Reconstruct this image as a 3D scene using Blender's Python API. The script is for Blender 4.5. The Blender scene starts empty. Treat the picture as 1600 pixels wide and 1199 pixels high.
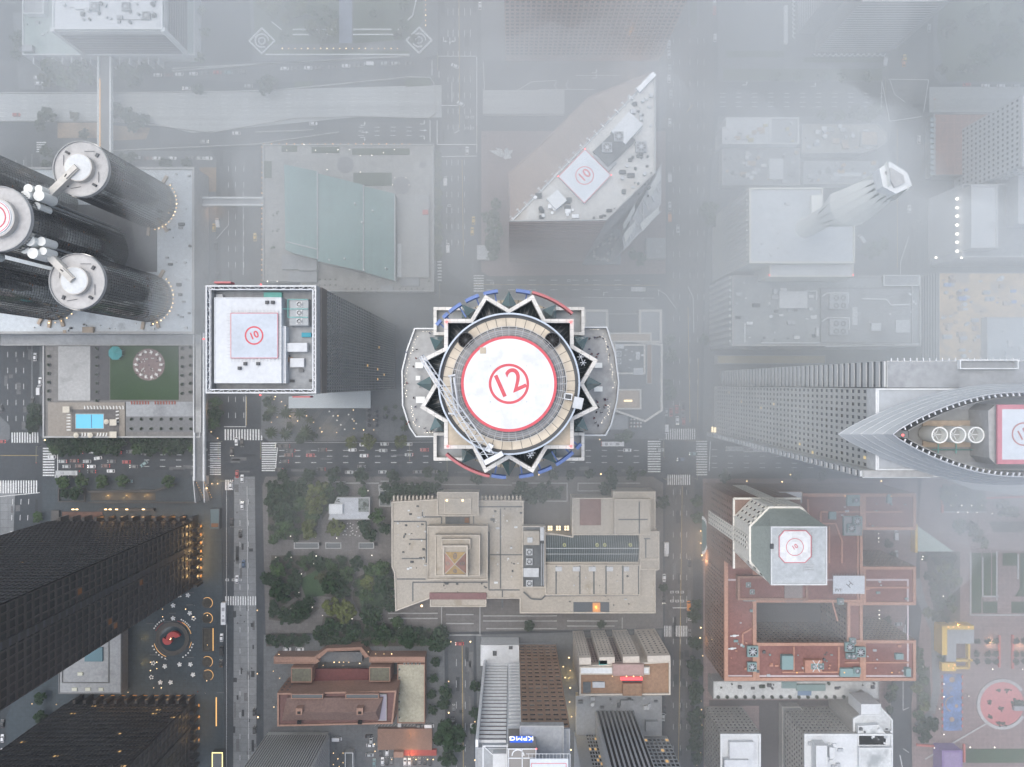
import bpy, bmesh, math, random
from mathutils import Vector, Matrix
R = math.radians
H, F = 468.0, 1300.0                      # camera height (m) and focal length (photo pixels)
SC = bpy.context.scene
# ---------------------------------------------------------------- camera, sky, sun, exposure
cd = bpy.data.cameras.new('camera'); cam = bpy.data.objects.new('camera', cd)
SC.collection.objects.link(cam); cam.location = (0, 0, H); cam.rotation_euler = (0, 0, 0)
cd.sensor_fit = 'HORIZONTAL'; cd.sensor_width = 36.0; cd.lens = 36.0 * F / 1600.0
cd.clip_start = 1.0; cd.clip_end = 6000.0
SC.camera = cam
w = bpy.data.worlds.new('World'); SC.world = w; w.use_nodes = True
nt = w.node_tree; bg = nt.nodes['Background']
sky = nt.nodes.new('ShaderNodeTexSky'); sky.sky_type = 'NISHITA'; sky.sun_disc = False
SUN_EL, SUN_ROT = R(74), R(-60)
sky.sun_elevation = SUN_EL; sky.sun_rotation = SUN_ROT
sky.air_density = 1.0; sky.dust_density = 4.5; sky.ozone_density = 0.9
nt.links.new(sky.outputs[0], bg.inputs[0]); bg.inputs[1].default_value = 0.15
sd = bpy.data.lights.new('sun', 'SUN'); sd.energy = 1.3; sd.angle = R(80); sd.color = (0.93, 1.0, 0.985)
sun = bpy.data.objects.new('sun', sd); SC.collection.objects.link(sun)
_d = Vector((math.sin(SUN_ROT) * math.cos(SUN_EL), math.cos(SUN_ROT) * math.cos(SUN_EL), math.sin(SUN_EL)))
sun.rotation_euler = _d.to_track_quat('Z', 'Y').to_euler(); sun.location = (0, 0, 600)
vs = SC.view_settings; vs.view_transform = 'Standard'; vs.look = 'None'; vs.gamma = 1.0; vs.use_curve_mapping = False
vs.exposure = 0.4
SC.render.engine = 'CYCLES'
SC.cycles.use_denoising = True
SC.cycles.max_bounces = 14; SC.cycles.diffuse_bounces = 3; SC.cycles.glossy_bounces = 3; SC.cycles.volume_bounces = 10
SC.cycles.transparent_max_bounces = 8; SC.cycles.sample_clamp_indirect = 3.0
COL = SC.collection
rng = random.Random(7)
HAZE, FOG, FOG_GAIN = 0.00010, 0.0052, 0.8

# ---------------------------------------------------------------- helpers
def P(px, py, z=0.0):
    s = (H - z) / F
    return ((px - 800.0) * s, (599.5 - py) * s)
def PZ(px, py, z=0.0):
    x, y = P(px, py, z); return (x, y, z)
def PP(pts, z=0.0):
    q = [P(a, b, z) for a, b in pts]
    if area(q) < 0: q.reverse()
    return q
def area(q):
    return sum(q[i][0] * q[(i + 1) % len(q)][1] - q[(i + 1) % len(q)][0] * q[i][1] for i in range(len(q))) / 2
def rect(x0, y0, x1, y1): return [(x0, y0), (x1, y0), (x1, y1), (x0, y1)]
def PR(x0, y0, x1, y1, z=0.0): return PP(rect(x0, y0, x1, y1), z)

def M(name, col, rough=0.85, big=(0.03, 0.16), fine=(0.9, 0.14), stain=None, spec=0.3, metal=0.0, emit=None, es=0.0, joint=None, streak=None):
    m = bpy.data.materials.new(name); m.use_nodes = True
    t = m.node_tree; b = t.nodes['Principled BSDF']
    b.inputs['Roughness'].default_value = rough; b.inputs['Metallic'].default_value = metal
    b.inputs['Specular IOR Level'].default_value = spec
    if emit:
        b.inputs['Base Color'].default_value = (*col, 1)
        b.inputs['Emission Color'].default_value = (*emit, 1); b.inputs['Emission Strength'].default_value = es
        return m
    geo = t.nodes.new('ShaderNodeNewGeometry'); cur = None
    def mul(fac_socket, lo, hi, prev, c2=None):
        mr = t.nodes.new('ShaderNodeMapRange'); mr.inputs[3].default_value = lo; mr.inputs[4].default_value = hi
        mr.inputs[1].default_value = 0.3; mr.inputs[2].default_value = 0.7
        t.links.new(fac_socket, mr.inputs[0])
        mx = t.nodes.new('ShaderNodeMix'); mx.data_type = 'RGBA'; mx.blend_type = 'MULTIPLY'; mx.inputs[0].default_value = 1.0
        if prev is None: mx.inputs[6].default_value = (*col, 1)
        else: t.links.new(prev, mx.inputs[6])
        t.links.new(mr.outputs[0], mx.inputs[7])
        return mx.outputs[2]
    def noise(scale, detail=4, vec=None):
        n = t.nodes.new('ShaderNodeTexNoise'); n.inputs['Scale'].default_value = scale; n.inputs['Detail'].default_value = detail
        t.links.new(vec or geo.outputs['Position'], n.inputs['Vector']); return n.outputs['Fac']
    if big: cur = mul(noise(big[0]), 1 - big[1], 1 + big[1], cur)
    if fine: cur = mul(noise(fine[0], 6), 1 - fine[1], 1 + fine[1], cur)
    if streak:
        mp = t.nodes.new('ShaderNodeMapping'); mp.inputs['Scale'].default_value = streak[:3]
        t.links.new(geo.outputs['Position'], mp.inputs['Vector'])
        cur = mul(noise(1.0, 3, mp.outputs[0]), 1 - streak[3], 1 + streak[3], cur)
    if joint:
        br = t.nodes.new('ShaderNodeTexBrick'); br.offset = joint[3] if len(joint) > 3 else 0.0
        br.inputs['Scale'].default_value = 1.0; br.inputs['Brick Width'].default_value = joint[0]; br.inputs['Row Height'].default_value = joint[0]
        br.inputs['Mortar Size'].default_value = joint[1]; br.inputs['Mortar Smooth'].default_value = 0.0; br.inputs['Bias'].default_value = 0.0
        br.inputs['Color1'].default_value = (1, 1, 1, 1); br.inputs['Color2'].default_value = (0.86, 0.86, 0.86, 1)
        br.inputs['Mortar'].default_value = (joint[2],) * 3 + (1,)
        t.links.new(geo.outputs['Position'], br.inputs['Vector'])
        mx = t.nodes.new('ShaderNodeMix'); mx.data_type = 'RGBA'; mx.blend_type = 'MULTIPLY'; mx.inputs[0].default_value = 1.0
        if cur is None: mx.inputs[6].default_value = (*col, 1)
        else: t.links.new(cur, mx.inputs[6])
        t.links.new(br.outputs['Color'], mx.inputs[7]); cur = mx.outputs[2]
    if stain:                                   # (scale, threshold, colour): patches of dirt with a shape of their own
        mr = t.nodes.new('ShaderNodeMapRange'); mr.inputs[1].default_value = stain[1]; mr.inputs[2].default_value = stain[1] + 0.12
        t.links.new(noise(stain[0], 7), mr.inputs[0])
        mx = t.nodes.new('ShaderNodeMix'); mx.data_type = 'RGBA'; mx.inputs[7].default_value = (*stain[2], 1)
        if cur is None: mx.inputs[6].default_value = (*col, 1)
        else: t.links.new(cur, mx.inputs[6])
        t.links.new(mr.outputs[0], mx.inputs[0]); cur = mx.outputs[2]
    if cur is None: b.inputs['Base Color'].default_value = (*col, 1)
    else: t.links.new(cur, b.inputs['Base Color'])
    return m

class MB:
    def __init__(s, mat=None):
        s.v = []; s.f = []; s.mi = []; s.mats = []; s.cur = 0; s.sm = False
        if mat: s.use(mat)
    def use(s, mat):
        if mat not in s.mats: s.mats.append(mat)
        s.cur = s.mats.index(mat); return s
    def face(s, pts):
        n = len(s.v); s.v += [tuple(p) for p in pts]; s.f.append(tuple(range(n, n + len(pts)))); s.mi.append(s.cur); return s
    def quads(s, vs, fs):
        n = len(s.v); s.v += [tuple(p) for p in vs]
        for f in fs: s.f.append(tuple(n + i for i in f)); s.mi.append(s.cur)
        return s
    def prism(s, poly, z0, z1, top=True, bottom=True, inset=0.0):
        n = len(poly)
        if area(poly) < 0: poly = poly[::-1]
        tp = offset(poly, -inset) if inset else poly
        vs = [(x, y, z0) for x, y in poly] + [(x, y, z1) for x, y in tp]
        fs = [(i, (i + 1) % n, n + (i + 1) % n, n + i) for i in range(n)]
        if top: fs.append(tuple(range(n, 2 * n)))
        if bottom: fs.append(tuple(range(n - 1, -1, -1)))
        return s.quads(vs, fs)
    def box(s, x0, y0, x1, y1, z0, z1):
        if x1 < x0: x0, x1 = x1, x0
        if y1 < y0: y0, y1 = y1, y0
        return s.prism([(x0, y0), (x1, y0), (x1, y1), (x0, y1)], z0, z1)
    def pbox(s, x0, y0, x1, y1, z1, z0): return s.prism(PR(x0, y0, x1, y1, z1), z0, z1)
    def obox(s, cx, cy, lx, ly, z0, z1, a=0.0):
        c, n = math.cos(a), math.sin(a)
        return s.prism([(cx + u * lx / 2 * c - v * ly / 2 * n, cy + u * lx / 2 * n + v * ly / 2 * c) for u, v in ((-1, -1), (1, -1), (1, 1), (-1, 1))], z0, z1)
    def cyl(s, x, y, r, z0, z1, n=16, r2=None, top=True):
        r2 = r if r2 is None else r2
        a = [2 * math.pi * i / n for i in range(n)]
        vs = [(x + r * math.cos(t), y + r * math.sin(t), z0) for t in a] + [(x + r2 * math.cos(t), y + r2 * math.sin(t), z1) for t in a]
        fs = [(i, (i + 1) % n, n + (i + 1) % n, n + i) for i in range(n)] + [tuple(range(n - 1, -1, -1))]
        if top: fs.append(tuple(range(n, 2 * n)))
        return s.quads(vs, fs)
    def ring(s, x, y, r0, r1, z0, z1, n=32, a0=0.0, a1=2 * math.pi, sx=1.0, sy=1.0):
        full = a1 - a0 > 6.28; k = n if full else n + 1
        A = [a0 + (a1 - a0) * i / n for i in range(k)]
        vs = []
        for t in A:
            c, q = math.cos(t) * sx, math.sin(t) * sy
            vs += [(x + r0 * c, y + r0 * q, z0), (x + r1 * c, y + r1 * q, z0), (x + r1 * c, y + r1 * q, z1), (x + r0 * c, y + r0 * q, z1)]
        fs = []
        for i in range(n):
            a, b = 4 * i, 4 * ((i + 1) % k)
            fs += [(a, b, b + 1, a + 1)[::1], (a + 1, b + 1, b + 2, a + 2), (a + 2, b + 2, b + 3, a + 3), (a + 3, b + 3, b, a)]
        if not full:
            e = 4 * n; fs += [(0, 1, 2, 3), (e + 3, e + 2, e + 1, e)]
        return s.quads(vs, fs)
    def tube(s, p, q, r, n=5):
        p, q = Vector(p), Vector(q); d = q - p
        if d.length < 1e-6: return s
        d.normalize(); u = d.orthogonal().normalized(); v = d.cross(u)
        vs = [tuple(o + r * (math.cos(2 * math.pi * i / n) * u + math.sin(2 * math.pi * i / n) * v)) for o in (p, q) for i in range(n)]
        fs = [(i, (i + 1) % n, n + (i + 1) % n, n + i) for i in range(n)] + [tuple(range(n - 1, -1, -1)), tuple(range(n, 2 * n))]
        return s.quads(vs, fs)
    def bar(s, p, q, wd, z0, z1):               # level bar between two plan points
        dx, dy = q[0] - p[0], q[1] - p[1]
        return s.obox((p[0] + q[0]) / 2, (p[1] + q[1]) / 2, math.hypot(dx, dy), wd, z0, z1, math.atan2(dy, dx))
    def sphere(s, x, y, z, r, n=8, m=5, sz=1.0):
        vs = [(x, y, z - r * sz)]
        for j in range(1, m):
            t = math.pi * j / m
            vs += [(x + r * math.sin(t) * math.cos(2 * math.pi * i / n), y + r * math.sin(t) * math.sin(2 * math.pi * i / n), z - r * sz * math.cos(t)) for i in range(n)]
        vs.append((x, y, z + r * sz)); k = len(vs) - 1; fs = []
        for i in range(n):
            fs.append((0, 1 + (i + 1) % n, 1 + i)); fs.append((k, k - n + i, k - n + (i + 1) % n))
            for j in range(m - 2):
                a, b = 1 + j * n + i, 1 + j * n + (i + 1) % n
                fs.append((a, b, b + n, a + n))
        return s.quads(vs, fs)
    def outline(s, poly, wd, z0, z1):           # a ring of bars just inside a polygon (parapet, border)
        if area(poly) < 0: poly = poly[::-1]
        q = offset(poly, -wd); n = len(poly)
        vs = [(x, y, z0) for x, y in poly] + [(x, y, z0) for x, y in q] + [(x, y, z1) for x, y in poly] + [(x, y, z1) for x, y in q]
        fs = []
        for i in range(n):
            j = (i + 1) % n
            fs += [(i, j, 2 * n + j, 2 * n + i), (n + j, n + i, 3 * n + i, 3 * n + j), (2 * n + i, 2 * n + j, 3 * n + j, 3 * n + i), (j, i, n + i, n + j)]
        return s.quads(vs, fs)
    def mesh(s, name):
        me = bpy.data.meshes.new(name); me.from_pydata(s.v, [], s.f)
        for m in s.mats: me.materials.append(m)
        if len(s.mats) > 1: me.polygons.foreach_set('material_index', s.mi)
        if s.sm: me.polygons.foreach_set('use_smooth', [True] * len(me.polygons))
        me.update(); return me
    def build(s, name, parent=None, **k):
        if not s.f: return None
        return O(name, s.mesh(name), parent, **k)

def offset(poly, d):                            # grow (d > 0) or shrink a CCW polygon by mitred offset
    n = len(poly); out = []
    for i in range(n):
        p0, p1, p2 = Vector(poly[i - 1]), Vector(poly[i]), Vector(poly[(i + 1) % n])
        a = (p1 - p0).normalized(); b = (p2 - p1).normalized()
        na, nb = Vector((a.y, -a.x)), Vector((b.y, -b.x))
        m = na + nb; L = m.dot(na)
        q = p1 + m * (d / L if abs(L) > 0.2 else d)
        out.append((q.x, q.y))
    return out

def wloc(o):
    l = Vector((0, 0, 0))
    while o is not None: l = l + o.location; o = o.parent
    return l
def O(name, data, parent=None, label=None, cat=None, group=None, kind=None, loc=None, rz=0.0):
    o = bpy.data.objects.new(name, data); COL.objects.link(o)
    if parent is not None:
        o.parent = parent
        if loc is None:
            o.location = -wloc(parent)
        else: o.location = loc
    elif loc is not None: o.location = loc
    if rz: o.rotation_euler = (0, 0, rz)
    if label: o['label'] = label
    if cat: o['category'] = cat
    if group: o['group'] = group
    if kind: o['kind'] = kind
    return o
def thing(name, label, cat, loc=(0, 0, 0), rz=0.0, group=None):
    return O(name, None, None, label, cat, group, None, loc, rz)
def struct(mb, name, kind='structure', label=None): return mb.build(name, None, kind=kind, label=label)

REG = {}
def reg(o, base, anchor, apx, cat, group):      # a member of a repeat: its label is finished once all members are known
    o['category'] = cat; o['group'] = group
    REG.setdefault((base, anchor), []).append((o, P(*apx)))
def ordinal(n):
    a = 'first second third fourth fifth sixth seventh eighth ninth tenth eleventh twelfth thirteenth fourteenth fifteenth sixteenth seventeenth eighteenth nineteenth'.split()
    if n <= 19: return a[n - 1]
    t, u = divmod(n, 10)
    w = ' . twenty thirty forty fifty sixty seventy eighty ninety'.split()
    if n >= 100: return 'hundred-' + ('th' if n == 100 else ordinal(n - 100))
    te = {2: 'twenty', 3: 'thirty', 4: 'forty', 5: 'fifty', 6: 'sixty', 7: 'seventy', 8: 'eighty', 9: 'ninety'}[t]
    return te[:-1] + 'ieth' if u == 0 else te + '-' + a[u - 1]
def finish_labels():
    for (base, anchor), L in REG.items():
        L.sort(key=lambda e: (e[0].location.x - e[1][0]) ** 2 + (e[0].location.y - e[1][1]) ** 2)
        for i, (o, _) in enumerate(L):
            o['label'] = base + ' ' + ('nearest' if i == 0 else ordinal(i + 1) + ' nearest') + ' to the ' + anchor if len(L) > 1 else base + ' near the ' + anchor

def text_mesh(txt, size, mat, thick=0.0, bold=0.0):
    c = bpy.data.curves.new('lettering', 'FONT'); c.body = txt; c.size = size; c.align_x = 'CENTER'; c.align_y = 'CENTER'
    c.extrude = thick; c.offset = bold; c.resolution_u = 6
    o = bpy.data.objects.new('lettering', c)
    me = bpy.data.meshes.new_from_object(o); me.materials.clear(); me.materials.append(mat)
    bpy.data.objects.remove(o); bpy.data.curves.remove(c)
    return me
def paint_text(txt, size, mat, parent, loc, rz, name='number', bold=0.0):
    o = O(name, text_mesh(txt, size, mat, 0.0, bold), parent, loc=Vector(loc) - wloc(parent), rz=rz)
    return o

# ---------------------------------------------------------------- facades and buildings
def uv_box(mb, A, d, n, u0, u1, v0, v1, z0, z1):
    q = [(A[0] + d[0] * u + n[0] * v, A[1] + d[1] * u + n[1] * v) for u, v in ((u0, v0), (u1, v0), (u1, v1), (u0, v1))]
    mb.prism(q, z0, z1)
def wall_axes(A, B):
    dx, dy = B[0] - A[0], B[1] - A[1]; L = math.hypot(dx, dy); d = (dx / L, dy / L)
    return L, d, (d[1], -d[0])
def facade(par, A, B, z0, z1, nc, nr, wf, hf, frame, glass, lit=None, plit=0.0, depth=0.35, keep=100, seed=1, name='window', cols=None, blinds=True):
    blind = bpy.data.materials.get('drawn_blind') or M('drawn_blind', (.13, .13, .125), .6, None, None); blinds = blinds and name == 'window'
    # piers and spandrels as one frame, and a pane for every opening; the top panes are parts of their own
    r = random.Random(seed); L, d, n = wall_axes(A, B); cw, rh = L / nc, (z1 - z0) / nr
    fr = MB(frame); pw, sh = cw * (1 - wf), rh * (1 - hf)
    cs = list(cols) if cols is not None else list(range(nc))
    for i in range(nc + 1):
        u = i * cw; uv_box(fr, A, d, n, max(0, u - pw / 2), min(L, u + pw / 2), 0, depth, z0, z1)
    if cols is not None:
        for i in range(nc):
            if i not in cs: uv_box(fr, A, d, n, i * cw, (i + 1) * cw, 0, depth - 0.03, z0, z1)
    for j in range(nr + 1):
        z = z0 + j * rh; uv_box(fr, A, d, n, 0, L, 0, depth - 0.07, max(z0, z - sh / 2), min(z1, z + sh / 2))
    fr.build('facade_frame', par)
    a = math.atan2(d[1], d[0]); ww, wh = cw - pw, rh - sh; meshes = {}
    rest = MB(glass); k = 0; pl = par.location
    for j in range(nr - 1, -1, -1):
        for i in cs:
            q_ = r.random(); g = lit if lit and q_ < plit else blind if q_ > .9 and blinds else glass
            u, z = (i + 0.5) * cw, z0 + (j + 0.5) * rh
            if k < keep:
                if g.name not in meshes:
                    mb = MB(g); mb.box(-ww / 2, -0.06, ww / 2, 0.02, -wh / 2, wh / 2); meshes[g.name] = mb.mesh(name)
                c = (A[0] + d[0] * u + n[0] * 0.06 - pl.x, A[1] + d[1] * u + n[1] * 0.06 - pl.y, z - pl.z)
                O(name, meshes[g.name], par, loc=c, rz=a)
            else:
                rest.use(g); uv_box(rest, A, d, n, u - ww / 2, u + ww / 2, 0.04, 0.12, z - wh / 2, z + wh / 2)
            k += 1
    rest.build(name + 's', par, kind='stuff')
def bands(par, A, B, z0, z1, nr, hf, spandrel, glass, lit=None, plit=0.0, depth=0.3, seed=2, mull=0, mm=None):
    # ribbon windows: one glass band a storey between projecting spandrels
    r = random.Random(seed); L, d, n = wall_axes(A, B); rh = (z1 - z0) / nr; sh = rh * (1 - hf)
    sp = MB(spandrel)
    for j in range(nr + 1):
        z = z0 + j * rh; uv_box(sp, A, d, n, 0, L, 0, depth, max(z0, z - sh / 2), min(z1, z + sh / 2))
    uv_box(sp, A, d, n, 0, .1, 0, depth - .02, z0, z1); uv_box(sp, A, d, n, L - .1, L, 0, depth - .02, z0, z1)
    if mull:
        sp.use(mm or spandrel)
        for i in range(mull + 1): uv_box(sp, A, d, n, max(0, i * L / mull - 0.12), min(L, i * L / mull + 0.12), 0, depth + 0.12, z0, z1)
    sp.build('spandrels', par)
    for j in range(nr):
        g = MB(glass); z = z0 + (j + 0.5) * rh
        uv_box(g, A, d, n, 0.02, L - 0.02, 0.01, 0.1, z - rh * hf / 2, z + rh * hf / 2)
        if lit:
            g.use(lit); k = max(2, int(L / 3))
            for i in range(k):
                if r.random() < plit: uv_box(g, A, d, n, i * L / k + 0.3, (i + 1) * L / k - 0.3, 0.1, 0.13, z - rh * hf / 2.4, z + rh * hf / 2.4)
        g.build('window_band', par)
def building(name, label, poly, z1, wall, roof, par_h=1.0, par_w=0.5, base=0.0, par_mat=None, cat='building'):
    if area(poly) < 0: poly = poly[::-1]
    cx = sum(p[0] for p in poly) / len(poly); cy = sum(p[1] for p in poly) / len(poly)
    b = thing(name, label, cat, (cx, cy, base))
    block(b, poly, z1, wall, roof, par_h, par_w, base, par_mat)
    return b
def block(b, poly, z1, wall, roof, par_h=1.0, par_w=0.5, base=0.0, par_mat=None, wname='wall'):
    if area(poly) < 0: poly = poly[::-1]
    MB(wall).prism(poly, base, z1 - 0.02, top=True).build(wname, b)
    rf = MB(roof).prism(offset(poly, -par_w * 0.98), z1 - 0.02, z1 + 0.03, bottom=False).build('roof', b)
    if par_h: MB(par_mat or wall).outline(poly, par_w, z1 - 0.02, z1 + par_h).build('parapet', b)
    return rf
# ---------------------------------------------------------------- materials
asphalt = M('asphalt', (0.037, 0.044, 0.051), 0.9, (0.02, 0.15), (0.5, 0.16), stain=(0.09, 0.62, (0.035, 0.038, 0.042)))
asphalt_old = M('old_asphalt', (0.075, 0.081, 0.087), 0.9, (0.02, 0.14), (0.6, 0.14), streak=(0.02, 0.25, 1, 0.10), stain=(0.06, 0.6, (0.06, 0.064, 0.07)))
asphalt_grand = M('grand_asphalt', (0.072, 0.07, 0.07), 0.9, (0.02, 0.14), (0.6, 0.14), streak=(0.35, 0.012, 1, 0.16), stain=(0.06, 0.62, (0.06, 0.06, 0.063)))
concrete_road = M('concrete_road', (0.19, 0.2, 0.208), 0.9, (0.02, 0.12), (0.5, 0.12), joint=(4.5, 0.09, 0.62), stain=(0.05, 0.6, (0.13, 0.14, 0.145)))
expressway = M('expressway_concrete', (0.36, 0.375, 0.375), 0.9, (0.015, 0.1), (0.5, 0.08), streak=(0.006, 0.5, 1, 0.12))
pavement = M('pavement', (0.118, 0.127, 0.135), 0.9, (0.03, 0.14), (0.6, 0.14), joint=(3.0, 0.06, 0.7), stain=(0.07, 0.62, (0.12, 0.12, 0.125)))
pave_dark = M('slate_pavement', (0.036, 0.05, 0.06), 0.7, (0.03, 0.15), (0.6, 0.15), joint=(2.4, 0.07, 0.7))
pave_warm = M('warm_pavement', (0.135, 0.128, 0.125), 0.9, (0.03, 0.15), (0.6, 0.15), joint=(2.2, 0.07, 0.75), stain=(0.07, 0.6, (0.13, 0.12, 0.115)))
pave_pink = M('pink_paving', (0.215, 0.16, 0.155), 0.9, (0.03, 0.12), (0.7, 0.14), joint=(2.8, 0.1, 1.25))
white_paint = M('white_road_paint', (0.62, 0.63, 0.63), 0.8, (0.05, 0.12), (1.6, 0.3))
yellow_paint = M('yellow_road_paint', (0.5, 0.36, 0.12), 0.8, None, (1.6, 0.25))
soil = M('planting_soil', (0.06, 0.055, 0.045), 1.0, (0.1, 0.3), (1.0, 0.3))
lawn = M('lawn', (0.03, 0.062, 0.024), 1.0, (0.05, 0.16), (1.5, 0.22))
rough_grass = M('rough_grass', (0.055, 0.075, 0.04), 1.0, (0.08, 0.25), (1.2, 0.3))
earth = M('bare_earth', (0.25, 0.17, 0.1), 1.0, (0.1, 0.25), (1.0, 0.25))
conc = M('concrete', (0.36, 0.365, 0.365), 0.85, (0.04, 0.12), (0.7, 0.12), stain=(0.06, 0.6, (0.22, 0.22, 0.22)))
conc_white = M('white_concrete', (0.6, 0.62, 0.63), 0.8, (0.04, 0.1), (0.7, 0.08), stain=(0.05, 0.62, (0.42, 0.44, 0.45)))
conc_dark = M('dark_concrete', (0.17, 0.175, 0.18), 0.85, (0.04, 0.14), (0.7, 0.12))
roof_white = M('white_roof_membrane', (0.56, 0.58, 0.6), 0.7, (0.06, 0.08), (0.7, 0.06), stain=(0.07, 0.6, (0.46, 0.48, 0.5)))
roof_grey = M('grey_roof', (0.3, 0.315, 0.33), 0.85, (0.05, 0.14), (0.6, 0.12), stain=(0.06, 0.58, (0.2, 0.21, 0.22)))
roof_dark = M('dark_roof', (0.11, 0.12, 0.125), 0.85, (0.05, 0.16), (0.6, 0.15), stain=(0.06, 0.6, (0.18, 0.185, 0.19)))
roof_tan = M('tan_roof', (0.44, 0.36, 0.28), 0.9, (0.05, 0.14), (0.6, 0.12), stain=(0.07, 0.58, (0.3, 0.25, 0.2)))
roof_beige = M('beige_roof', (0.38, 0.35, 0.305), 0.9, (0.06, 0.1), (0.8, 0.1), stain=(0.09, 0.62, (0.3, 0.265, 0.21)))
roof_red = M('red_roof', (0.21, 0.105, 0.092), 0.9, (0.05, 0.14), (0.7, 0.14), stain=(0.09, 0.6, (0.2, 0.095, 0.075)))
roof_brown = M('brown_roof', (0.26, 0.17, 0.115), 0.9, (0.05, 0.14), (0.7, 0.14))
copper = M('green_metal_roof', (0.17, 0.27, 0.265), 0.6, (0.03, 0.1), (0.4, 0.08), streak=(1.2, 0.01, 1, 0.07))
copper_lt = M('pale_green_roof', (0.4, 0.48, 0.44), 0.7, (0.04, 0.1), (0.6, 0.08))
teal_glass = M('teal_glass', (0.09, 0.17, 0.175), 0.25, None, None, spec=0.6)
glass_dark = M('dark_glass', (0.022, 0.026, 0.03), 0.12, None, None, spec=0.6)
glass_grey = M('grey_glass', (0.05, 0.055, 0.06), 0.15, None, None, spec=0.5)
glass_black = M('black_window', (0.012, 0.013, 0.014), 0.3, None, None, spec=0.4)
mirror = M('mirror_glass', (0.16, 0.17, 0.17), 0.06, None, None, spec=0.8, metal=0.75)
bronze_mirror = M('bronze_mirror_glass', (0.3, 0.31, 0.31), 0.06, (0.06, 0.35), (0.35, 0.25), spec=0.8, metal=0.85)
granite_black = M('black_granite', (0.035, 0.032, 0.03), 0.45, (0.05, 0.15), (0.6, 0.15), spec=0.4)
granite_brown = M('brown_granite', (0.34, 0.275, 0.26), 0.6, (0.04, 0.1), (0.7, 0.1))
granite_pink = M('pink_granite', (0.34, 0.25, 0.225), 0.6, (0.04, 0.08), (0.7, 0.08))
stone_grey = M('grey_stone', (0.42, 0.43, 0.43), 0.7, (0.05, 0.08), (0.7, 0.08))
stone_cream = M('cream_stone', (0.48, 0.44, 0.385), 0.8, (0.05, 0.1), (0.8, 0.1), stain=(0.07, 0.62, (0.4, 0.36, 0.3)))
brick_brown = M('brown_brick', (0.25, 0.165, 0.13), 0.9, (0.05, 0.12), (0.9, 0.15))
brick_red = M('red_brick', (0.34, 0.16, 0.11), 0.9, (0.05, 0.12), (0.9, 0.15))
terracotta = M('terracotta', (0.28, 0.175, 0.135), 0.85, (0.06, 0.12), (0.9, 0.14))
tan_panel = M('tan_panel', (0.47, 0.41, 0.32), 0.8, (0.08, 0.14), (0.6, 0.12), stain=(0.12, 0.6, (0.33, 0.28, 0.2)))
star_stone = M('pale_star_stone', (0.68, 0.66, 0.62), 0.75, (0.08, 0.08), (0.8, 0.08), joint=(1.6, 0.07, 0.72))
steel = M('steel', (0.42, 0.44, 0.46), 0.5, None, (0.5, 0.1), metal=0.3)
steel_white = M('white_steel', (0.68, 0.7, 0.72), 0.55, None, (0.6, 0.08))
steel_dark = M('dark_steel', (0.08, 0.085, 0.09), 0.6, None, (0.6, 0.12))
black_hole = M('dark_vent_void', (0.01, 0.01, 0.01), 0.9, None, None)
turquoise = M('turquoise_pipe', (0.16, 0.45, 0.41), 0.6, None, (0.6, 0.1))
pad_white = M('helipad_white', (0.69, 0.705, 0.72), 0.6, (0.2, 0.05), (0.8, 0.04), stain=(0.3, 0.57, (0.56, 0.57, 0.585)), joint=(2.3, 0.02, .93))
pad_grey = M('helipad_grey', (0.46, 0.5, 0.55), 0.7, (0.1, 0.06), (0.8, 0.05))
pad_pale = M('helipad_pale', (0.56, 0.6, 0.64), 0.7, (0.1, 0.05), (0.8, 0.05))
pad_red = M('helipad_red', (0.55, 0.09, 0.11), 0.6, None, (0.8, 0.08))
red_paint = M('red_panel', (0.45, 0.15, 0.16), 0.5, None, (0.6, 0.1))
blue_paint = M('blue_panel', (0.13, 0.2, 0.43), 0.5, None, (0.6, 0.1))
yellow_wall = M('yellow_stucco', (0.62, 0.42, 0.08), 0.8, (0.1, 0.1), (0.8, 0.1))
purple = M('purple_stucco', (0.2, 0.13, 0.3), 0.8, (0.1, 0.1), (0.8, 0.1))
blue_mosaic = M('blue_mosaic_floor', (0.1, 0.17, 0.34), 0.8, (0.15, 0.35), (0.9, 0.3), stain=(0.12, 0.6, (0.25, 0.2, 0.2)))
sail_white = M('white_canopy', (0.74, 0.75, 0.72), 0.6, (0.08, 0.05), None)
bark = M('bark', (0.07, 0.055, 0.042), 1.0, None, (1.2, 0.2))
def emat(name, col, s): return M(name, tuple(c * 0.12 for c in col), 0.5, emit=col, es=s)
e_warm = emat('warm_lamp', (1.0, 0.68, 0.34), 3.6)
e_white = emat('white_lamp', (1.0, 0.92, 0.8), 3.0)
e_amber = emat('amber_lamp', (1.0, 0.55, 0.18), 1.0)
e_win = emat('lit_window', (1.0, 0.62, 0.25), 0.55)
e_winhot = emat('bright_window', (1.0, 0.8, 0.5), 1.6)
e_windim = emat('dim_lit_window', (0.85, 0.36, 0.13), 0.06)
e_red = emat('red_lamp', (1.0, 0.1, 0.1), 3.0)
e_tail = emat('tail_lamp', (1.0, 0.06, 0.05), 1.6)
e_head = emat('head_lamp', (1.0, 0.93, 0.8), 2.5)
e_blue = emat('blue_lit_sign', (0.03, 0.14, 0.8), 0.9)
e_letters = emat('white_lit_letters', (1.0, 1.0, 1.0), 1.1)
e_pool = M('pool_water', (0.05, 0.36, 0.52), 0.08, (0.1, 0.1), None, spec=0.5, emit=(0.05, 0.5, 0.75), es=0.22)  # lit look put into the water itself as a cyan emission
water = M('basin_water', (0.02, 0.035, 0.045), 0.06, (0.2, 0.2), None, spec=0.5)

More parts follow.
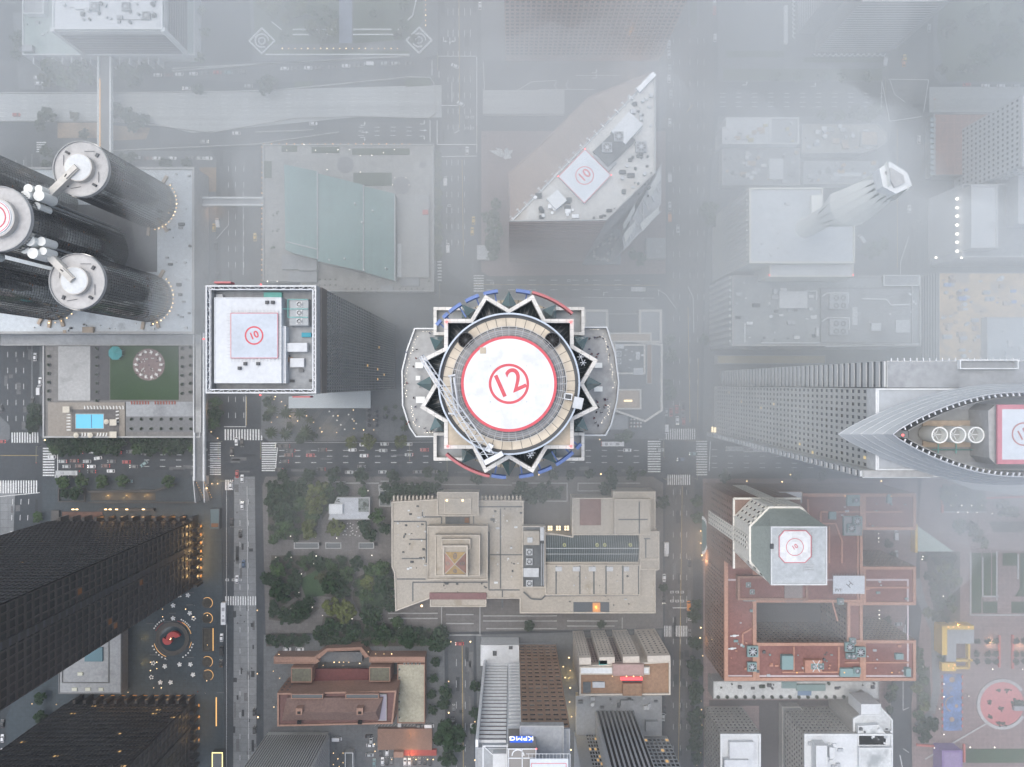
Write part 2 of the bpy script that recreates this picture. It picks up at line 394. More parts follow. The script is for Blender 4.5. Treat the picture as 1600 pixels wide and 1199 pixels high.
# ---------------------------------------------------------------- ground, roads, pavements
g = MB(asphalt); g.box(-1500, -1500, 1500, 1500, -3, -0.02); struct(g, 'ground')
def road(name, mat, polys, z=0.0):
    m = MB(mat)
    for p in polys: m.prism(PP(p), -0.019, z, bottom=False)
    struct(m, name)
road('avenue', asphalt_grand, [[(1043, -200), (1115, -200), (1115, 180), (1107, 260), (1100, 430), (1092, 690), (1043, 690)], [(1040, 745), (1085, 745), (1077, 1330), (1037, 1330)]])
road('concrete_street', concrete_road, [[(366, 745), (398, 745), (401, 1000), (400, 1330), (364, 1330)], [(0, 755), (24, 755), (20, 860), (0, 880)]])
road('worn_street', asphalt_old, [[(688, -200), (746, -200), (746, 425), (735, 450), (700, 425), (688, 300)], [(-200, 95), (50, 95), (30, 145), (-200, 145)], [(344, 235), (404, 235), (408, 450), (345, 450)], [(700, 990), (740, 990), (742, 1330), (704, 1330)],
    [(270, 100), (685, 92), (685, 122), (400, 130), (270, 122)], [(250, 195), (685, 190), (685, 222), (250, 226)], [(1390, -100), (1452, -100), (1448, 200), (1435, 430), (1385, 430)]], 0.012)
# crosstown expressway in concrete, with its barrier walls
road('expressway', expressway, [[(-300, 147), (170, 147), (690, 133), (690, 184), (560, 183), (300, 208), (240, 193), (170, 188), (-300, 188)], [(755, 141), (882, 141), (882, 178), (755, 178)], [(1452, 136), (1900, 136), (1900, 176), (1452, 176)]], 0.03)
wl = MB(conc)
for pts in ([(-300, 146), (165, 146), (420, 143), (640, 121), (672, 122), (678, 130), (680, 178), (670, 185), (560, 182), (460, 185), (330, 208), (240, 196), (172, 190), (-300, 189)], [(270, 112), (420, 100), (622, 90)], [(178, 236), (400, 226), (530, 207)], [(400, 207), (490, 204)], [(270, 108), (640, 88)],
            [(755, 140), (755, 178), (760, 181), (880, 181)], [(755, 98), (757, 140)]):
    q = [P(a, b) for a, b in pts]
    for a, b in zip(q, q[1:]): wl.bar(a, b, 0.5, 0, 1.1)
o = wl.build('barrier_wall', None); o['label'] = 'low concrete barrier walls lining both sides of the expressway'; o['category'] = 'barrier wall'
pv = {}
def pave(mat, *polys, z=0.14):
    m = MB(mat)
    for p in polys: m.prism(PP(p), -0.01, z, bottom=False)
    struct(m, 'pavement')
pave(pavement, [(62, 236), (330, 236), (338, 250), (338, 430), (322, 450), (318, 670), (345, 690), (70, 690), (62, 680)])
pave(pavement, [(410, 222), (680, 222), (684, 440), (690, 460), (740, 466), (1000, 466), (1038, 490), (1040, 686), (420, 690), (408, 680)])
pave(pave_pink, [(752, 205), (1040, 205), (1040, 428), (765, 432), (752, 425)])
pave(pavement, [(1030, -200), (1043, -200), (1042, 200), (1030, 200)], [(1075, -60), (1092, -60), (1092, 42), (1084, 48), (1075, 42)])
pave(pavement, [(1122, 182), (1388, 182), (1385, 440), (1390, 560), (1390, 690), (1105, 690), (1098, 670), (1102, 430), (1112, 260)])
pave(pavement, [(1440, 176), (1900, 176), (1900, 690), (1430, 690), (1432, 430)])
pave(pavement, [(385, -100), (685, -100), (684, 85), (660, 92), (395, 96)], [(752, -100), (1030, -100), (1030, 95), (752, 95)], [(1122, -100), (1388, -100), (1388, 128), (1122, 128)], [(1458, -100), (1900, -100), (1900, 132), (1470, 132), (1458, 120)])
pave(pavement, [(20, 20), (310, 20), (312, 96), (60, 140), (30, 140)])
pave(pave_dark, [(66, 752), (90, 746), (305, 746), (330, 744), (346, 752), (352, 1330), (12, 1330), (10, 1120), (60, 1000), (66, 900)])
pave(pave_warm, [(415, 745), (1020, 745), (1036, 755), (1036, 982), (690, 988), (415, 990), (410, 760)])
pave(pavement, [(412, 992), (694, 992), (698, 1330), (412, 1330)])
pave(pavement, [(744, 992), (1034, 985), (1034, 1330), (748, 1330)])
pave(pave_pink, [(1098, 748), (1440, 748), (1430, 900), (1392, 1070), (1390, 1330), (1100, 1330)])
pave(pave_pink, [(1432, 745), (1900, 745), (1900, 1400), (1428, 1400), (1424, 1100), (1440, 960)])
pave(pavement, [(-300, 600), (0, 650), (15, 665), (16, 685), (8, 693), (-300, 693)])
# streets running between and beside those blocks
mk = MB(white_paint)
def line(pts, wd=0.25, z=0.03):
    q = [P(a, b) for a, b in pts]
    for a, b in zip(q, q[1:]): mk.bar(a, b, wd, z - 0.01, z)
def dashes(x0, y0, x1, y1, on=3.0, off=6.0, wd=0.28, z=0.03):
    a, b = P(x0, y0), P(x1, y1); L = math.hypot(b[0] - a[0], b[1] - a[1]); t = 0.0
    while t < L:
        e = min(L, t + on)
        mk.bar((a[0] + (b[0] - a[0]) * t / L, a[1] + (b[1] - a[1]) * t / L), (a[0] + (b[0] - a[0]) * e / L, a[1] + (b[1] - a[1]) * e / L), wd, z - 0.01, z); t += on + off
def zebra(x0, y0, x1, y1, n, vertical_bars, duty=0.5):
    c = MB(white_paint)
    for i in range(n):
        if vertical_bars:
            s = (x1 - x0) / n; c.prism(PR(x0 + i * s, y0, x0 + (i + duty) * s, y1), 0.02, 0.036)
        else:
            s = (y1 - y0) / n; c.prism(PR(x0, y0 + i * s, x1, y0 + (i + duty) * s), 0.02, 0.036)
    struct(c, 'crosswalk')
zebra(18, 676, 62, 692, 11, True); zebra(67, 700, 85, 746, 11, False); zebra(0, 751, 60, 771, 15, True)
zebra(351, 671, 412, 688, 14, True); zebra(328, 692, 345, 744, 15, False); zebra(352, 750, 366, 766, 4, True, 0.55); zebra(352, 932, 402, 946, 13, True, 0.5)
zebra(409, 692, 432, 738, 13, False)
zebra(1030, 670, 1088, 687, 17, True); zebra(1012, 689, 1032, 740, 13, False); zebra(1088, 689, 1105, 745, 14, False); zebra(1043, 742, 1080, 758, 11, True)
zebra(1038, 978, 1050, 995, 5, True); zebra(1056, 978, 1075, 995, 7, True)
zebra(679, 408, 690, 442, 7, False); zebra(740, 430, 756, 458, 7, False); zebra(57, 222, 72, 240, 5, False); zebra(322, 254, 334, 272, 5, False); zebra(1392, 976, 1416, 993, 10, True)
for y in (702, 711, 719, 729): dashes(160 if y < 705 else 225, y, 340, y)
line([(90, 706), (90, 744)], 0.4)
for y in (704, 713, 723): dashes(436, y, 690, y); dashes(890, y, 1010, y)
line([(434, 695), (430, 736)], 0.4); line([(410, 692), (690, 691)], 0.15)
for y in (703, 713, 724, 731): dashes(1112, y, 1600, y)
line([(1110, 690), (1108, 736)], 0.45)
for x in (12, 25, 37): dashes(x, 250, x, 670); dashes(x + 8, 780, x - 4, 1000)
line([(0, 776), (62, 770)], 0.35); line([(50, 240), (50, 660)], 0.15)
for x in (357, 368, 381): dashes(x, 260, x, 430); dashes(x, 620, x, 664)
line([(384, 618), (384, 668)], 0.25); line([(350, 667), (384, 667)], 0.3); line([(357, 330), (357, 352), (334, 378)], 0.25); line([(380, 300), (380, 430)], 0.3)
for x in (375, 388): dashes(x, 780, x, 1190, 3, 9, 0.2)
line([(354, 750), (354, 1199)], 0.15); line([(386, 760), (389, 1199)], 0.2)
for y in (152, 158, 164, 170, 176, 182): dashes(-100, y, 165, y, 3, 9, 0.2, 0.045); dashes(180, y - 1, 670, y - 6, 3, 9, 0.2, 0.045)
for x in (700, 708, 716, 726, 735): dashes(x, -20, x, 88, 4, 8); dashes(x, 120, x, 220)
for x in (698, 706, 716, 726): dashes(x, 250, x, 400)
line([(688, 165), (716, 165)], 0.45); line([(672, 188), (672, 222)], 0.5); line([(683, 188), (683, 226), (744, 226)], 0.5); line([(690, 245), (745, 244)], 0.4); line([(745, 88), (745, 240)], 0.4); line([(685, 88), (744, 88)], 0.35); line([(675, 95), (675, 118)], 0.4); line([(686, 112), (686, 122)], 0.4)
line([(706, 128), (706, 160)], 0.35); line([(710, 208), (718, 204)], 0.5)
for y in (199, 205, 212): dashes(560, y, 660, y)
for y in (438, 445, 453): dashes(760, y, 1000, y, 4, 8)
for x in (1052, 1062, 1078, 1090, 1100): dashes(x, 60, x, 640, 3, 9, 0.22)
line([(1075, 448), (1083, 465), (1084, 520)], 0.4); line([(1028, 453), (1040, 460), (1056, 482)], 0.35); line([(1029, 453), (1029, 463)], 0.3)
for x in (1052, 1063, 1073): dashes(x, 765, x, 1199, 3, 9, 0.2)
line([(1051, 950), (1073, 950)], 0.4)
for y in (146, 152, 160, 167): dashes(1125, y, 1380, y); dashes(1460, y, 1600, y)
line([(1378, 126), (1390, 190), (1442, 182), (1451, 125), (1388, 124)], 0.35); line([(1378, 126), (1376, 188)], 0.3); line([(1390, 124), (1398, 148), (1415, 160)], 0.25); line([(1420, 370), (1407, 410), (1407, 430)], 0.35)
line([(808, 142), (830, 128), (870, 126)], 0.3); line([(842, 140), (928, 140)], 0.3); line([(870, 128), (866, 134), (870, 139)], 0.3); line([(888, 126), (884, 133), (888, 139)], 0.3); line([(900, 118), (968, 118)], 0.25)
for i in range(6): line([(914 + i * 17, 471), (922 + i * 17, 465)], 0.3)
line([(908, 464.5), (1022, 466)], 0.25)
line([(1411, 1065), (1411, 1110), (1420, 1106)], 0.3); line([(1411, 1170), (1420, 1176)], 0.3); line([(1406, 1180), (1410, 1199)], 0.5); line([(1412, 955), (1412, 990)], 0.3); line([(1410, 828), (1410, 880)], 0.4)
for x in (713, 727): dashes(x, 1030, x, 1199, 4, 8, 0.18)
struct(mk, 'road_marking')
yl = MB(yellow_paint)
def yline(pts, wd=0.3):
    q = [P(a, b) for a, b in pts]
    for a, b in zip(q, q[1:]): yl.bar(a, b, wd, 0.02, 0.034)
yline([(717, -20), (718, 200)], 0.25); yline([(722, 250), (724, 400)], 0.25); yline([(740, 445), (1030, 446)], 0.2); yline([(722, 1000), (724, 1199)], 0.25); yline([(1066, 760), (1060, 1199)], 0.2); yline([(1075, 480), (1078, 660)], 0.3); yline([(1091, 560), (1090, 660)], 0.2); yline([(1073, 176), (1082, 164)], 0.3); yline([(385, 620), (385, 665)], 0.25); yline([(1402, 200), (1402, 420)], 0.25); yline([(0, 712), (60, 712)], 0.2)
struct(yl, 'centre_line')
am = MB(white_paint)                                               # painted turn arrows and lane words
def arrow(px, py, a, s=1.0, bend=0):
    x, y = P(px, py); c, n = math.cos(a), math.sin(a)
    T = lambda u, v: (x + s * (u * c - v * n), y + s * (u * n + v * c))
    am.bar(T(-1.6, 0), T(0.6, 0), 0.35 * s, 0.02, 0.034)
    if bend: am.bar(T(0.6, 0), T(0.6, 0.9 * bend), 0.35 * s, 0.02, 0.034); e, f = T(0.6, 2.0 * bend), (T(1.1, 0.8 * bend), T(0.1, 0.8 * bend))
    else: e, f = T(2.0, 0), (T(0.5, 0.6), T(0.5, -0.6))
    am.prism([e, f[0], f[1]], 0.022, 0.036)
for x, y, a, b in ((693, 63, R(-90), 1), (703, 64, R(-90), 0), (711, 63, R(-90), -1), (568, 196, 0, 1), (570, 207, 0, 0), (568, 215, 0, -1), (661, 194, 0, 1), (661, 204, 0, 0), (661, 213, 0, -1), (945, 457, R(180), 1), (930, 114, 0, 1), (930, 122, 0, 1), (1165, 133, 0, 1), (1272, 135, 0, 1)): arrow(x, y, a, 1.15, b)
for x, y in ((1050, 924), (1058, 924), (1066, 924), (1050, 938), (1058, 938), (1066, 938), (889, 437), (916, 437), (769, 441), (702, 320), (730, 182), (738, 182), (730, 199), (738, 199), (355, 905), (365, 905), (375, 905)):
    x0, y0 = P(x, y); am.obox(x0, y0, 1.9, 0.25, 0.02, 0.034); am.obox(x0, y0 - 1.0, 1.9, 0.25, 0.02, 0.034); am.obox(x0 - 0.8, y0 - 0.5, 0.25, 0.75, 0.02, 0.034); am.obox(x0 + 0.8, y0 - 0.5, 0.25, 0.75, 0.02, 0.034)
struct(am, 'lane_arrows')
# planted ground
def green(mat, name, *polys, z=0.2):
    m = MB(mat)
    for p in polys: m.prism(PP(p), 0.0, z, bottom=False)
    struct(m, name, 'stuff')
green(rough_grass, 'grass', [(418, 308), (444, 312), (446, 395), (425, 398), (420, 360)], [(677, 236), (688, 236), (688, 408), (677, 408)], [(393, -60), (530, -60), (530, 68), (420, 70), (398, 50)], [(552, -60), (660, -60), (662, 30), (640, 62), (552, 68)], [(415, 78), (640, 80), (640, 86), (415, 86)],
      [(1078, -60), (1089, -60), (1089, 38), (1083, 44), (1078, 38)], [(1470, -60), (1900, -60), (1900, 128), (1480, 128), (1464, 60)], [(460, 128), (490, 127), (485, 137), (460, 138)], [(633, 124), (670, 122), (674, 134), (634, 136)], [(1135, 80), (1225, 80), (1225, 90), (1135, 90)], [(1255, 90), (1380, 90), (1380, 98), (1255, 98)], [(1130, 108), (1378, 108), (1378, 126), (1130, 126)])
green(earth, 'bare_soil', [(174, 196), (235, 200), (228, 218), (174, 220)], [(312, 262), (338, 262), (338, 300), (312, 300)], [(90, 192), (152, 192), (152, 216), (90, 216)], z=0.16)
green(soil, 'planting_bed', [(418, 760), (548, 765), (540, 790), (512, 800), (480, 845), (420, 842)], [(424, 868), (498, 868), (495, 880), (470, 900), (465, 935), (500, 950), (470, 975), (420, 968)], [(550, 905), (612, 880), (612, 940), (580, 970), (552, 955)], [(478, 880), (540, 870), (555, 900), (545, 935), (480, 930)], [(505, 962), (690, 985), (685, 1010), (500, 1010)], [(416, 990), (476, 990), (476, 1010), (416, 1010)], z=0.2)
green(lawn, 'garden_lawn', [(468, 905), (500, 888), (508, 930), (478, 935)], [(560, 930), (600, 920), (598, 958), (566, 955)], z=0.23)
for pts in ([(432, 800), (440, 780), (455, 775), (466, 785)], [(470, 890), (462, 910), (468, 930), (490, 945), (520, 948), (545, 935), (556, 905), (550, 885)], [(545, 930), (560, 960), (590, 975)], [(470, 930), (450, 945), (425, 960)], [(555, 900), (600, 870)], [(420, 850), (600, 850)], [(500, 745), (500, 870)], [(585, 745), (588, 870)]):
    m = MB(pave_warm); q = [P(a, b) for a, b in pts]
    for a, b in zip(q, q[1:]): m.bar(a, b, 2.0, 0.2, 0.26)
    struct(m, 'path')
# ---------------------------------------------------------------- the round crowned skyscraper in the middle
TX, TY = 795.3, 600.0
def T(dx, dy, z): return P(TX + dx, TY + dy, z)
def sc(z): return (H - z) / F
tc = T(0, 0, 300)
tower = thing('crowned_skyscraper', 'tall round skyscraper with white helipad and pale star shaped crown', 'skyscraper', (tc[0], tc[1], 0))
def symm(q):                                    # a quarter outline (dx, dy) mirrored through all eight-fold symmetries
    return [(x * a, y * b) for a in (1, -1) for b in (1, -1) for x, y in [q]]
star = []
for k in range(4):
    for x, y in ((0, -117), (37.9, -139.3), (56.6, -101.4), (101.4, -101.4), (101.4, -60), (139.3, -37.3)):
        c, s = [(1, 0), (0, 1), (-1, 0), (0, -1)][k]
        star.append((x * c - y * s, x * s + y * c))
zt = 296.0
starw = [T(x, y, zt) for x, y in star][::-1]
if area(starw) < 0: starw = starw[::-1]
MB(tan_panel).prism([T(x * 0.86, y * 0.86, 296) for x, y in star], 200, 293, bottom=False).build('shaft', tower)
low = MB(stone_cream); rr = 20.6
low.prism([(tc[0] + rr * math.cos(R(a)), tc[1] + rr * math.sin(R(a))) for a in range(0, 360, 10)], 0, 255, bottom=False); low.build('wall', tower)
# storeys of dark ribbon windows round the shaft below the terraces
bw = MB(glass_grey)
for j in range(60): bw.ring(tc[0], tc[1], rr - 0.1, rr + 0.12, 6 + j * 4.1, 8.2 + j * 4.1, 36)
bw.build('ribbon_window', tower)
# star ribbon
o = MB(star_stone).outline(starw, 22 / 3.747 * sc(zt), 276, zt)
o.build('star_parapet', tower)
# glass slopes between ribbon and drum, with mullions
gl = MB(M('crown_dark_glass', (.012, .018, .021), .2, None, None, spec=.5)); inner = offset(starw, -22 / 3.747 * sc(zt))
for i, p in enumerate(inner):
    q = inner[(i + 1) % len(inner)]
    gl.face([(p[0], p[1], 293.2), (q[0], q[1], 293.2), (tc[0] + (q[0] - tc[0]) * .3, tc[1] + (q[1] - tc[1]) * .3, 295.4), (tc[0] + (p[0] - tc[0]) * .3, tc[1] + (p[1] - tc[1]) * .3, 295.4)])
gl.build('crown_glazing', tower)
mu = MB(steel_dark)
for a in range(0, 360, 3):
    c, s = math.cos(R(a)), math.sin(R(a))
    mu.tube((tc[0] + 13.6 * c, tc[1] + 13.6 * s, 294.6), (tc[0] + 16.4 * c, tc[1] + 16.4 * s, 294.0), 0.045, 4)
mu.build('glazing_bar', tower)
# tan squares at the two corners toward the street
cr = MB(tan_panel)
for sx in (1, -1):
    cr.prism([T(sx * 56, 96, 295.6), T(sx * 97, 97, 295.6), T(sx * 97, 56, 295.6), T(sx * 78, 72, 295.6)], 294.6, 295.7); cr.build('corner_roof', tower); cr = MB(tan_panel)
# drum: tan panels, dark joints, blue-grey rim, grating walk
s3 = sc(300)
MB(M('drum_panel', (.56, .5, .41), .8, (.1, .12), (.6, .1), stain=(.14, .6, (.42, .37, .29)))).cyl(tc[0], tc[1], 109 * s3, 294, 299.6, 96).build('drum_roof', tower)
jn = MB(steel_dark)
for k in range(40):
    a = 2 * math.pi * (k + .3) / 40; c, s = math.cos(a), math.sin(a)
    jn.bar((tc[0] + 86 * s3 * c, tc[1] + 86 * s3 * s), (tc[0] + 107.5 * s3 * c, tc[1] + 107.5 * s3 * s), 0.1, 299.6, 299.64)
jn.ring(tc[0], tc[1], 86 * s3, 89.5 * s3, 299.6, 299.66, 72)
jn.build('panel_joint', tower)
MB(M('rim_metal', (0.3, 0.35, 0.42), 0.4, None, (0.5, 0.1), metal=0.5)).ring(tc[0], tc[1], 108.2 * s3, 110.8 * s3, 294, 300.6, 96).build('drum_rim', tower)
MB(steel_dark).ring(tc[0], tc[1], 103.5 * s3, 108 * s3, 299.6, 299.7, 96).build('rim_gutter', tower)
MB(M('walk_grating', (.27, .275, .28), .8, (.3, .1), (.9, .1))).ring(tc[0], tc[1], 70 * s3, 85.5 * s3, 299.6, 299.68, 72).build('walkway', tower)
gr = MB(steel)
s4 = sc(301.2)
for k in range(48):
    a = 2 * math.pi * k / 48; c, s = math.cos(a), math.sin(a)
    gr.bar((tc[0] + 75 * s4 * c, tc[1] + 75 * s4 * s), (tc[0] + 90 * s4 * c, tc[1] + 90 * s4 * s), 0.09, 301.2, 301.3)
for r_ in (78, 81, 84, 87, 90): gr.ring(tc[0], tc[1], r_ * s4 - .035, r_ * s4 + .035, 301.2, 301.28, 96)
gr.build('safety_net', tower)
MB(steel_dark).cyl(tc[0], tc[1], 70 * s3, 299.6, 302.2, 64).build('helipad_drum', tower)
s5 = sc(302.6)
hp = MB(pad_white).cyl(tc[0], tc[1], 71 * s5, 302.0, 302.6, 128).build('helipad', tower)
MB(pad_red).ring(tc[0], tc[1], 70.6 * s5, 75 * s5, 301.95, 302.62, 128).build('red_border', hp)
MB(pad_red).ring(tc[0], tc[1], 27.4 * s5, 31.6 * s5, 302.6, 302.63, 96).build('red_circle', hp)
paint_text('12', 52 * s5, pad_red, hp, (tc[0] - .1, tc[1], 302.635), R(24), 'number', bold=0.055)
tn = MB(tan_panel); tn.obox(*T(-40.5, -52, 302.6), 1.25, 1.25, 302.6, 302.66); tn.build('deck_hatch', hp)
lt = MB(steel)
for x, y in ((-29, -28), (27.5, -28), (-29, 28), (27.5, 28)): lt.cyl(*T(x, y, 302.6), .12, 302.6, 302.75, 8); lt.build('tie_down', hp); lt = MB(steel)
for sx in (-67.5, 67.5):
    x, y = T(sx, -68, 300); v = MB(steel_dark); v.ring(x, y, 11.0 * s3, 12.2 * s3, 297, 301.2, 32); v.use(black_hole); v.cyl(x, y, 11 * s3, 299, 299.75, 32)
    v.use(steel_dark)
    for k in range(6): v.bar((x - 11 * s3 * math.cos(k * .52), y - 11 * s3 * math.sin(k * .52)), (x + 11 * s3 * math.cos(k * .52), y + 11 * s3 * math.sin(k * .52)), .07, 300.4, 300.5)
    v.build('exhaust_vent', tower)
# window-washing crane
crn = MB(M('crane_paint', (.58, .6, .62), .6, None, (.6, .08)))
def seg(a, b, r_): crn.tube((*T(*a[:2], a[2]), a[2]), (*T(*b[:2], b[2]), b[2]), r_, 5)
A1, B1 = (-137, -43, 306), (-33, 115, 302)
for o1, o2 in (((-3, 2, 0), (-7, 5, 0)), ((3, -2, 0), (9, -6, 0)), ((0, 0, 1.5), (0, 0, 1.5))):
    seg([A1[i] + o1[i] for i in range(3)], [B1[i] + o2[i] for i in range(3)], 0.13)
for k in range(16):
    t, u = k / 16, (k + 1) / 16
    pa = [A1[i] + (B1[i] - A1[i]) * t for i in range(3)]; pb = [A1[i] + (B1[i] - A1[i]) * u for i in range(3)]; w0 = 3 + 5 * t
    seg([pa[0] - w0, pa[1] + w0 * .66, pa[2]], [pb[0] + w0, pb[1] - w0 * .66, pb[2]], 0.075); seg([pa[0] - w0, pa[1] + w0 * .66, pa[2]], [pa[0], pa[1], pa[2] + 1.5], 0.065); seg([pa[0] + w0, pa[1] - w0 * .66, pa[2]], [pa[0], pa[1], pa[2] + 1.5], 0.065)
seg((-92, -12, 303), (-84, 48, 303), 0.15); seg((-86, -10, 303), (-78, 46, 303), 0.2)
seg((-95, 46, 302), (-80, 48, 302), .2); seg((-95, -12, 302), (-84, -14, 302), .2)
bm = crn.build('crane_boom', tower)
cb = MB(steel_white); x, y = T(-24, 116, 302); cb.obox(x, y, 4.1, 0.95, 300.6, 302.4, R(28)); cb.obox(*T(-31, 100, 302), 1.6, 1.1, 300, 302, R(58)); cb.use(steel_dark); cb.obox(x + .3, y - .5, 3.4, .18, 302.4, 302.6, R(28)); cb.build('crane_cradle', tower)
wk = MB(steel); wk.obox(*T(108, 30, 302), 1.9, 2.3, 300, 302.0, R(-12)); wk.use(steel_white); wk.obox(*T(93, 20, 302), 1.6, 1.3, 300, 301.2, R(-8)); wk.use(steel_dark); wk.obox(*T(93, 20, 302), 1.2, .9, 301.2, 301.3, R(-8)); wk.build('equipment_unit', tower)
an = MB(steel_white)
for x, y in ((112, -42), (116, -33), (33, 112), (36, 108)):
    for a in (0, 1.05, 2.1): an.tube((*T(x + 5 * math.cos(a), y + 5 * math.sin(a), 297), 296.6), (*T(x - 5 * math.cos(a), y - 5 * math.sin(a), 297), 297.4), .08, 4)
an.build('antenna', tower)
for x, y in ((-98, -97), (97, -97), (-96, 98), (97, 98)):
    MB(e_red).sphere(*T(x, y, 297), 296.7, .28).build('beacon', tower)
# lower tier: square shoulders, green glass points, curved lit sign bands, terraces
zq = 268.0
sq = MB(star_stone)
for sx in (1, -1):
    for sy in (1, -1):
        sq.outline(PP([(TX + sx * 62, TY + sy * 76), (TX + sx * 118, TY + sy * 76), (TX + sx * 118, TY + sy * 120), (TX + sx * 62, TY + sy * 120)], zq), 0.75, 250, zq); sq.build('shoulder_parapet', tower); sq = MB(star_stone)
sr = MB(roof_grey); sr.prism(PP([(TX + x, TY + y) for x, y in ((-116, -118), (116, -118), (116, 118), (-116, 118))], zq - 2), 254, zq - 2); sr.build('shoulder_roof', tower)
ar = MB(tan_panel); [ar.ring(tc[0], tc[1], 17, 20.5, 262, 265, 30, R(a0), R(a0 + 84)) for a0 in (48, 228)]; ar.build('ring_roof', tower)
rw = MB(steel_dark)
for a in list(range(48, 134, 6)) + list(range(228, 314, 6)):
    c, s = math.cos(R(a)), math.sin(R(a)); rw.bar((tc[0] + 17 * c, tc[1] + 17 * s), (tc[0] + 20.5 * c, tc[1] + 20.5 * s), .18, 265, 265.06)
[rw.ring(tc[0], tc[1], 18.8, 19.0, 265, 265.06, 30, R(a0), R(a0 + 84)) for a0 in (48, 228)]; rw.build('ring_joint', tower)
for k in range(4):
    c, s = [(1, 0), (0, 1), (-1, 0), (0, -1)][k]
    for tri, ap in (([(0, -145), (-12, -123), (0, -112), (12, -123)], (0, -121)), ([(-73, -124), (-53, -116), (-58, -100), (-74, -102)], (-66, -106)), ([(73, -124), (53, -116), (58, -100), (74, -102)], (66, -106))):
        rt = [(x * c - y * s, x * s + y * c) for x, y in tri]; a = (ap[0] * c - ap[1] * s, ap[0] * s + ap[1] * c)
        zz = 274; w_ = PP([(TX + x, TY + y) for x, y in rt], zz); q = MB(teal_glass); n_ = len(w_); apx = T(a[0], a[1], 281)
        for i in range(n_): q.face([(*w_[i], zz), (*w_[(i + 1) % n_], zz), (*apx, 281)])
        q.prism(w_, 264, zz, top=False); q.build('glass_point', tower)
for nm, mat_, a0, a1, zz in (('sign_band', red_paint, 48, 76, 283), ('sign_band', red_paint, 228, 258, 283)):
    MB(mat_).ring(tc[0], tc[1], 146 * sc(283), 150 * sc(283), zz - 3, zz, 20, R(a0), R(a1)).build(nm, tower)
for a0 in (76, 96, 108, 120, 130, 136, 258, 275, 287, 299, 308, 315):
    w_ = 9 if a0 not in (130, 136, 308, 315) else 4
    b_ = MB(blue_paint); b_.ring(tc[0], tc[1], 144 * sc(283), 149 * sc(283), 280.5, 283, 8, R(a0 + 1), R(a0 + 1 + w_)); 
    am_ = R(a0 + 3); b_.bar((tc[0] + 126 * sc(283) * math.cos(am_), tc[1] + 126 * sc(283) * math.sin(am_)), (tc[0] + 145 * sc(283) * math.cos(am_), tc[1] + 145 * sc(283) * math.sin(am_)), .35, 280, 280.5)
    b_.build('sign_letter', tower)
te = MB(conc); zf = 258.0
TW = [(648, 513), (700, 513), (700, 683), (650, 683), (640, 668), (629, 634), (628, 580), (636, 546)]
TE = [(948, 511), (890, 511), (890, 681), (946, 681), (955, 664), (964, 628), (967, 598), (961, 552)]
te.prism(PP(TW, zf), 0, zf); te.build('terrace', tower); te = MB(conc); te.prism(PP(TE, zf), 0, zf); te.build('terrace', tower)
tp = MB(M('glass_balustrade', (0.45, 0.48, 0.5), 0.2, None, None, spec=0.6)); tp.outline(PP(TW, zf), .35, zf, zf + 1.2); tp.build('balustrade', tower); tp = MB(tp.mats[0]); tp.outline(PP(TE, zf), .35, zf, zf + 1.2); tp.build('balustrade', tower)
cbn = []
for x, y, a, b in ((655, 571, 12, 9), (653, 591, 7, 7), (657, 625, 14, 10), (935, 571, 12, 8), (935, 608, 13, 8)):
    m = MB(sail_white); m.prism(PR(x - a / 2, y - b / 2, x + a / 2, y + b / 2, zf + 2.6), zf + 2.4, zf + 2.6)
    for u in (-.45, .45):
        for v in (-.45, .45): m.tube((*P(x + a * u, y + b * v, zf + 2.4), zf), (*P(x + a * u, y + b * v, zf + 2.4), zf + 2.4), .06, 4)
    x0, y0 = P(x, y, zf)
    for o_ in m.v: pass
    m.v = [(vx - x0, vy - y0, vz - zf) for vx, vy, vz in m.v]
    o = m.build('canopy', None, loc=(x0, y0, zf)); cbn.append(o); reg(o, 'white square canopy on the skyscraper terrace,', 'crane tip', (657, 560), 'canopy', 'white canopies on the skyscraper terraces')
# strings of bulbs on the terraces
rl = random.Random(17); lampvar = {}
def dot(name, px, py, z, mat, r_, base, anchor, apx, cat, group, pole=0.0):
    mat = rl.choice(lampvar.setdefault(mat.name, [mat] + [emat(mat.name + '_' + n_, tuple(mat.node_tree.nodes['Principled BSDF'].inputs['Emission Color'].default_value)[:3], mat.node_tree.nodes['Principled BSDF'].inputs['Emission Strength'].default_value * k_) for n_, k_ in (('faint', .35), ('soft', .6))])); key = (name, mat.name, r_, pole)
    if key not in dot.cache:
        a_ = MB(mat); a_.sphere(0, 0, pole, r_, 7, 4); b_ = None
        if pole:
            b_ = MB(steel_dark); b_.cyl(0, 0, .09, 0, pole - r_ * .6, 6)
        dot.cache[key] = (a_.mesh('lamp_globe'), b_.mesh('lamp_post') if b_ else None)
    me, pm = dot.cache[key]; x, y = P(px, py, z + pole)
    if pm:
        o = O(name, None, None, loc=(x, y, z)); O('lamp_globe', me, o, loc=(0, 0, 0)); O('lamp_post', pm, o, loc=(0, 0, 0))
    else: o = O(name, me, None, loc=(x, y, z))
    reg(o, base, anchor, apx, cat, group); return o
dot.cache = {}
def along(pts, n):
    L = [math.hypot(b[0] - a[0], b[1] - a[1]) for a, b in zip(pts, pts[1:])]; tot = sum(L); out = []
    for i in range(n):
        t = tot * (i + .5) / n
        for (a, b), l in zip(zip(pts, pts[1:]), L):
            if t <= l: out.append((a[0] + (b[0] - a[0]) * t / l, a[1] + (b[1] - a[1]) * t / l)); break
            t -= l
    return out
rj = random.Random(3); e_bulb = emat('terrace_bulb_glow', (1.0, .9, .75), 2.2)
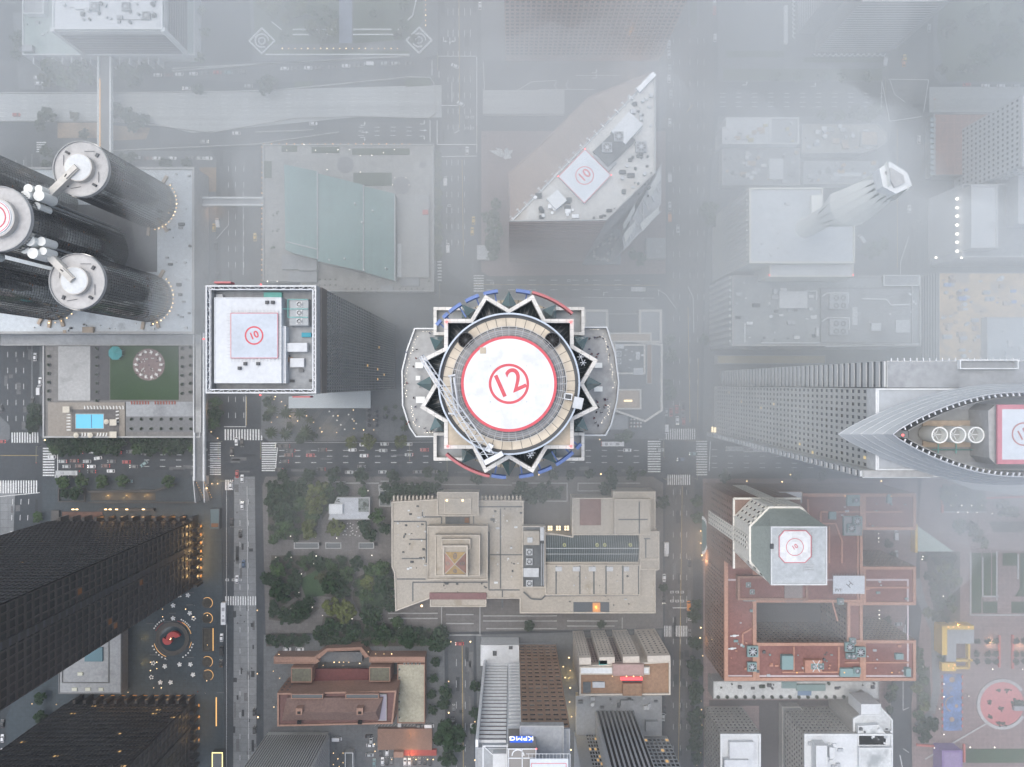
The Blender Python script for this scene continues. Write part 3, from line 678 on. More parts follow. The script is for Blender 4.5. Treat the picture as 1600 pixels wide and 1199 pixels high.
for pts, n in (([(660, 518), (690, 518)], 7), ([(652, 524), (642, 552), (633, 590), (634, 622)], 22), ([(641, 634), (648, 662), (654, 668)], 12), ([(662, 676), (686, 676)], 9)):
    for x, y in along(pts, n): dot('terrace_bulb', x + rj.uniform(-2.2, 2.2), y, zf + 2, e_bulb, .1, 'bulb on the terrace facing the hotel,', 'crane tip', (657, 560), 'string light', 'bulbs strung over the terraces')
for pts, n in (([(920, 515), (934, 515)], 4), ([(941, 520), (950, 555), (958, 590), (960, 608)], 22), ([(953, 630), (948, 650), (940, 662)], 14)):
    for x, y in along(pts, n): dot('terrace_bulb', x + rj.uniform(-2.2, 2.2), y, zf + 2, e_bulb, .1, 'bulb on the terrace facing the avenue,', 'box truck', (997, 453), 'string light', 'bulbs strung over the terraces')
# ---------------------------------------------------------------- roof kit (parts of a building)
def fan_unit(b, px, py, z, n=1, dx=0, dy=0, r=1.3, h=1.6, mat=None, name='cooling_fan'):
    # a row of boxed cooling fans
    for k in range(n):
        x, y = P(px + dx * k, py + dy * k, z)
        m = MB(mat or steel); m.box(x - r * 1.15, y - r * 1.15, x + r * 1.15, y + r * 1.15, z, z + h); m.ring(x, y, r * .92, r, z + h, z + h + .35, 20)
        m.use(black_hole); m.cyl(x, y, r * .92, z + h, z + h + .04, 20); m.use(steel)
        for i in range(8):
            a = math.pi * i / 4; m.bar((x + .2 * math.cos(a), y + .2 * math.sin(a)), (x + r * .85 * math.cos(a), y + r * .85 * math.sin(a)), .2 * r, z + h + .05, z + h + .12)
        m.cyl(x, y, .25 * r, z + h, z + h + .25, 8); m.build(name, b)
def units(b, L, z, mat, name='air_handler', h=1.5):
    for q in L:
        x0, y0, x1, y1 = q[:4]; hh = q[4] if len(q) > 4 else h
        m = MB(mat); p = PR(x0, y0, x1, y1, z + hh); m.prism(p, z, z + hh * .93, inset=0); m.prism(offset(p, -.12), z + hh * .93, z + hh); m.build(name, b)
def pipes(b, Ls, z, mat, r=.16, name='pipe'):
    for pts in Ls:
        m = MB(mat); q = [(*P(x, y, z + .6), z + .6) for x, y in pts]
        for a, c in zip(q, q[1:]): m.tube(a, c, r, 6)
        for a in q: m.tube((a[0], a[1], z), a, r * .7, 5)
        m.build(name, b)
def scatter(b, px0, py0, px1, py1, z, n, seed, mats, smin=.5, smax=1.6, name='roof_vent', skip=None):
    r = random.Random(seed)
    for i in range(n):
        px, py = r.uniform(px0, px1), r.uniform(py0, py1)
        if skip and any(a <= px <= c and b_ <= py <= d for a, b_, c, d in skip): continue
        x, y = P(px, py, z); s = r.uniform(smin, smax); m = MB(r.choice(mats)); k = r.random()
        if k < .4: m.cyl(x, y, s * .4, z, z + s * .8, 8); m.cyl(x, y, s * .5, z + s * .8, z + s, 8)
        else: m.obox(x, y, s * r.uniform(.8, 2), s, z, z + s * .8, 0); m.obox(x + s * .2, y, s * .5, s * .5, z + s * .8, z + s, 0)
        m.build(name, b)
def slab_roof(b, poly, z0, z1, wall, roof, ph=.6, pw=.45, pm=None, wname='wing_wall'):
    block(b, PP(poly, z1), z1, wall, roof, ph, pw, z0, pm, wname)

# ---------------------------------------------------------------- white-roofed office slab, upper left
b = building('office_block', 'white roofed office slab with dark ribbed facade by the expressway', PR(83, -150, 255, 47, 40), 40, conc_dark, roof_white, 1.0, .7, par_mat=conc_white)
A = P(83, 47, 40); B = P(255, 47, 40); C_ = P(255, -150, 40)
glass_violet = M('violet_grey_glass', (0.085, 0.085, 0.1), .25, None, None, spec=.5)
rib = M('violet_grey_spandrel', (0.14, 0.14, 0.16), .6, None, (.7, .1))
bands(b, A, B, 6, 34, 9, .55, rib, glass_violet); bands(b, B, C_, 6, 34, 9, .55, rib, glass_violet)
for p, q in ((A, B), (B, C_)):
    m = MB(conc_white); L, d, n = wall_axes(p, q)
    for i in range(int(L / 1.1)): uv_box(m, p, d, n, i * 1.1, i * 1.1 + .55, 0, .7, 35.5, 39.6)
    m.build('louvre_screen', b)
m = MB(conc_white)
for x, y in (A, B): m.box(x - 1.0, y - 1.0, x + 1.0, y + 1.0, 0, 40.6)
m.build('corner_column', b)
scatter(b, 95, 2, 245, 38, 40.1, 26, 5, [steel, steel_dark, roof_grey], .8, 2.2)
fan_unit(b, 150, 12, 40.1, 2, 48, 0, 1.8, mat=roof_grey); fan_unit(b, 230, 26, 40.1, 1, r=1.7, mat=roof_grey); units(b, [(116, 2, 140, 14)], 40.1, roof_white)
pipes(b, [[(110, 12), (135, 12)], [(185, 24), (192, 31), (222, 31)]], 40.1, steel_dark)
b2 = building('annex_building', 'low annex with pale green roof joined to the white roofed office slab', PR(36, -120, 305, 87, 9), 9, conc_white, M('mint_roof', (0.33, 0.4, 0.385), .85, (.05, .12), (.6, .1), stain=(.06, .6, (.24, .3, .29))), .8, .6, par_mat=conc_white)
scatter(b2, 40, 25, 80, 82, 9.1, 8, 8, [roof_grey, steel]); units(b2, [(34, 70, 50, 80, 3)], 9.1, roof_grey); slab_roof(b2, rect(36, -20, 69, 22), 9.1, 13, conc_white, roof_grey)
m = MB(conc_white)
for i in range(14): x, y = P(52 + i * 15, 90, 8); m.box(x - .25, y - 3.5, x + .25, y, 0, 8)
m.build('buttress_fin', b2)
# ---------------------------------------------------------------- footbridges
def footbridge(label, x0, y0, x1, y1, z, lit=False, deck=None):
    vert = abs(y1 - y0) > abs(x1 - x0); c = P((x0 + x1) / 2, (y0 + y1) / 2, z)
    b = thing('footbridge', label, 'footbridge', (*c, 0))
    MB(deck or conc_dark).pbox(x0, y0, x1, y1, z, z - 1.2).build('deck', b)
    for k in (0, 1):
        m = MB(conc_white)
        if vert: xx = (x0, x1)[k]; m.pbox(xx - 1.4, y0, xx + 1.4, y1, z + 1.3, z - 1.3)
        else: yy = (y0, y1)[k]; m.pbox(x0, yy - 1.4, x1, yy + 1.4, z + 1.3, z - 1.3)
        m.build('side_rail', b)
    if lit:
        m = MB(e_amber); m.pbox(x0 + 2.6, y0 + 35, x0 + 3.6, y1 - 6, z + .5, z + .35); m.build('light_strip', b)
    m = MB(conc)
    for t in (.2, .5, .8):
        x, y = P(x0 + (x1 - x0) * (t if not vert else .5), y0 + (y1 - y0) * (t if vert else .5), z); m.cyl(x, y, .8, 0, z - 1.2, 10)
    m.build('pier', b); return b
footbridge('long footbridge with amber light strip crossing the expressway', 153, 88, 172, 238, 9, True)
footbridge('narrow pale footbridge between the cylinder hotel and the green roofed gym', 302, 309, 411, 320, 9, deck=roof_grey)
footbridge('footbridge from the hotel pool deck over the queue of cars', 303, 520, 318, 752, 11.5, deck=conc_dark)
# planted stair at the bridge's foot
st = thing('planted_stairway', 'planted stairway with rows of amber lights below the pool deck footbridge', 'stairway', (*P(313, 766), 0))
m = MB(steel_dark)
for i in range(14): m.pbox(302 + i * .8, 745 + i * 2.6, 318 + i * .8, 747.6 + i * 2.6, 7 - i * .5, 0)
m.build('flight', st); m = MB(steel)
m.bar(P(302, 745, 7), P(312, 783, 1), .5, .2, 7.6); m.bar(P(318, 745, 7), P(326, 783, 1), .5, .2, 7.6); m.build('handrail', st); m = MB(e_amber)
for i in range(9):
    for o_ in (1.5, 14): m.sphere(*P(302 + i * 1.2 + o_, 747 + i * 4, 8), 8 - i * .6, .22, 6, 4)
m.build('step_light', st)

# ---------------------------------------------------------------- the hotel of glass cylinders
hotel = thing('cylinder_hotel', 'hotel of five dark mirrored glass cylinders on a white concrete podium', 'hotel', (*P(150, 390, 20), 0))
HP = 20.0
block(hotel, PR(-120, 262, 305, 522, HP), HP, conc, M('podium_roof', (0.53, 0.575, 0.61), .8, (.04, .1), (.5, .08), stain=(.08, .62, (.3, .33, .35))), 1.2, 1.2, par_mat=conc, wname='podium')
scatter(hotel, 250, 270, 298, 515, HP + .1, 26, 3, [steel, steel_dark, roof_grey], .6, 1.7)
scatter(hotel, 50, 505, 250, 518, HP + .1, 16, 4, [steel, steel_dark, conc_white], .6, 1.5)
units(hotel, [(128, 511, 145, 520, 2.5), (98, 516, 103, 521, 1.5)], HP + .1, roof_tan)
m = MB(M('court_roof', (.085, .09, .1), .6, (.06, .2), (.7, .15))); m.prism(PR(120, 320, 245, 425, HP + .4), HP, HP + .4); m.build('court_roof', hotel)
disc_m = M('disc_roof', (.47, .465, .46), .85, (.06, .1), (.5, .1), stain=(.12, .58, (.33, .325, .32)))
drumw = M('drum_wall', (.52, .5, .47), .8, (.06, .1), (.5, .08), stain=(.12, .6, (.36, .35, .33)))
def cylinder_tower(bx, by, r, h, rd, core, fl, mul_n, cap=True):
    x, y = P(bx, by, HP); n = 72
    tw = MB(bronze_mirror).cyl(x, y, r, HP, h - 1.5, n).build('glass_cylinder', hotel)
    m = MB(M('cylinder_grid', (.06, .064, .068), .5, None, None) if not bpy.data.materials.get('cylinder_grid') else bpy.data.materials['cylinder_grid'])
    for j in range(fl):
        z = HP + 3 + (h - HP - 6) * j / fl; m.ring(x, y, r, r + .07, z, z + .28, n)
    for k in range(mul_n):
        a = 2 * math.pi * k / mul_n; c, s = math.cos(a), math.sin(a); m.bar((x + r * c - .02 * c, y + r * s), (x + (r + .12) * c, y + (r + .12) * s), .12, HP, h - 1.6)
    m.build('glazing_grid', tw)
    rr_ = random.Random(int(bx)); m = MB(e_windim)
    for k in range(26):
        a = rr_.uniform(0, 6.28); z = rr_.choice([HP + 4.4 + (h - HP - 6) * j / fl for j in range(fl - 2)])
        m.ring(x, y, r + .02, r + .09, z, z + .8, 1, a, a + .07)
    m.build('lit_room', tw)
    m = MB(disc_m); m.cyl(x, y, rd, h - 1.6, h, n); m.use(conc); m.ring(x, y, rd - .35, rd + .05, h, h + .9, n); m.build('roof_disc', hotel)
    m = MB(drumw); m.cyl(x, y, core, h, h + 3.2, 40); m.use(conc_white); m.cyl(x, y, core * .93, h + 3.2, h + 3.3, 40); m.build('roof_drum', hotel)
    return x, y
c1 = cylinder_tower(237, 319, 12.9, 93, 12.6, 6.3, 30, 60); c2 = cylinder_tower(232, 466, 12.9, 93, 12.6, 6.3, 30, 60)
c3 = cylinder_tower(85, 322, 12.9, 93, 12.6, 6.3, 30, 60); c4 = cylinder_tower(85, 463, 12.9, 93, 12.6, 6.3, 30, 60)
c0 = cylinder_tower(160, 394, 14.2, 110, 14.1, 8.4, 36, 66)
hp = MB(pad_white).cyl(*c0, 7.2, 113.2, 113.8, 64).build('helipad', hotel); MB(pad_red).ring(*c0, 4.6, 5.2, 113.8, 113.83, 64).build('red_circle', hp); MB(pad_red).ring(*c0, 6.5, 6.8, 113.8, 113.83, 64).build('red_border', hp)
arm = M('lift_bridge', (.54, .52, .48), .8, (.06, .1), (.6, .1))
for c, sgn in ((c1, 1), (c2, -1), (c3, 1), (c4, -1)):
    d = Vector((c0[0] - c[0], c0[1] - c[1])); d.normalize(); sd_ = Vector((-d.y, d.x))
    q = Vector(c) + d * 24; L = (Vector(c0) - Vector(c)).length
    m = MB(arm); m.bar(c, (c[0] + d.x * (L - 15), c[1] + d.y * (L - 15)), 3.0, 93, 97.6); m.bar(c, (c[0] + d.x * 7, c[1] + d.y * 7), 2.2, 97.6, 98.4)
    m.use(black_hole); m.obox(c[0] + d.x * 6, c[1] + d.y * 6, 1.6, .5, 98.4, 98.46, math.atan2(d.y, d.x) + .2); m.build('lift_bridge', hotel)
    m = MB(sail_white); e = Vector(c0) - d * 15.4
    for k, (u, v, rr_, zz) in enumerate(((-1, -4.2, 2.0, 104), (1.5, -1.5, 2.3, 106.5), (-2.5, 1.8, 2.4, 105), (2, 3.6, 1.9, 103.5), (-4, -1.5, 1.7, 103))):
        m.cyl(e.x + sd_.x * v + d.x * u, e.y + sd_.y * v + d.y * u, rr_, 94, zz, 20)
    m.build('lift_motor_room', hotel)
    m = MB(steel)
    for o_ in (-2.1, 2.1):
        m.obox(e.x + sd_.x * o_, e.y + sd_.y * o_, .7, .7, HP, 94, math.atan2(d.y, d.x))
    m.build('lift_rail', hotel)
m = MB(steel_dark)
for c in (c1, c2):
    for a in (40, 130, 230, 310): m.obox(c[0] + 9.5 * math.cos(R(a)), c[1] + 9.5 * math.sin(R(a)), 1.8, 1.1, 93, 94, R(a + 20)); m.tube((c[0] + 10 * math.cos(R(a + 12)), c[1] + 10 * math.sin(R(a + 12)), 93.4), (c[0] + 8 * math.cos(R(a + 40)), c[1] + 8 * math.sin(R(a + 40)), 93.4), .12)
m.build('roof_machinery', hotel)
for (cx, cy), a0, a1, n in ((c1, -78, 40, 15), (c2, -75, 42, 14), (c4, -95, -42, 5)):
    for k in range(n):
        a = R(a0 + (a1 - a0) * k / (n - 1)); x, y = cx + 14.6 * math.cos(a), cy + 14.6 * math.sin(a)
        px, py = 800 + x * F / (H - HP - 3), 599.5 - y * F / (H - HP - 3)
        dot('base_lamp', px, py, HP, e_warm, .36, 'warm globe lamp ringing a hotel cylinder,', 'pool', (140, 658), 'lamp', 'globe lamps round the glass cylinders', 2.4)
m = MB(roof_tan)
for c, angs in ((c2, (-100, -70, 60)), (c4, (-118, -98, -72)), (c1, (-95, -60, 60))):
    for a in angs: m.obox(c[0] + 15 * math.cos(R(a)), c[1] + 15 * math.sin(R(a)), 4.4, 1.5, HP, HP + 1.6, R(a))
m.build('podium_rib', hotel)

# ---------------------------------------------------------------- pool deck block
ZD = 11.0
deck = building('pool_deck_block', 'low block with a lawn terrace and lit swimming pool on its roof', PR(68, 524, 314, 684, ZD), ZD, conc_dark, M('deck_paving', (.2, .195, .19), .9, (.05, .12), (.6, .1), joint=(2.0, .05, .75)), 1.0, .8, par_mat=conc)
slab_roof(deck, [(0, 522), (314, 522), (314, 540), (0, 540)], ZD - 3, ZD + 1.5, conc, roof_grey)
slab_roof(deck, [(304, 522), (315, 522), (315, 676), (304, 676)], ZD - 2, ZD + 1.2, conc, conc)
MB(conc).pbox(91, 541, 141, 626, ZD + .35, ZD).build('roof_slab', deck)
MB(M('deck_border', (.085, .085, .09), .9, None, (.6, .1))).pbox(141, 541, 171, 626, ZD + .12, ZD).build('planter_strip', deck)
MB(lawn).pbox(172, 540, 279, 625, ZD + .25, ZD).build('lawn', deck)
MB(pave_pink).cyl(*P(233, 570, ZD), 8.8, ZD + .2, ZD + .34, 40).build('patio', deck)
MB(M('terrace_stone', (.27, .245, .215), .9, (.05, .1), (.6, .1))).pbox(75, 629, 195, 682, ZD + .7, ZD).build('pool_terrace', deck)
MB(pave_warm).pbox(112, 640, 186, 675, ZD + .78, ZD + .7).build('pool_surround', deck)
pl_ = MB(e_pool).pbox(118.5, 647.5, 161.5, 669.5, ZD + .84, ZD + .78).build('pool', deck)
m = MB(M('lane_tile', (.03, .12, .3), .4, None, None)); m.pbox(142.3, 648.2, 143.5, 669, ZD + .86, ZD + .84); m.build('lane_line', pl_)
MB(conc).outline(PR(117.5, 646.5, 162.5, 670.5, ZD + .9), .35, ZD + .78, ZD + .93).build('coping', pl_)
MB(roof_grey).pbox(197, 628, 304, 651, ZD + .3, ZD).build('terrace_floor', deck); MB(conc_dark).pbox(197, 651, 304, 675, ZD + .5, ZD).build('terrace_floor', deck)
MB(e_amber).pbox(197, 677.5, 250, 678.5, ZD - .5, ZD - .9).build('soffit_light', deck)
def furn(mb, name, spots, z, base, anchor, apx, cat, group, rz=None, seed=1):
    me = mb.mesh(name); r = random.Random(seed); L = []
    for s_ in spots:
        x, y = P(s_[0], s_[1], z); a = s_[2] if len(s_) > 2 else (rz if rz is not None else r.uniform(0, 6.28))
        o = O(name, me, None, loc=(x, y, z), rz=a); reg(o, base, anchor, apx, cat, group); L.append(o)
    return L
def lounger_mb(mat):
    m = MB(mat); m.box(-.35, -.95, .35, .35, .3, .42)
    m.quads([(-.35, .35, .42), (.35, .35, .42), (.35, .95, .85), (-.35, .95, .85), (-.35, .35, .32), (.35, .35, .32), (.35, 1.0, .78), (-.35, 1.0, .78)], [(0, 1, 2, 3), (7, 6, 5, 4), (0, 4, 5, 1), (1, 5, 6, 2), (2, 6, 7, 3), (3, 7, 4, 0)])
    for x in (-.3, .3):
        for y in (-.85, .3): m.box(x - .04, y - .04, x + .04, y + .04, 0, .3)
    return m
cush = M('white_cushion', (.68, .68, .66), .8, None, (.9, .05))
sp = [(133 + i * 5, 637, .2 * (i % 3)) for i in range(13)] + [(129 + i * 4.6, 679, 3.14) for i in range(4)] + [(153 + i * 4.6, 679, 3.0) for i in range(4)] + [(108, 648 + i * 4.8, 1.57) for i in range(6)] + [(184, 643 + i * 5.5, -1.4) for i in range(4)]
furn(lounger_mb(cush), 'sun_lounger', sp, ZD + .75, 'white sun lounger on the hotel pool terrace,', 'pool', (140, 658), 'sun lounger', 'sun loungers round the hotel pool')
def parasol_mb(mat, r, h, n=8):
    m = MB(mat)
    for i in range(n):
        a, c = 2 * math.pi * i / n, 2 * math.pi * (i + 1) / n
        m.face([(r * math.cos(a), r * math.sin(a), h - .45), (r * math.cos(c), r * math.sin(c), h - .45), (0, 0, h + .25)]); m.face([(r * math.cos(c), r * math.sin(c), h - .5), (r * math.cos(a), r * math.sin(a), h - .5), (0, 0, h + .15)])
    m.use(steel_dark); m.cyl(0, 0, .05, 0, h, 6); m.cyl(0, 0, .35, 0, .1, 10); return m
canvas = M('cream_canvas', (.58, .54, .46), .9, None, (.8, .06))
furn(parasol_mb(canvas, 1.5, 2.6), 'parasol', [(144, 680), (169, 659), (122, 680)], ZD + .75, 'round cream parasol on the hotel pool terrace,', 'pool', (140, 658), 'parasol', 'cream parasols at the hotel pool')
gz = thing('gazebo', 'teal eight sided gazebo roof on the lawn terrace', 'gazebo', (*P(180, 552, ZD), ZD))
m = MB(M('teal_canvas', (.05, .26, .27), .7, (.2, .08), None)); x, y = P(180, 552, ZD + 3)
for i in range(8):
    a, c = R(45 * i + 22), R(45 * i + 67); m.face([(x + 3.9 * math.cos(a), y + 3.9 * math.sin(a), ZD + 3), (x + 3.9 * math.cos(c), y + 3.9 * math.sin(c), ZD + 3), (x, y, ZD + 4.6)])
m.build('canopy', gz)
for i in range(8):
    a = R(45 * i + 22); m = MB(steel_white); m.cyl(x + 3.6 * math.cos(a), y + 3.6 * math.sin(a), .08, ZD, ZD + 3.1, 6); m.build('post', gz)
cab = MB(canvas); cab.box(-1.9, -1.7, 1.9, 1.7, 2.4, 2.55)
for u in (-1.7, 1.7):
    for v in (-1.5, 1.5): cab.box(u - .07, v - .07, u + .07, v + .07, 0, 2.4)
furn(cab, 'cabana', [(107, 640), (180, 660), (180, 679)], ZD + .75, 'square beige cabana on the pool terrace,', 'pool', (140, 658), 'cabana', 'cabanas at the hotel pool', rz=0)
def table_mb(mat, r=.55):
    m = MB(mat); m.cyl(0, 0, r, .7, .75, 14); m.cyl(0, 0, .05, 0, .7, 6); m.cyl(0, 0, .25, 0, .04, 8); return m
def chair_mb(mat):
    m = MB(mat); m.box(-.25, -.25, .25, .25, .42, .48); m.box(-.25, .2, .25, .26, .48, .9)
    for u in (-.21, .21):
        for v in (-.21, .21): m.box(u - .03, v - .03, u + .03, v + .03, 0, .42)
    return m
rj = random.Random(11); ts, cs_ = [], []
for i in range(14):
    a = 2 * math.pi * i / 14; t = (233 + 20 * math.cos(a), 570 + 20 * math.sin(a)); ts.append(t)
    for k in range(3):
        c = rj.uniform(0, 6.28); cs_.append((t[0] + 2.9 * math.cos(c), t[1] + 2.9 * math.sin(c)))
for k in range(18): cs_.append((233 + rj.uniform(-11, 11), 570 + rj.choice((-9, 9, -5, 6)) + rj.uniform(-1, 1)))
furn(table_mb(cush, .7), 'cafe_table', ts, ZD + .35, 'white round table on the pink lawn patio,', 'teal gazebo', (180, 552), 'table', 'tables on the lawn patio')
furn(chair_mb(cush), 'cafe_chair', cs_, ZD + .35, 'white chair at the pink lawn patio,', 'teal gazebo', (180, 552), 'chair', 'chairs on the lawn patio')
red_seat = M('red_cushion', (.32, .1, .07), .9, None, (.9, .1))
furn(lounger_mb(red_seat), 'deck_chair', [(206 + i * 4.4, 629.5, 0) for i in range(7)] + [(243 + i * 4.4, 629.5, 0) for i in range(8)], ZD + .4, 'red cushioned deck chair lined along the terrace edge,', 'pool', (140, 658), 'deck chair', 'red deck chairs along the lawn', rz=0)
def planter_mb():
    m = MB(conc_dark); m.cyl(0, 0, 1.0, 0, .7, 14); m.use(steel_dark); m.cyl(0, 0, .85, .7, .72, 14); m.use(M('planter_shrub', (.03, .05, .022), .95, (.4, .2), (2, .3)))
    r = random.Random(5)
    for k in range(26): a = r.uniform(0, 6.28); q = r.uniform(0, .7); m.sphere(q * math.cos(a), q * math.sin(a), .8 + r.uniform(0, .5), r.uniform(.15, .28), 5, 4)
    return m
furn(planter_mb(), 'round_planter', [(152, 545 + i * 13.5) for i in range(7)] + [(77, 557 + i * 13.5) for i in range(6)] + [(285, 545 + i * 14) for i in range(6)] + [(298, 543 + i * 14) for i in range(6)] + [(206 + i * 15.5, 655) for i in range(7)] + [(206 + i * 15.5, 670) for i in range(7)], ZD + .2, 'round planter with a small shrub on the pool deck block,', 'pool', (140, 658), 'planter', 'round planters on the pool deck block')

# ---------------------------------------------------------------- square grey tower with helipad, and the wing roof south of it
ZC = 191.0
q = PR(321, 446, 494, 615, ZC)
ct = building('square_tower', 'square glass tower with recessed white roof and grey square helipad', q, ZC - 6, M('grey_brown_wall', (.16, .15, .14), .6, (.05, .1), None), roof_grey, 0, .5)
m = MB(steel); m.outline(q, .5, ZC - 6, ZC); m.outline(offset(q, -1.1), .35, ZC - 6, ZC - 1.5); m.build('parapet', ct)
m = MB(steel_white); qi = offset(q, -1.3)
for k in range(4):
    a, c = Vector(q[k]), Vector(q[(k + 1) % 4]); ai, ci = Vector(qi[k]), Vector(qi[(k + 1) % 4])
    for i in range(13):
        t, u = i / 12, (i + .5) / 12; p0 = a.lerp(c, t); p1 = ai.lerp(ci, min(1, u)); m.tube((*p0, ZC - .4), (*p1, ZC - .6), .12, 4)
        if i < 12: m.tube((*p1, ZC - .6), (*a.lerp(c, (i + 1) / 12), ZC - .4), .12, 4)
    m.tube((*ai, ZC - .5), (*ci, ZC - .5), .16, 5)
m.build('perimeter_truss', ct)
A, B = q[1], q[2]
if abs(A[0] - B[0]) > 1: A, B = q[0], q[1]
E = sorted(q, key=lambda p: -p[0])[:2]; E.sort(key=lambda p: p[1])
facade(ct, E[0], E[1], 6, ZC - 7, 30, 44, .86, .8, M('tower_mullion', (.38, .38, .36), .5, None, (.5, .08)), M('tower_glass', (.13, .14, .145), .12, None, None, spec=.8, metal=.1), e_win, .006, .15, seed=9, blinds=False)
MB(M('granite_panel', (.2, .185, .17), .6, (.06, .1), None)).prism([E[0], E[1], (E[1][0] + .5, E[1][1]), (E[0][0] + .5, E[0][1])], ZC - 14, ZC - 5.9).build('cornice', ct)
slab_roof(ct, rect(335, 465, 440, 599), ZC - 6, ZC - 1, conc_white, roof_white, .25, .2); slab_roof(ct, rect(440, 510, 447, 599), ZC - 6, ZC - 2.2, conc_white, roof_white, .2, .2)
zc = ZC - .2
hp = MB(pad_grey).pbox(361, 490, 434, 559.5, zc, zc - .5).build('helipad', ct); MB(pad_red).outline(PR(360.4, 489.2, 434.4, 560, zc), .16, zc - .1, zc + .04).build('red_border', hp)
s_ = (H - zc) / F; cx, cy = P(397, 524.5, zc); MB(pad_red).ring(cx, cy, 12.2 * s_, 14.6 * s_, zc, zc + .04, 48).build('red_circle', hp); paint_text('10', 15 * s_, pad_red, hp, (cx, cy, zc + .05), R(22), bold=.09)
m = MB(steel)
for i in range(14):
    t = i / 13
    for a, c in (((361 + 73 * t, 490), (361 + 73 * t, 484)), ((361 + 73 * t, 559.5), (361 + 73 * t, 566)), ((361, 490 + 69.5 * t), (354, 490 + 69.5 * t)), ((434, 490 + 69.5 * t), (439, 490 + 69.5 * t))): m.bar(P(*a, zc), P(*c, zc), .1, zc - .2, zc - .1)
m.build('safety_net', hp)
zr = ZC - 6
units(ct, [(452, 467, 482, 509, 3)], zr, M('cooling_casing', (.34, .36, .37), .7, None, (.6, .1))); fan_unit(ct, 468, 476, zr + 3, 3, 0, 13.2, .85, .2)
pipes(ct, [[(450, 468), (450, 496), (481, 496)], [(438, 483), (481, 483)], [(450, 468), (481, 468)]], zr + 3, turquoise, .12); units(ct, [(412, 457, 440, 465, 1.2)], zr, turquoise, 'tank'); units(ct, [(471, 520, 486, 527, 1.2)], zr, M('blue_pump', (.03, .25, .33), .5, None, None), 'pump')
units(ct, [(448, 536, 480, 550, 2.5), (453, 560, 475, 574, 1.2), (337, 460, 348, 470, 1), (374, 466, 378, 490, .4)], ZC - 5.5, roof_white); units(ct, [(414, 470, 419, 475, 1), (423, 470, 428, 475, 1), (371, 573, 376, 578, 1), (380, 566, 385, 571, .9), (400, 566, 405, 571, .9)], zr + 5.1, steel_dark, 'vent')
scatter(ct, 450, 555, 490, 605, zr, 10, 2, [steel, steel_dark, conc_dark], .4, 1.0); m = MB(roof_brown); m.obox(*P(450, 562, zr + 1.2), 1.7, .8, zr + 1, zr + 1.2, R(80)); m.obox(*P(455, 562, zr + 1.2), 1.7, .8, zr + 1, zr + 1.2, R(80)); m.build('walkway', ct)
m = MB(red_paint); m.prism(PR(336, 440.5, 362, 443.5, ZC - 3), ZC - 6, ZC - 2); m.build('sign_panel', ct); m = MB(red_paint); m.prism(PR(458, 619, 486, 621.5, ZC - 3), ZC - 6, ZC - 2); m.build('sign_panel', ct)
for x, y in ((408, 445), (318.5, 530), (407, 617.5)): MB(e_red).sphere(*P(x, y, ZC), ZC + .2, .28).build('beacon', ct)
wr = thing('wing_roof', 'pale tapering wing roof pavilion beside the palm court', 'pavilion roof', (*P(515, 625, 14), 0))
MB(M('wing_metal', (.4, .44, .46), .5, (.05, .08), None)).prism(PP([(451, 620), (579, 608), (579, 638), (451, 638)], 14), 13.2, 14).build('roof', wr)
m = MB(steel)
for x, y in ((458, 624), (458, 635), (572, 614), (572, 634), (515, 617), (515, 635)): m.cyl(*P(x, y, 13), .3, 0, 13.2, 8)
m.build('column', wr); MB(red_paint).pbox(459, 619, 486, 620.4, 14.7, 14).build('edge_strip', wr)
# ---------------------------------------------------------------- gym with sloping green metal roofs on its podium
ZY = 8.0
gym = building('green_roofed_gym', 'gym under three large sloping green metal roofs with a rooftop track', PP([(411, 226), (678, 226), (678, 456), (470, 456), (470, 440), (411, 440)], ZY), ZY, conc, M('podium_paving', (.34, .34, .33), .9, (.05, .12), (.6, .1), joint=(3, .06, .75), stain=(.08, .6, (.19, .19, .185))), 1.1, .7, par_mat=conc)
def sheet(b, pts, zs, th, mat, name, walls=None):
    q = [(*P(x, y, z), z) for (x, y), z in zip(pts, zs)]
    if area([p[:2] for p in q]) < 0: q.reverse()
    n = len(q); m = MB(mat); m.quads(q + [(x, y, z - th) for x, y, z in q], [tuple(range(n)), tuple(range(2 * n - 1, n - 1, -1))] + [(i, (i + 1) % n, n + (i + 1) % n, n + i)[::-1] for i in range(n)])
    o = m.build(name, b)
    if walls: w_ = MB(walls); w_.quads([(x * .998 + b.location.x * .002, y * .998 + b.location.y * .002, z - th) for x, y, z in q] + [(x * .998 + b.location.x * .002, y * .998 + b.location.y * .002, ZY) for x, y, z in q], [(i, (i + 1) % n, n + (i + 1) % n, n + i) for i in range(n)]); w_.build('wall', b)
    return o
for pts, zs in (([(444, 257), (496, 268), (496, 405), (456, 395), (446, 390)], (24, 21, 21, 24, 24)), ([(496, 271), (568, 289), (568, 424), (496, 408)], (22.5, 19, 19, 22.5)), ([(568, 291), (617, 303), (617, 439), (568, 425)], (20, 16.5, 16.5, 20))):
    sheet(gym, pts, zs, .5, copper, 'metal_roof', conc)
m = MB(steel)
for x0, y0, x1, y1, z0_, z1_ in ((496, 268, 496, 405, 23, 23), (568, 289, 568, 424, 20.5, 20.5), (448, 378, 497, 390, 24.4, 21.5), (617, 303, 617, 439, 17, 17)): m.tube((*P(x0, y0, z0_), z0_), (*P(x1, y1, z1_), z1_), .4, 5)
m.build('ridge_gutter', gym)
m = MB(conc_white)
for x, y in ((554, 318), (582, 329), (565, 347), (538, 404), (602, 419), (514, 406), (568, 422)): m.cyl(*P(x, y, 22), .5, 15, 22.2, 8)
m.build('roof_vent', gym)
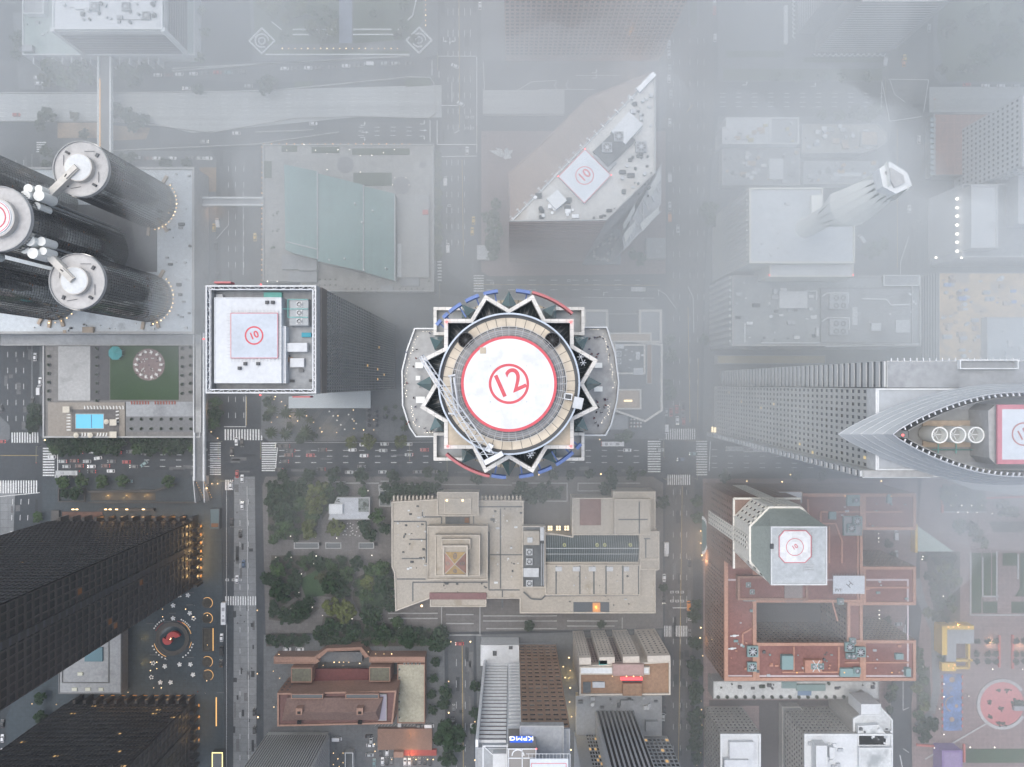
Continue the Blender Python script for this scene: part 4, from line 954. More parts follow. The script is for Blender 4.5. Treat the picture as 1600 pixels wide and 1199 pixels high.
MB(M('track', (.33, .34, .34), .9, (.05, .1), (.5, .08))).pbox(621, 305, 670, 434, ZY + 2.6, ZY).build('track_deck', gym); MB(conc_white).pbox(621, 381, 627, 433, ZY + 2.9, ZY + 2.6).build('track_stripe', gym)
units(gym, [(625, 433, 655, 447, 1.5), (595, 446, 614, 456, 1.3), (466, 400, 495, 423, 5), (440, 398, 466, 421, 3), (452, 424, 482, 441, 2), (482, 424, 495, 441, 3), (657, 313, 672, 327, 2)], ZY, roof_grey); units(gym, [(660, 328, 669, 335, 1.4)], ZY + 2.6, M('faded_red', (.5, .14, .13), .8, None, None), 'shed')
m = MB(M('round_paving', (.2, .2, .21), .9, (.08, .1), (.6, .1)))
for x, y, r_ in ((540, 258, 4.6), (628, 290, 4.8), (661, 258, 1.8)): m.cyl(*P(x, y, ZY), r_, ZY, ZY + .25, 32)
m.build('round_paving', gym)
units(gym, [(440, 228, 464, 237, .6), (487, 230, 530, 239, .6), (550, 232, 640, 242, .6), (552, 270, 612, 290, .6), (412, 252, 424, 278, .6)], ZY, M('planter_green', (.06, .08, .045), 1, (.3, .2), (1.5, .3)), 'planter')
r5 = random.Random(4)
m = [(670, 320 + i * 8) for i in range(16)] + [(500 + i * 8, 437) for i in range(4)] + [(500 + i * 8, 446) for i in range(4)] + [(540 + i * 10, 452) for i in range(6)] + [(625 + i * 9, 452) for i in range(5)]
pm = MB(conc); pm.box(-.5, -.5, .5, .5, 0, .7); pm.use(M('box_plant', (.05, .07, .04), 1, None, (2, .3))); pm.sphere(0, 0, .85, .42, 7, 5)
furn(pm, 'box_planter', m, ZY + .1, 'small box planter on the gym podium,', 'wing roof', (515, 625), 'planter', 'box planters on the gym podium', rz=0)
# ---------------------------------------------------------------- pink grid tower at the top
b = building('pink_granite_tower', 'tall pink granite tower with a grid of square windows at the top', [P(790, 95), P(1030, 95), P(1030, -60), P(790, -60)], 150, granite_pink, roof_grey)
gw = M('grid_window', (.07, .075, .08), .2, None, None, spec=.6)
facade(b, P(790, 95), P(1030, 95), 8, 149, 34, 34, .6, .55, granite_pink, gw, None, 0, .3, seed=4)
MB(granite_pink).prism([P(790, 95.8), P(1030, 95.8), P(1030, 94), P(790, 94)], 0, 8).build('base_wall', b)
# ---------------------------------------------------------------- triangular-roofed brown tower
ZK = 117.0
rk = [(795, 347), (1024, 113), (1024, 270), (947, 345)]
kt = building('wedge_tower', 'brown banded tower with wedge shaped roof and pale square helipad', PP(rk, ZK), ZK, granite_brown, M('pale_grit_roof', (.48, .48, .465), .9, (.05, .12), (.6, .1), stain=(.05, .58, (.4, .375, .34))), .9, .6, par_mat=conc)
q = {k: P(*v, ZK) for k, v in zip('abcd', rk)}
gk = M('bronze_band_glass', (.15, .13, .125), .25, None, None, spec=.4)
bands(kt, q['a'], q['d'], 5, ZK - 2, 30, .5, granite_brown, gk, depth=.25); bands(kt, q['d'], q['c'], 5, ZK - 2, 30, .5, M('pale_spandrel', (.33, .33, .33), .6, None, None), gk, depth=.25)
zk = ZK + .05
hp = MB(pad_pale).prism(PP([(872, 276), (914, 233), (955, 274), (913, 318)], zk + 2), zk, zk + 2).build('helipad', kt); MB(pad_red).outline(PP([(872, 276), (914, 233), (955, 274), (913, 318)], zk + 2.04), .22, zk + 1.9, zk + 2.05).build('red_border', hp)
s_ = (H - zk - 2) / F; cx, cy = P(913.5, 274.5, zk + 2); MB(pad_red).ring(cx, cy, 13.2 * s_, 14.4 * s_, zk + 2, zk + 2.03, 48).build('red_circle', hp); paint_text('10', 20 * s_, pad_red, hp, (cx, cy, zk + 2.04), R(43), bold=.05)
for x, y in ((872, 276), (914, 233), (955, 274)): MB(e_red).sphere(*P(x, y, zk + 2), zk + 2.3, .25).build('beacon', kt)
def dia(b, px, py, lx, ly, z, h, mat, name, a=45):
    m = MB(mat); x, y = P(px, py, z + h); m.obox(x, y, lx, ly, z, z + h, R(a)); m.build(name, b)
dia(kt, 980, 200, 8, 11, zk, 3.5, roof_white, 'plant_room', -42); dia(kt, 960, 228, 16, 9, zk, 2, roof_dark, 'plant_well', 44); dia(kt, 870, 312, 6, 6, zk, 3, conc_white, 'plant_room', 40); dia(kt, 945, 250, 9, 5, zk, 1.5, roof_grey, 'plant_well', -44); dia(kt, 1010, 128, 10, 2, zk, 2, steel_white, 'gantry', 46)
fan_unit(kt, 948, 232, zk + 2, 1, r=1.8, mat=roof_grey); fan_unit(kt, 966, 215, zk + 2, 1, r=1.8, mat=roof_grey); fan_unit(kt, 1001, 231, zk, 1, r=2.0, mat=roof_grey)
scatter(kt, 835, 305, 900, 343, zk, 24, 6, [steel, steel_white, roof_dark], .8, 2.0); scatter(kt, 968, 240, 1018, 310, zk, 26, 7, [steel_dark, steel, roof_dark], .6, 1.8); scatter(kt, 985, 150, 1018, 200, zk, 18, 9, [steel, steel_dark], .7, 1.8); scatter(kt, 905, 320, 960, 342, zk, 6, 19, [steel_dark, roof_dark], .5, 1.2)
m = MB(steel_white)
for i in range(21):
    t = (i + .5) / 21; x, y = 795 + 229 * t, 347 - 234 * t; m.bar(P(x - 3.5, y - 3.5, zk + 1), P(x + 3, y + 3, zk + 1), .22, zk + .6, zk + 1.1); m.bar(P(x - 4.5, y - 1.5, zk + 1), P(x - 1.5, y - 4.5, zk + 1), .2, zk + .6, zk + 1.1)
m.bar(P(800, 346, zk), P(1022, 118, zk), .25, zk + .3, zk + .7); m.build('roof_rail', kt)
# pale sawtooth wing and dining court beside it
wg = thing('glazed_court', 'stepped white steel and glass court at the corner of the wedge tower', 'glass court', (*P(1000, 325, 40), 0))
ZG = 55
slab_roof(wg, [(972, 372), (1033, 255), (1033, 318), (1010, 352), (975, 388)], 0, ZG, stone_grey, roof_white, .5, .4, steel_white)
m = MB(steel_white)
for i in range(7): m.bar(P(975 + i * 8, 372 - i * 15, ZG + 1), P(982 + i * 8, 385 - i * 14, ZG + 1), .5, ZG, ZG + 1.2)
for a, c in (((948, 345), (1033, 262)), ((975, 388), (1033, 330)), ((985, 340), (985, 375)), ((1005, 315), (1005, 350))): m.bar(P(*a, ZG + 2), P(*c, ZG + 2), .45, ZG, ZG + 2)
m.build('steel_frame', wg)
for pts in ([(973, 352), (992, 318), (992, 330), (975, 360)], [(975, 365), (993, 345), (993, 355), (977, 380)], [(1000, 350), (1030, 322), (1030, 332), (1004, 362)], [(1012, 300), (1032, 262), (1033, 280), (1016, 310)]): sheet(wg, pts, (ZG + 4, ZG + 4, ZG + 1.5, ZG + 1.5), .3, sail_white, 'glass_roof')
bw_ = thing('banded_wing', 'low grey brown wing with ribbed roof along the wedge tower', 'building wing', (*P(880, 220, 40), 0))
wing_roof = M('ribbed_brown_roof', (.36, .29, .25), .8, (.04, .08), (.7, .08))
slab_roof(bw_, [(844, 226), (918, 152), (1018, 112), (1024, 116), (845, 300), (798, 345), (794, 270)], 0, 38, granite_brown, wing_roof, .6, .5)
m = MB(granite_brown)
for i in range(26): t = i / 25; m.bar(P(844 + 80 * t, 226 - 76 * t, 38), P(878 + 80 * t, 262 - 76 * t, 38), .25, 38, 38.35)
for i in range(9): m.bar(P(797 + i * 6, 272 - i * 5, 38), P(797 + i * 6, 345 - i * 6, 38), .25, 38, 38.35)
m.build('roof_rib', bw_)
scb = thing('white_sculpture', 'white winged sculpture on the pink plaza west of the wedge tower', 'sculpture', (*P(788, 242), 0))
m = MB(conc_white)
for a, l, z_ in ((170, 9, 2.5), (150, 6, 4), (200, 5, 5), (20, 5, 3), (-40, 5, 4), (60, 3, 5), (-80, 3.5, 2.5)):
    x, y = P(789, 242); c, s = math.cos(R(a)), math.sin(R(a)); m.quads([(x, y, .2), (x + c * l, y + s * l, z_), (x + c * l * .5 - s * 1.4, y + s * l * .5 + c * 1.4, z_ * .5), (x + c * l * .5 + s * 1.4, y + s * l * .5 - c * 1.4, z_ * .5)], [(0, 2, 1), (0, 1, 3), (0, 3, 2), (1, 2, 3)])
m.build('wing', scb)
b = building('plaza_kiosk', 'pale square kiosk with glass roof beside the street near the gym', PR(745, 383, 767, 406, 4), 4, conc, roof_white, .3, .3); pipes(b, [[(747, 390), (765, 390)], [(747, 398), (765, 398)]], 4, steel)
b = building('corner_kiosk', 'square pale kiosk roof on the corner below the glazed court', PR(1010, 372, 1040, 404, 6), 6, conc, roof_grey, .4, .4); scatter(b, 1014, 376, 1036, 400, 6, 4, 5, [steel])
# garden terrace at the very top with square maze planters
gd = thing('roof_garden', 'clipped square garden maze planters either side of a blue paved walk', 'garden walls', (*P(540, 40), 0))
m = MB(conc_white)
for cx_, cy_ in ((410, 65), (655, 64)):
    for rr_ in (22, 20):
        q_ = [P(cx_ - rr_, cy_), P(cx_, cy_ + rr_), P(cx_ + rr_, cy_), P(cx_, cy_ - rr_)]
    for a, c in zip(q_, q_[1:] + q_[:1]): m.bar(a, c, .8, .1, 1.2)
    m.ring(*P(cx_, cy_), 3.4, 4.0, .1, 1.4, 28, R(0), R(300)); m.ring(*P(cx_, cy_), 1.6, 2.1, .1, 1.4, 24)
for a, c in (((425, 35), (440, 47)), ((458, 47), (523, 47)), ((458, 55), (523, 55)), ((552, 47), (612, 47)), ((552, 55), (620, 55)), ((622, 48), (645, 25)), ((415, 86), (640, 86)), ((645, 25), (655, -20))): m.bar(P(*a), P(*c), .6, .1, 1.0)
m.build('wall', gd); m = MB(M('blue_paving', (.2, .23, .3), .9, (.1, .1), (.6, .1))); m.prism(PR(530, -40, 550, 68), .15, .24); m.build('paved_walk', gd)

# ---------------------------------------------------------------- avenue's far side
white_rib = M('white_rib', (.55, .56, .55), .7, (.05, .06), None)
b = building('small_white_block', 'small white roofed building with stepped corner east of the avenue', PP([(1134, 184), (1203, 184), (1203, 226), (1128, 226), (1128, 199), (1134, 199)], 16), 16, conc_white, roof_white, .8, .7, par_mat=conc_white)
slab_roof(b, rect(1203, 184, 1248, 226), 0, 15, conc_white, roof_grey, .8, .7, conc_white); scatter(b, 1134, 192, 1240, 222, 16, 22, 2, [steel, steel_white, roof_tan, M('yellow_unit', (.4, .36, .16), .8, None, None)], .7, 2.0)
b = building('cluttered_low_block', 'low block with a cluttered brownish roof north of the white sails', PP([(1252, 194), (1372, 194), (1386, 210), (1386, 222), (1372, 232), (1345, 240), (1252, 240)], 10), 10, conc, M('mottled_roof', (.32, .31, .28), .9, (.12, .2), (.6, .15), stain=(.1, .55, (.2, .19, .17))), .5, .5)
scatter(b, 1256, 198, 1365, 234, 10, 34, 12, [steel, roof_grey, roof_tan, steel_white], .8, 2.6); slab_roof(b, rect(1345, 205, 1372, 228), 10, 13, conc, roof_tan)
b = building('service_yard_block', 'low grey block with fans and small sheds south of the small white building', PR(1128, 232, 1250, 290, 8), 8, conc, roof_grey, .5, .5)
scatter(b, 1132, 238, 1245, 285, 8, 30, 14, [steel, roof_dark, roof_tan, steel_white], .8, 2.4); units(b, [(1202, 248, 1224, 280, 2), (1165, 236, 1172, 243), (1165, 253, 1172, 260), (1165, 270, 1172, 277)], 8, roof_white)
b = building('loading_block', 'long low block with orange and white roof plant beside the white sails', PR(1255, 252, 1372, 288, 9), 9, conc, roof_grey, .5, .5); scatter(b, 1258, 255, 1368, 284, 9, 26, 15, [M('orange_unit', (.42, .3, .18), .8, None, None), steel, roof_dark], .8, 2.4); units(b, [(1303, 270, 1346, 276, 1.5)], 9, roof_white)
# white slanted-roof block with sail canopies
b = building('white_banded_block', 'white block with pale roof and ribbed side below the sails', PP([(1170, 294), (1285, 294), (1285, 350), (1335, 350), (1335, 412), (1170, 412)], 72), 72, M('off_white_wall', (.58, .58, .54), .75, (.05, .06), None), M('pale_blue_roof', (.5, .53, .56), .85, (.05, .1), (.6, .08)), 1, .8)
q = P(1170, 294, 72), P(1170, 412, 72)
m = MB(white_rib); L, d, n = wall_axes(*q)
for i in range(15): uv_box(m, q[0], d, n, i * L / 15, i * L / 15 + .9, 0, .5, 25, 70)
m.build('facade_rib', b)
slab_roof(b, rect(1202, 409, 1333, 433), 40, 66, M('off_white_lower', (.6, .6, .55), .8, None, None), roof_white, .6, .6); slab_roof(b, rect(1268, 305, 1285, 357), 60, 74, sail_white, sail_white, .3, .3); scatter(b, 1180, 300, 1280, 400, 72.1, 10, 8, [steel, roof_grey], .5, 1.4)
for x, y in ((1202, 430), (1333, 430)): MB(e_red).sphere(*P(x, y, 67), 67.2, .3).build('beacon', b)
sl = thing('sail_tower', 'tall white pointed sail fins rising up a slim glass tower', 'tower', (*P(1350, 295, 40), 0))
for pts, zs in (([(1296, 308), (1372, 268), (1380, 300), (1300, 325)], (75, 165, 165, 75)), ([(1296, 338), (1372, 285), (1385, 305), (1340, 330)], (75, 165, 168, 120)), ([(1322, 340), (1375, 300), (1425, 290), (1400, 312)], (75, 150, 175, 165)), ([(1372, 268), (1388, 252), (1392, 290), (1376, 300)], (165, 175, 175, 165))): sheet(sl, pts, zs, .5, sail_white, 'sail')
m = MB(conc_white); m.prism(PP([(1374, 264), (1391, 253), (1418, 270), (1425, 291), (1400, 303), (1380, 292)], 172), 166, 172); m.build('crown_block', sl); m = MB(conc); m.prism(PP([(1384, 268), (1392, 262), (1412, 274), (1414, 286), (1398, 293)], 173), 172, 173); m.build('crown_skylight', sl)
m = MB(sail_white); xs, ys = P(1398, 282, 165); m.cyl(xs, ys, 4.6, 72, 165, 24); m.build('tower_shaft', sl)
for a in range(170, 300, 22):
    c, s = math.cos(R(a)), math.sin(R(a)); m = MB(sail_white); m.quads([(xs + 4.5 * c, ys + 4.5 * s, 98), (xs + 9.5 * c - 1.9 * s, ys + 9.5 * s + 1.9 * c, 128), (xs + 7 * c - 1.7 * s, ys + 7 * s + 1.7 * c, 150), (xs + 5 * c, ys + 5 * s, 166), (xs + 4 * c, ys + 4 * s, 166), (xs + 9.5 * c + 1.9 * s, ys + 9.5 * s - 1.9 * c, 128), (xs + 7 * c + 1.7 * s, ys + 7 * s - 1.7 * c, 150)], [(0, 1, 2, 3, 4), (0, 4, 3, 6, 5), (1, 5, 6, 2), (0, 5, 1), (2, 6, 3)]); m.build('fin', sl)
# grey plant-roofed block
ZH = 47.0
b = building('plant_roof_block', 'long grey block with ribbed side and eight round roof fans', PR(1143, 431, 1438, 541, ZH), ZH, stone_grey, M('plant_roof', (.33, .35, .36), .85, (.04, .1), (.6, .1), stain=(.05, .56, (.25, .27, .28))), 1, .8, par_mat=conc)
q = P(1143, 431, ZH), P(1143, 541, ZH); L, d, n = wall_axes(*q); m = MB(white_rib)
for i in range(11): uv_box(m, q[0], d, n, i * L / 11, i * L / 11 + 1.5, 0, .9, 3, ZH - 1)
m.build('facade_rib', b)
zh = ZH + .05
slab_roof(b, rect(1282, 450, 1425, 536), zh, zh + .9, conc_dark, roof_grey, .3, .3); units(b, [(1218, 455, 1262, 482, 3), (1332, 480, 1340, 508, 1.5), (1362, 505, 1377, 517, 2.5), (1400, 500, 1422, 520, 1.5), (1209, 452, 1215, 459, 2), (1276, 512, 1280, 526, 2)], zh, roof_white)
for yy in (470, 510):
    units(b, [(1297, yy - 11, 1325, yy + 13, 2.5)], zh + 1, steel); [fan_unit(b, 1306, yy - 4 + 12 * k, zh + 3.5, 2, 11, 0, 1.5, .3) for k in (0, 1)]
pipes(b, [[(1285, 463), (1293, 458), (1325, 458), (1325, 475)], [(1285, 502), (1293, 497), (1327, 497), (1327, 515)], [(1348, 467), (1385, 468), (1392, 477), (1422, 476)], [(1164, 506), (1164, 535)], [(1260, 455), (1276, 455), (1276, 468)]], zh + 1, steel_white, .35)
pipes(b, [[(1290, 542), (1436, 538)], [(1190, 536), (1420, 536)], [(1425, 432), (1425, 536)]], zh, steel_white, .3, 'roof_rail'); scatter(b, 1150, 440, 1275, 535, zh, 30, 21, [steel, steel_white, roof_dark], .6, 2.0); scatter(b, 1330, 445, 1430, 530, zh, 14, 22, [steel, steel_white], .6, 1.6)
slab_roof(b, rect(1380, 430, 1436, 447), zh, zh + 2, conc, roof_grey, .6, .4, steel_white)
# tan-roofed block
b = building('tan_roofed_block', 'wide block with mottled tan roof and grey ribbed side', PR(1466, 426, 1720, 564, 20), 20, M('grey_rib_wall', (.3, .31, .32), .7, None, None), M('sandy_roof', (.62, .45, .26), .9, (.12, .16), (.5, .14), stain=(.08, .55, (.4, .33, .26))), .5, .5)
q = P(1466, 426, 20), P(1466, 564, 20); bands(b, q[0], q[1], 1, 19, 6, .5, stone_grey, glass_grey); slab_roof(b, rect(1541, 496, 1720, 564), 20, 25, conc, M('pale_wing_roof', (.42, .45, .47), .85, (.06, .12), (.6, .1)), .6, .5)
scatter(b, 1472, 432, 1600, 490, 20.1, 40, 31, [roof_tan, steel, conc_white, roof_brown, M('blue_unit', (.2, .3, .55), .7, None, None)], .7, 2.4); scatter(b, 1472, 492, 1536, 560, 20.1, 26, 32, [roof_tan, steel, conc_white], .7, 2.6); scatter(b, 1550, 505, 1600, 560, 25.1, 12, 33, [steel, conc_white], .7, 1.8)
# white gridded blocks, upper right
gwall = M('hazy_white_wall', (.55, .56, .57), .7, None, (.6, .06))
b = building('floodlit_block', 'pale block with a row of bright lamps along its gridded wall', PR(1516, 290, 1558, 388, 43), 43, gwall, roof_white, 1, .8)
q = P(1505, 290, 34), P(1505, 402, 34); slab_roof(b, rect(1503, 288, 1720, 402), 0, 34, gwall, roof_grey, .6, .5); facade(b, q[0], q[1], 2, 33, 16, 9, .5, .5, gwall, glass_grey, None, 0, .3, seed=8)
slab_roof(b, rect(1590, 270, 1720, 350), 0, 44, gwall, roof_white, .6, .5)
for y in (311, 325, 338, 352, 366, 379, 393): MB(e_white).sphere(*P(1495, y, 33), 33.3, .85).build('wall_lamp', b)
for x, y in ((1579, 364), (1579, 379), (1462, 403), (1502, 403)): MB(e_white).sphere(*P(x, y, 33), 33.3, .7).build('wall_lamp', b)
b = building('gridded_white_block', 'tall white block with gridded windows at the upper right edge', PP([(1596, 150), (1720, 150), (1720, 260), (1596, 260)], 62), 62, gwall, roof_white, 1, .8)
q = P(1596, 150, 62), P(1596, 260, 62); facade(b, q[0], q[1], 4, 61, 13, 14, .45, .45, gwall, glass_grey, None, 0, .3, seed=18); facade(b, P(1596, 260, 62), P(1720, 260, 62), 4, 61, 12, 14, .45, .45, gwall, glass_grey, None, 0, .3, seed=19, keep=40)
b = building('rooftop_car_park', 'parking roof with red brown deck and orange lamps', PR(1458, 178, 1556, 275, 9), 9, conc, M('parking_deck', (.32, .2, .17), .9, (.06, .12), (.6, .1), joint=(4, .12, 1.4)), .8, .5)
m = MB(M('glass_canopy', (.35, .42, .46), .3, None, None))
for i in range(11): m.pbox(1454, 184 + i * 8.4, 1462, 190 + i * 8.4, 9.5, 9.2)
m.build('glazed_canopy', b)
# curved-corner building at the top
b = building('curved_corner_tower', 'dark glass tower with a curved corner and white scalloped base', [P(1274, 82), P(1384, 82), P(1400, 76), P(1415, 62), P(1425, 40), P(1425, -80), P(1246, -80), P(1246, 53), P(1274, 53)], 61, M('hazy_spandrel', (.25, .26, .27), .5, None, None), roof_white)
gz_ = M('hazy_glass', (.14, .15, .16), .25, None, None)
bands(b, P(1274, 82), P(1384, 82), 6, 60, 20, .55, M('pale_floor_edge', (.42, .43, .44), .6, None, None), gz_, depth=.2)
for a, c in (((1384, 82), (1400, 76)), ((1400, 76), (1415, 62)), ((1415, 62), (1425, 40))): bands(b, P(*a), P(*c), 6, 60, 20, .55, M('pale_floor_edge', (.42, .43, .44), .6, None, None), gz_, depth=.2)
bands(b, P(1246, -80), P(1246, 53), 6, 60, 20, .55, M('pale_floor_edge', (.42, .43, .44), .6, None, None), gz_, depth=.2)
m = MB(conc_white)
for i in range(14):
    x, y = P(1272 + i * 8.6, 88); m.ring(x, y, 1.1, 1.5, 3, 4, 10, R(180), R(360)) if i < 13 else None
for i in range(9): x, y = P(1239, 4 + i * 7); m.ring(x, y, 1.1, 1.5, 3, 4, 10, R(90), R(270))
m.pbox(1226, 8, 1231, 68, 5, 3); m.build('scalloped_canopy', b)
# ---------------------------------------------------------------- the tall stone tower with a boat-shaped glass crown
ZB = 209.0
gs = M('tower_stone', (.5, .51, .5), .65, (.04, .06), (.7, .06)); gsw = M('tower_window', (.17, .185, .195), .2, None, None, spec=.5); gl_w = emat('soft_lit_window', (1.0, .8, .45), .5)
qb = [P(1370, 607, ZB), P(1720, 607, ZB), P(1720, 735, ZB), P(1370, 735, ZB)]
bt = building('boat_crowned_tower', 'tall grey stone tower with a boat shaped glass crown and white helipad', qb, ZB, gs, M('steel_blue_roof', (.36, .385, .41), .7, (.04, .08), (.6, .06)), .5, .5, par_mat=conc_white)
A, B = P(1370, 607, ZB), P(1370, 735, ZB); facade(bt, A, B, 8, ZB - 6, 12, 42, .5, .5, gs, gsw, gl_w, .012, .35, seed=21)
m = MB(conc_white); uv_box(m, A, (0, -1), (-1, 0), 0, (A[1] - B[1]), -.3, .5, ZB - 6, ZB + .3); m.build('cornice', bt)
wb = MB(gs); wb.prism(PR(1386, 564, 1720, 606, ZB), 0, ZB); wb.build('wing_wall', bt)
bands(bt, P(1386, 564, ZB), P(1386, 606, ZB), 4, ZB - 1, 42, .5, M('pale_fin', (.5, .52, .53), .5, None, None), gsw, gl_w, .01, .5)
MB(roof_grey).prism(PR(1387, 565, 1720, 606, ZB + .1), ZB, ZB + .1).build('roof', bt); MB(conc_white).outline(PR(1500, 562, 1592, 577, ZB + 2), .35, ZB, ZB + 2).build('roof_screen', bt)
m = MB(steel_white)
for i in range(22): x, y = P(1392 + i * 10, 564, ZB); m.box(x - .1, y - .2, x + .1, y + .9, ZB, ZB + .4)
m.build('roof_bracket', bt)
wb2 = MB(gs); wb2.prism(PR(1349, 735.5, 1720, 746, ZB), 0, ZB - .4); wb2.build('wing_wall', bt); bands(bt, P(1349, 735.5, ZB), P(1349, 746, ZB), 4, ZB - 1, 42, .5, M('pale_fin', (.5, .52, .53), .5, None, None), gsw, gl_w, .01, .6)
bands(bt, P(1349, 746, ZB), P(1458, 746, ZB), ZB - 12, ZB - 1, 3, .5, conc_white, gsw); MB(conc).prism(PR(1350, 736, 1458, 745.6, ZB), ZB - .4, ZB).build('roof', bt)
# crown: layered shells, pointed toward the middle of the photo
def boat(t, k, z):                               # half outline of layer k, t from 0 (prow) to 1
    x0 = 1395 - k * 17; hw = 66 + k * 2.5
    return x0 + t * (1640 - x0), 679, hw * math.sin(min(1, t * 1.25) * math.pi / 2) ** .85
cm = M('crown_glass', (.46, .485, .5), .5, (.05, .05), None, spec=.6); cw = MB(steel); sh = MB(cm)
for k in range(6):
    z = ZB + 14 - k * 2.6 if k else ZB + 15; pr = None
    for i in range(27):
        t = i / 26; x, y, h_ = boat(t, k, z); c = [(*P(x, y - h_, z), z), (*P(x, y + h_, z), z)]
        if pr:
            for u in (0, 1): cw.tube(pr[u], c[u], .15 if k else .25, 5)
        pr = c
    cw.build('crown_rib', bt); cw = MB(steel)
for k in range(5):
    za = ZB + 15 if k == 0 else ZB + 14 - k * 2.6; zb_ = ZB + 14 - (k + 1) * 2.6
    for i in range(26):
        for u in (-1, 1):
            a = boat(i / 26, k, za); c = boat((i + 1) / 26, k, za); e = boat((i + 1) / 26, k + 1, zb_); f = boat(i / 26, k + 1, zb_)
            sh.face([(*P(p[0], p[1] + u * p[2], zz), zz) for p, zz in ((a, za), (c, za), (e, zb_), (f, zb_))])
sh.build('crown_shell', bt)
m = MB(steel_white); iw = MB(conc)
for i in range(2, 27):
    x, y, h_ = boat(i / 26, 0, 0); x2, _, h2 = boat((i + 1) / 26, 0, 0); z = ZB + 15
    for u in (-1, 1):
        m.bar(P(x, y + u * (h_ - 1), z), P(x + 2, y + u * (h_ - 6), z), .3, z - .8, z - .2); m.build('crown_bracket', bt); m = MB(steel_white)
        iw.bar(P(x, y + u * (h_ - 7), ZB + 4), P(x2, y + u * (h2 - 7), ZB + 4), .3, ZB, ZB + 6)
iw.build('crown_wall', bt)
dk = MB(M('well_deck', (.3, .315, .325), .8, (.05, .1), (.6, .1))); dk.prism(PR(1420, 640, 1640, 722, ZB + .3), ZB, ZB + .3); dk.build('crown_deck', bt)
MB(roof_tan).prism(PR(1450, 658, 1540, 700, ZB + 4), ZB, ZB + 1).build('plant_deck', bt)
for i in range(3):
    x, y = P(1468.5 + i * 28.5, 680, ZB + 9); m = MB(sail_white); m.ring(x, y, 2.1, 2.5, ZB + 1, ZB + 9, 28); m.use(M('tower_throat', (.3, .31, .31), .8, None, None)); m.cyl(x, y, 2.1, ZB + 1, ZB + 6, 28); m.use(steel_white)
    for k in range(6): a = math.pi * k / 3; m.bar((x, y), (x + 2 * math.cos(a), y + 2 * math.sin(a)), .25, ZB + 6.1, ZB + 6.2)
    m.build('cooling_tower', bt); pipes(bt, [[(1466 + i * 28, 694), (1466 + i * 28, 708)], [(1456, 703), (1520, 703)]], ZB + 1.5, turquoise, .16)
zp = ZB + 13
hp = MB(pad_pale).prism(PR(1560, 634, 1720, 724, zp), zp - .8, zp).build('helipad', bt); pk = M('pink_border_paint', (.5, .2, .24), .7, None, (.8, .08)); MB(pk).outline(PR(1558.5, 632.5, 1722, 725.5, zp), 1.35, zp - .7, zp + .05).build('red_border', hp)
s_ = (H - zp) / F; cx, cy = P(1599, 678.5, zp); MB(M('faded_red_ring', (.42, .2, .2), .7, None, None)).ring(cx, cy, 16.3 * s_, 18.3 * s_, zp + .05, zp + .09, 40).build('circle', hp); paint_text('15', 22 * s_, M('faded_red_paint', (.42, .2, .2), .7, None, None), hp, (cx, cy, zp + .1), R(28), bold=.04)
MB(conc).prism([P(x, y, zp - 2) for x, y in ((1544, 642), (1557, 632), (1557, 727), (1546, 716))][::-1], ZB, zp - 2).build('pad_stair', bt)
MB(e_red).sphere(*P(1410, 680, ZB + 15), ZB + 15.3, .35).build('beacon', bt)
# yellowish base along the tower
b = building('tower_podium', 'low podium strip with yellowish roof at the foot of the boat crowned tower', PR(1120, 555, 1290, 569, 6), 6, conc, M('ochre_roof', (.42, .36, .2), .9, (.08, .15), None), .4, .4)
m = MB(e_winhot)
for i in range(5): m.pbox(1112 + i * 4, 667 + i * .9, 1114.6 + i * 4, 678 + i * .9, 6, 5.6)
ob = m.build('lit_canopy', None); ob['label'] = 'row of bright warm lit panels at the corner of the boat crowned tower'; ob['category'] = 'lit panels'
# ---------------------------------------------------------------- low stepped terraces behind the round tower
ZT = 16.0; pale_edge = M('pale_coping', (.62, .6, .56), .8, None, (.7, .08))
tb = building('stepped_terrace_block', 'low stepped beige terrace block with roof fans beside the round skyscraper', PP([(958, 528), (1035, 538), (1035, 585), (1035, 642), (1008, 660), (958, 642)], ZT), ZT, conc, conc_dark, 1.2, 1.1, par_mat=pale_edge)
slab_roof(tb, rect(912, 484, 950, 536), 0, ZT - 4, stone_cream, roof_grey, 1.2, 1.2, pale_edge); slab_roof(tb, rect(998, 484, 1034, 536), 0, ZT - 3, stone_cream, roof_grey, 1.2, 1.2, pale_edge); slab_roof(tb, rect(950, 490, 998, 530), 0, ZT - 7, conc, roof_dark, .5, .5); slab_roof(tb, rect(952, 520, 1018, 535), ZT, ZT + 2, conc, roof_tan, .9, .8, pale_edge)
slab_roof(tb, rect(960, 538, 1008, 585), ZT, ZT + 2, stone_cream, roof_dark, 1.1, .9, pale_edge); slab_roof(tb, rect(1010, 538, 1019, 600), ZT, ZT + 1.2, conc, roof_brown, .4, .4)
fan_unit(tb, 966, 553, ZT + 2, 2, 0, 12, 1.3, mat=roof_white); units(tb, [(990, 575, 1005, 586, 2), (994, 550, 1000, 562, 2), (962, 538, 975, 545, 2)], ZT + 2, roof_white); scatter(tb, 975, 542, 1006, 575, ZT + 2, 12, 41, [steel, steel_white, roof_dark], .5, 1.4)
slab_roof(tb, rect(958, 608, 1002, 640), ZT - 5, ZT + 1, stone_cream, roof_tan, 1, .9, pale_edge); MB(e_winhot).pbox(975, 625, 988, 628, ZT + 1.3, ZT + 1.1).build('skylight', tb); m = MB(conc); m.prism([P(1020 + 12 * math.cos(R(a)), 628 + 12 * math.sin(R(a)), 8) for a in range(0, 360, 45)][::-1], 0, 8); m.build('octagon_terrace', tb)
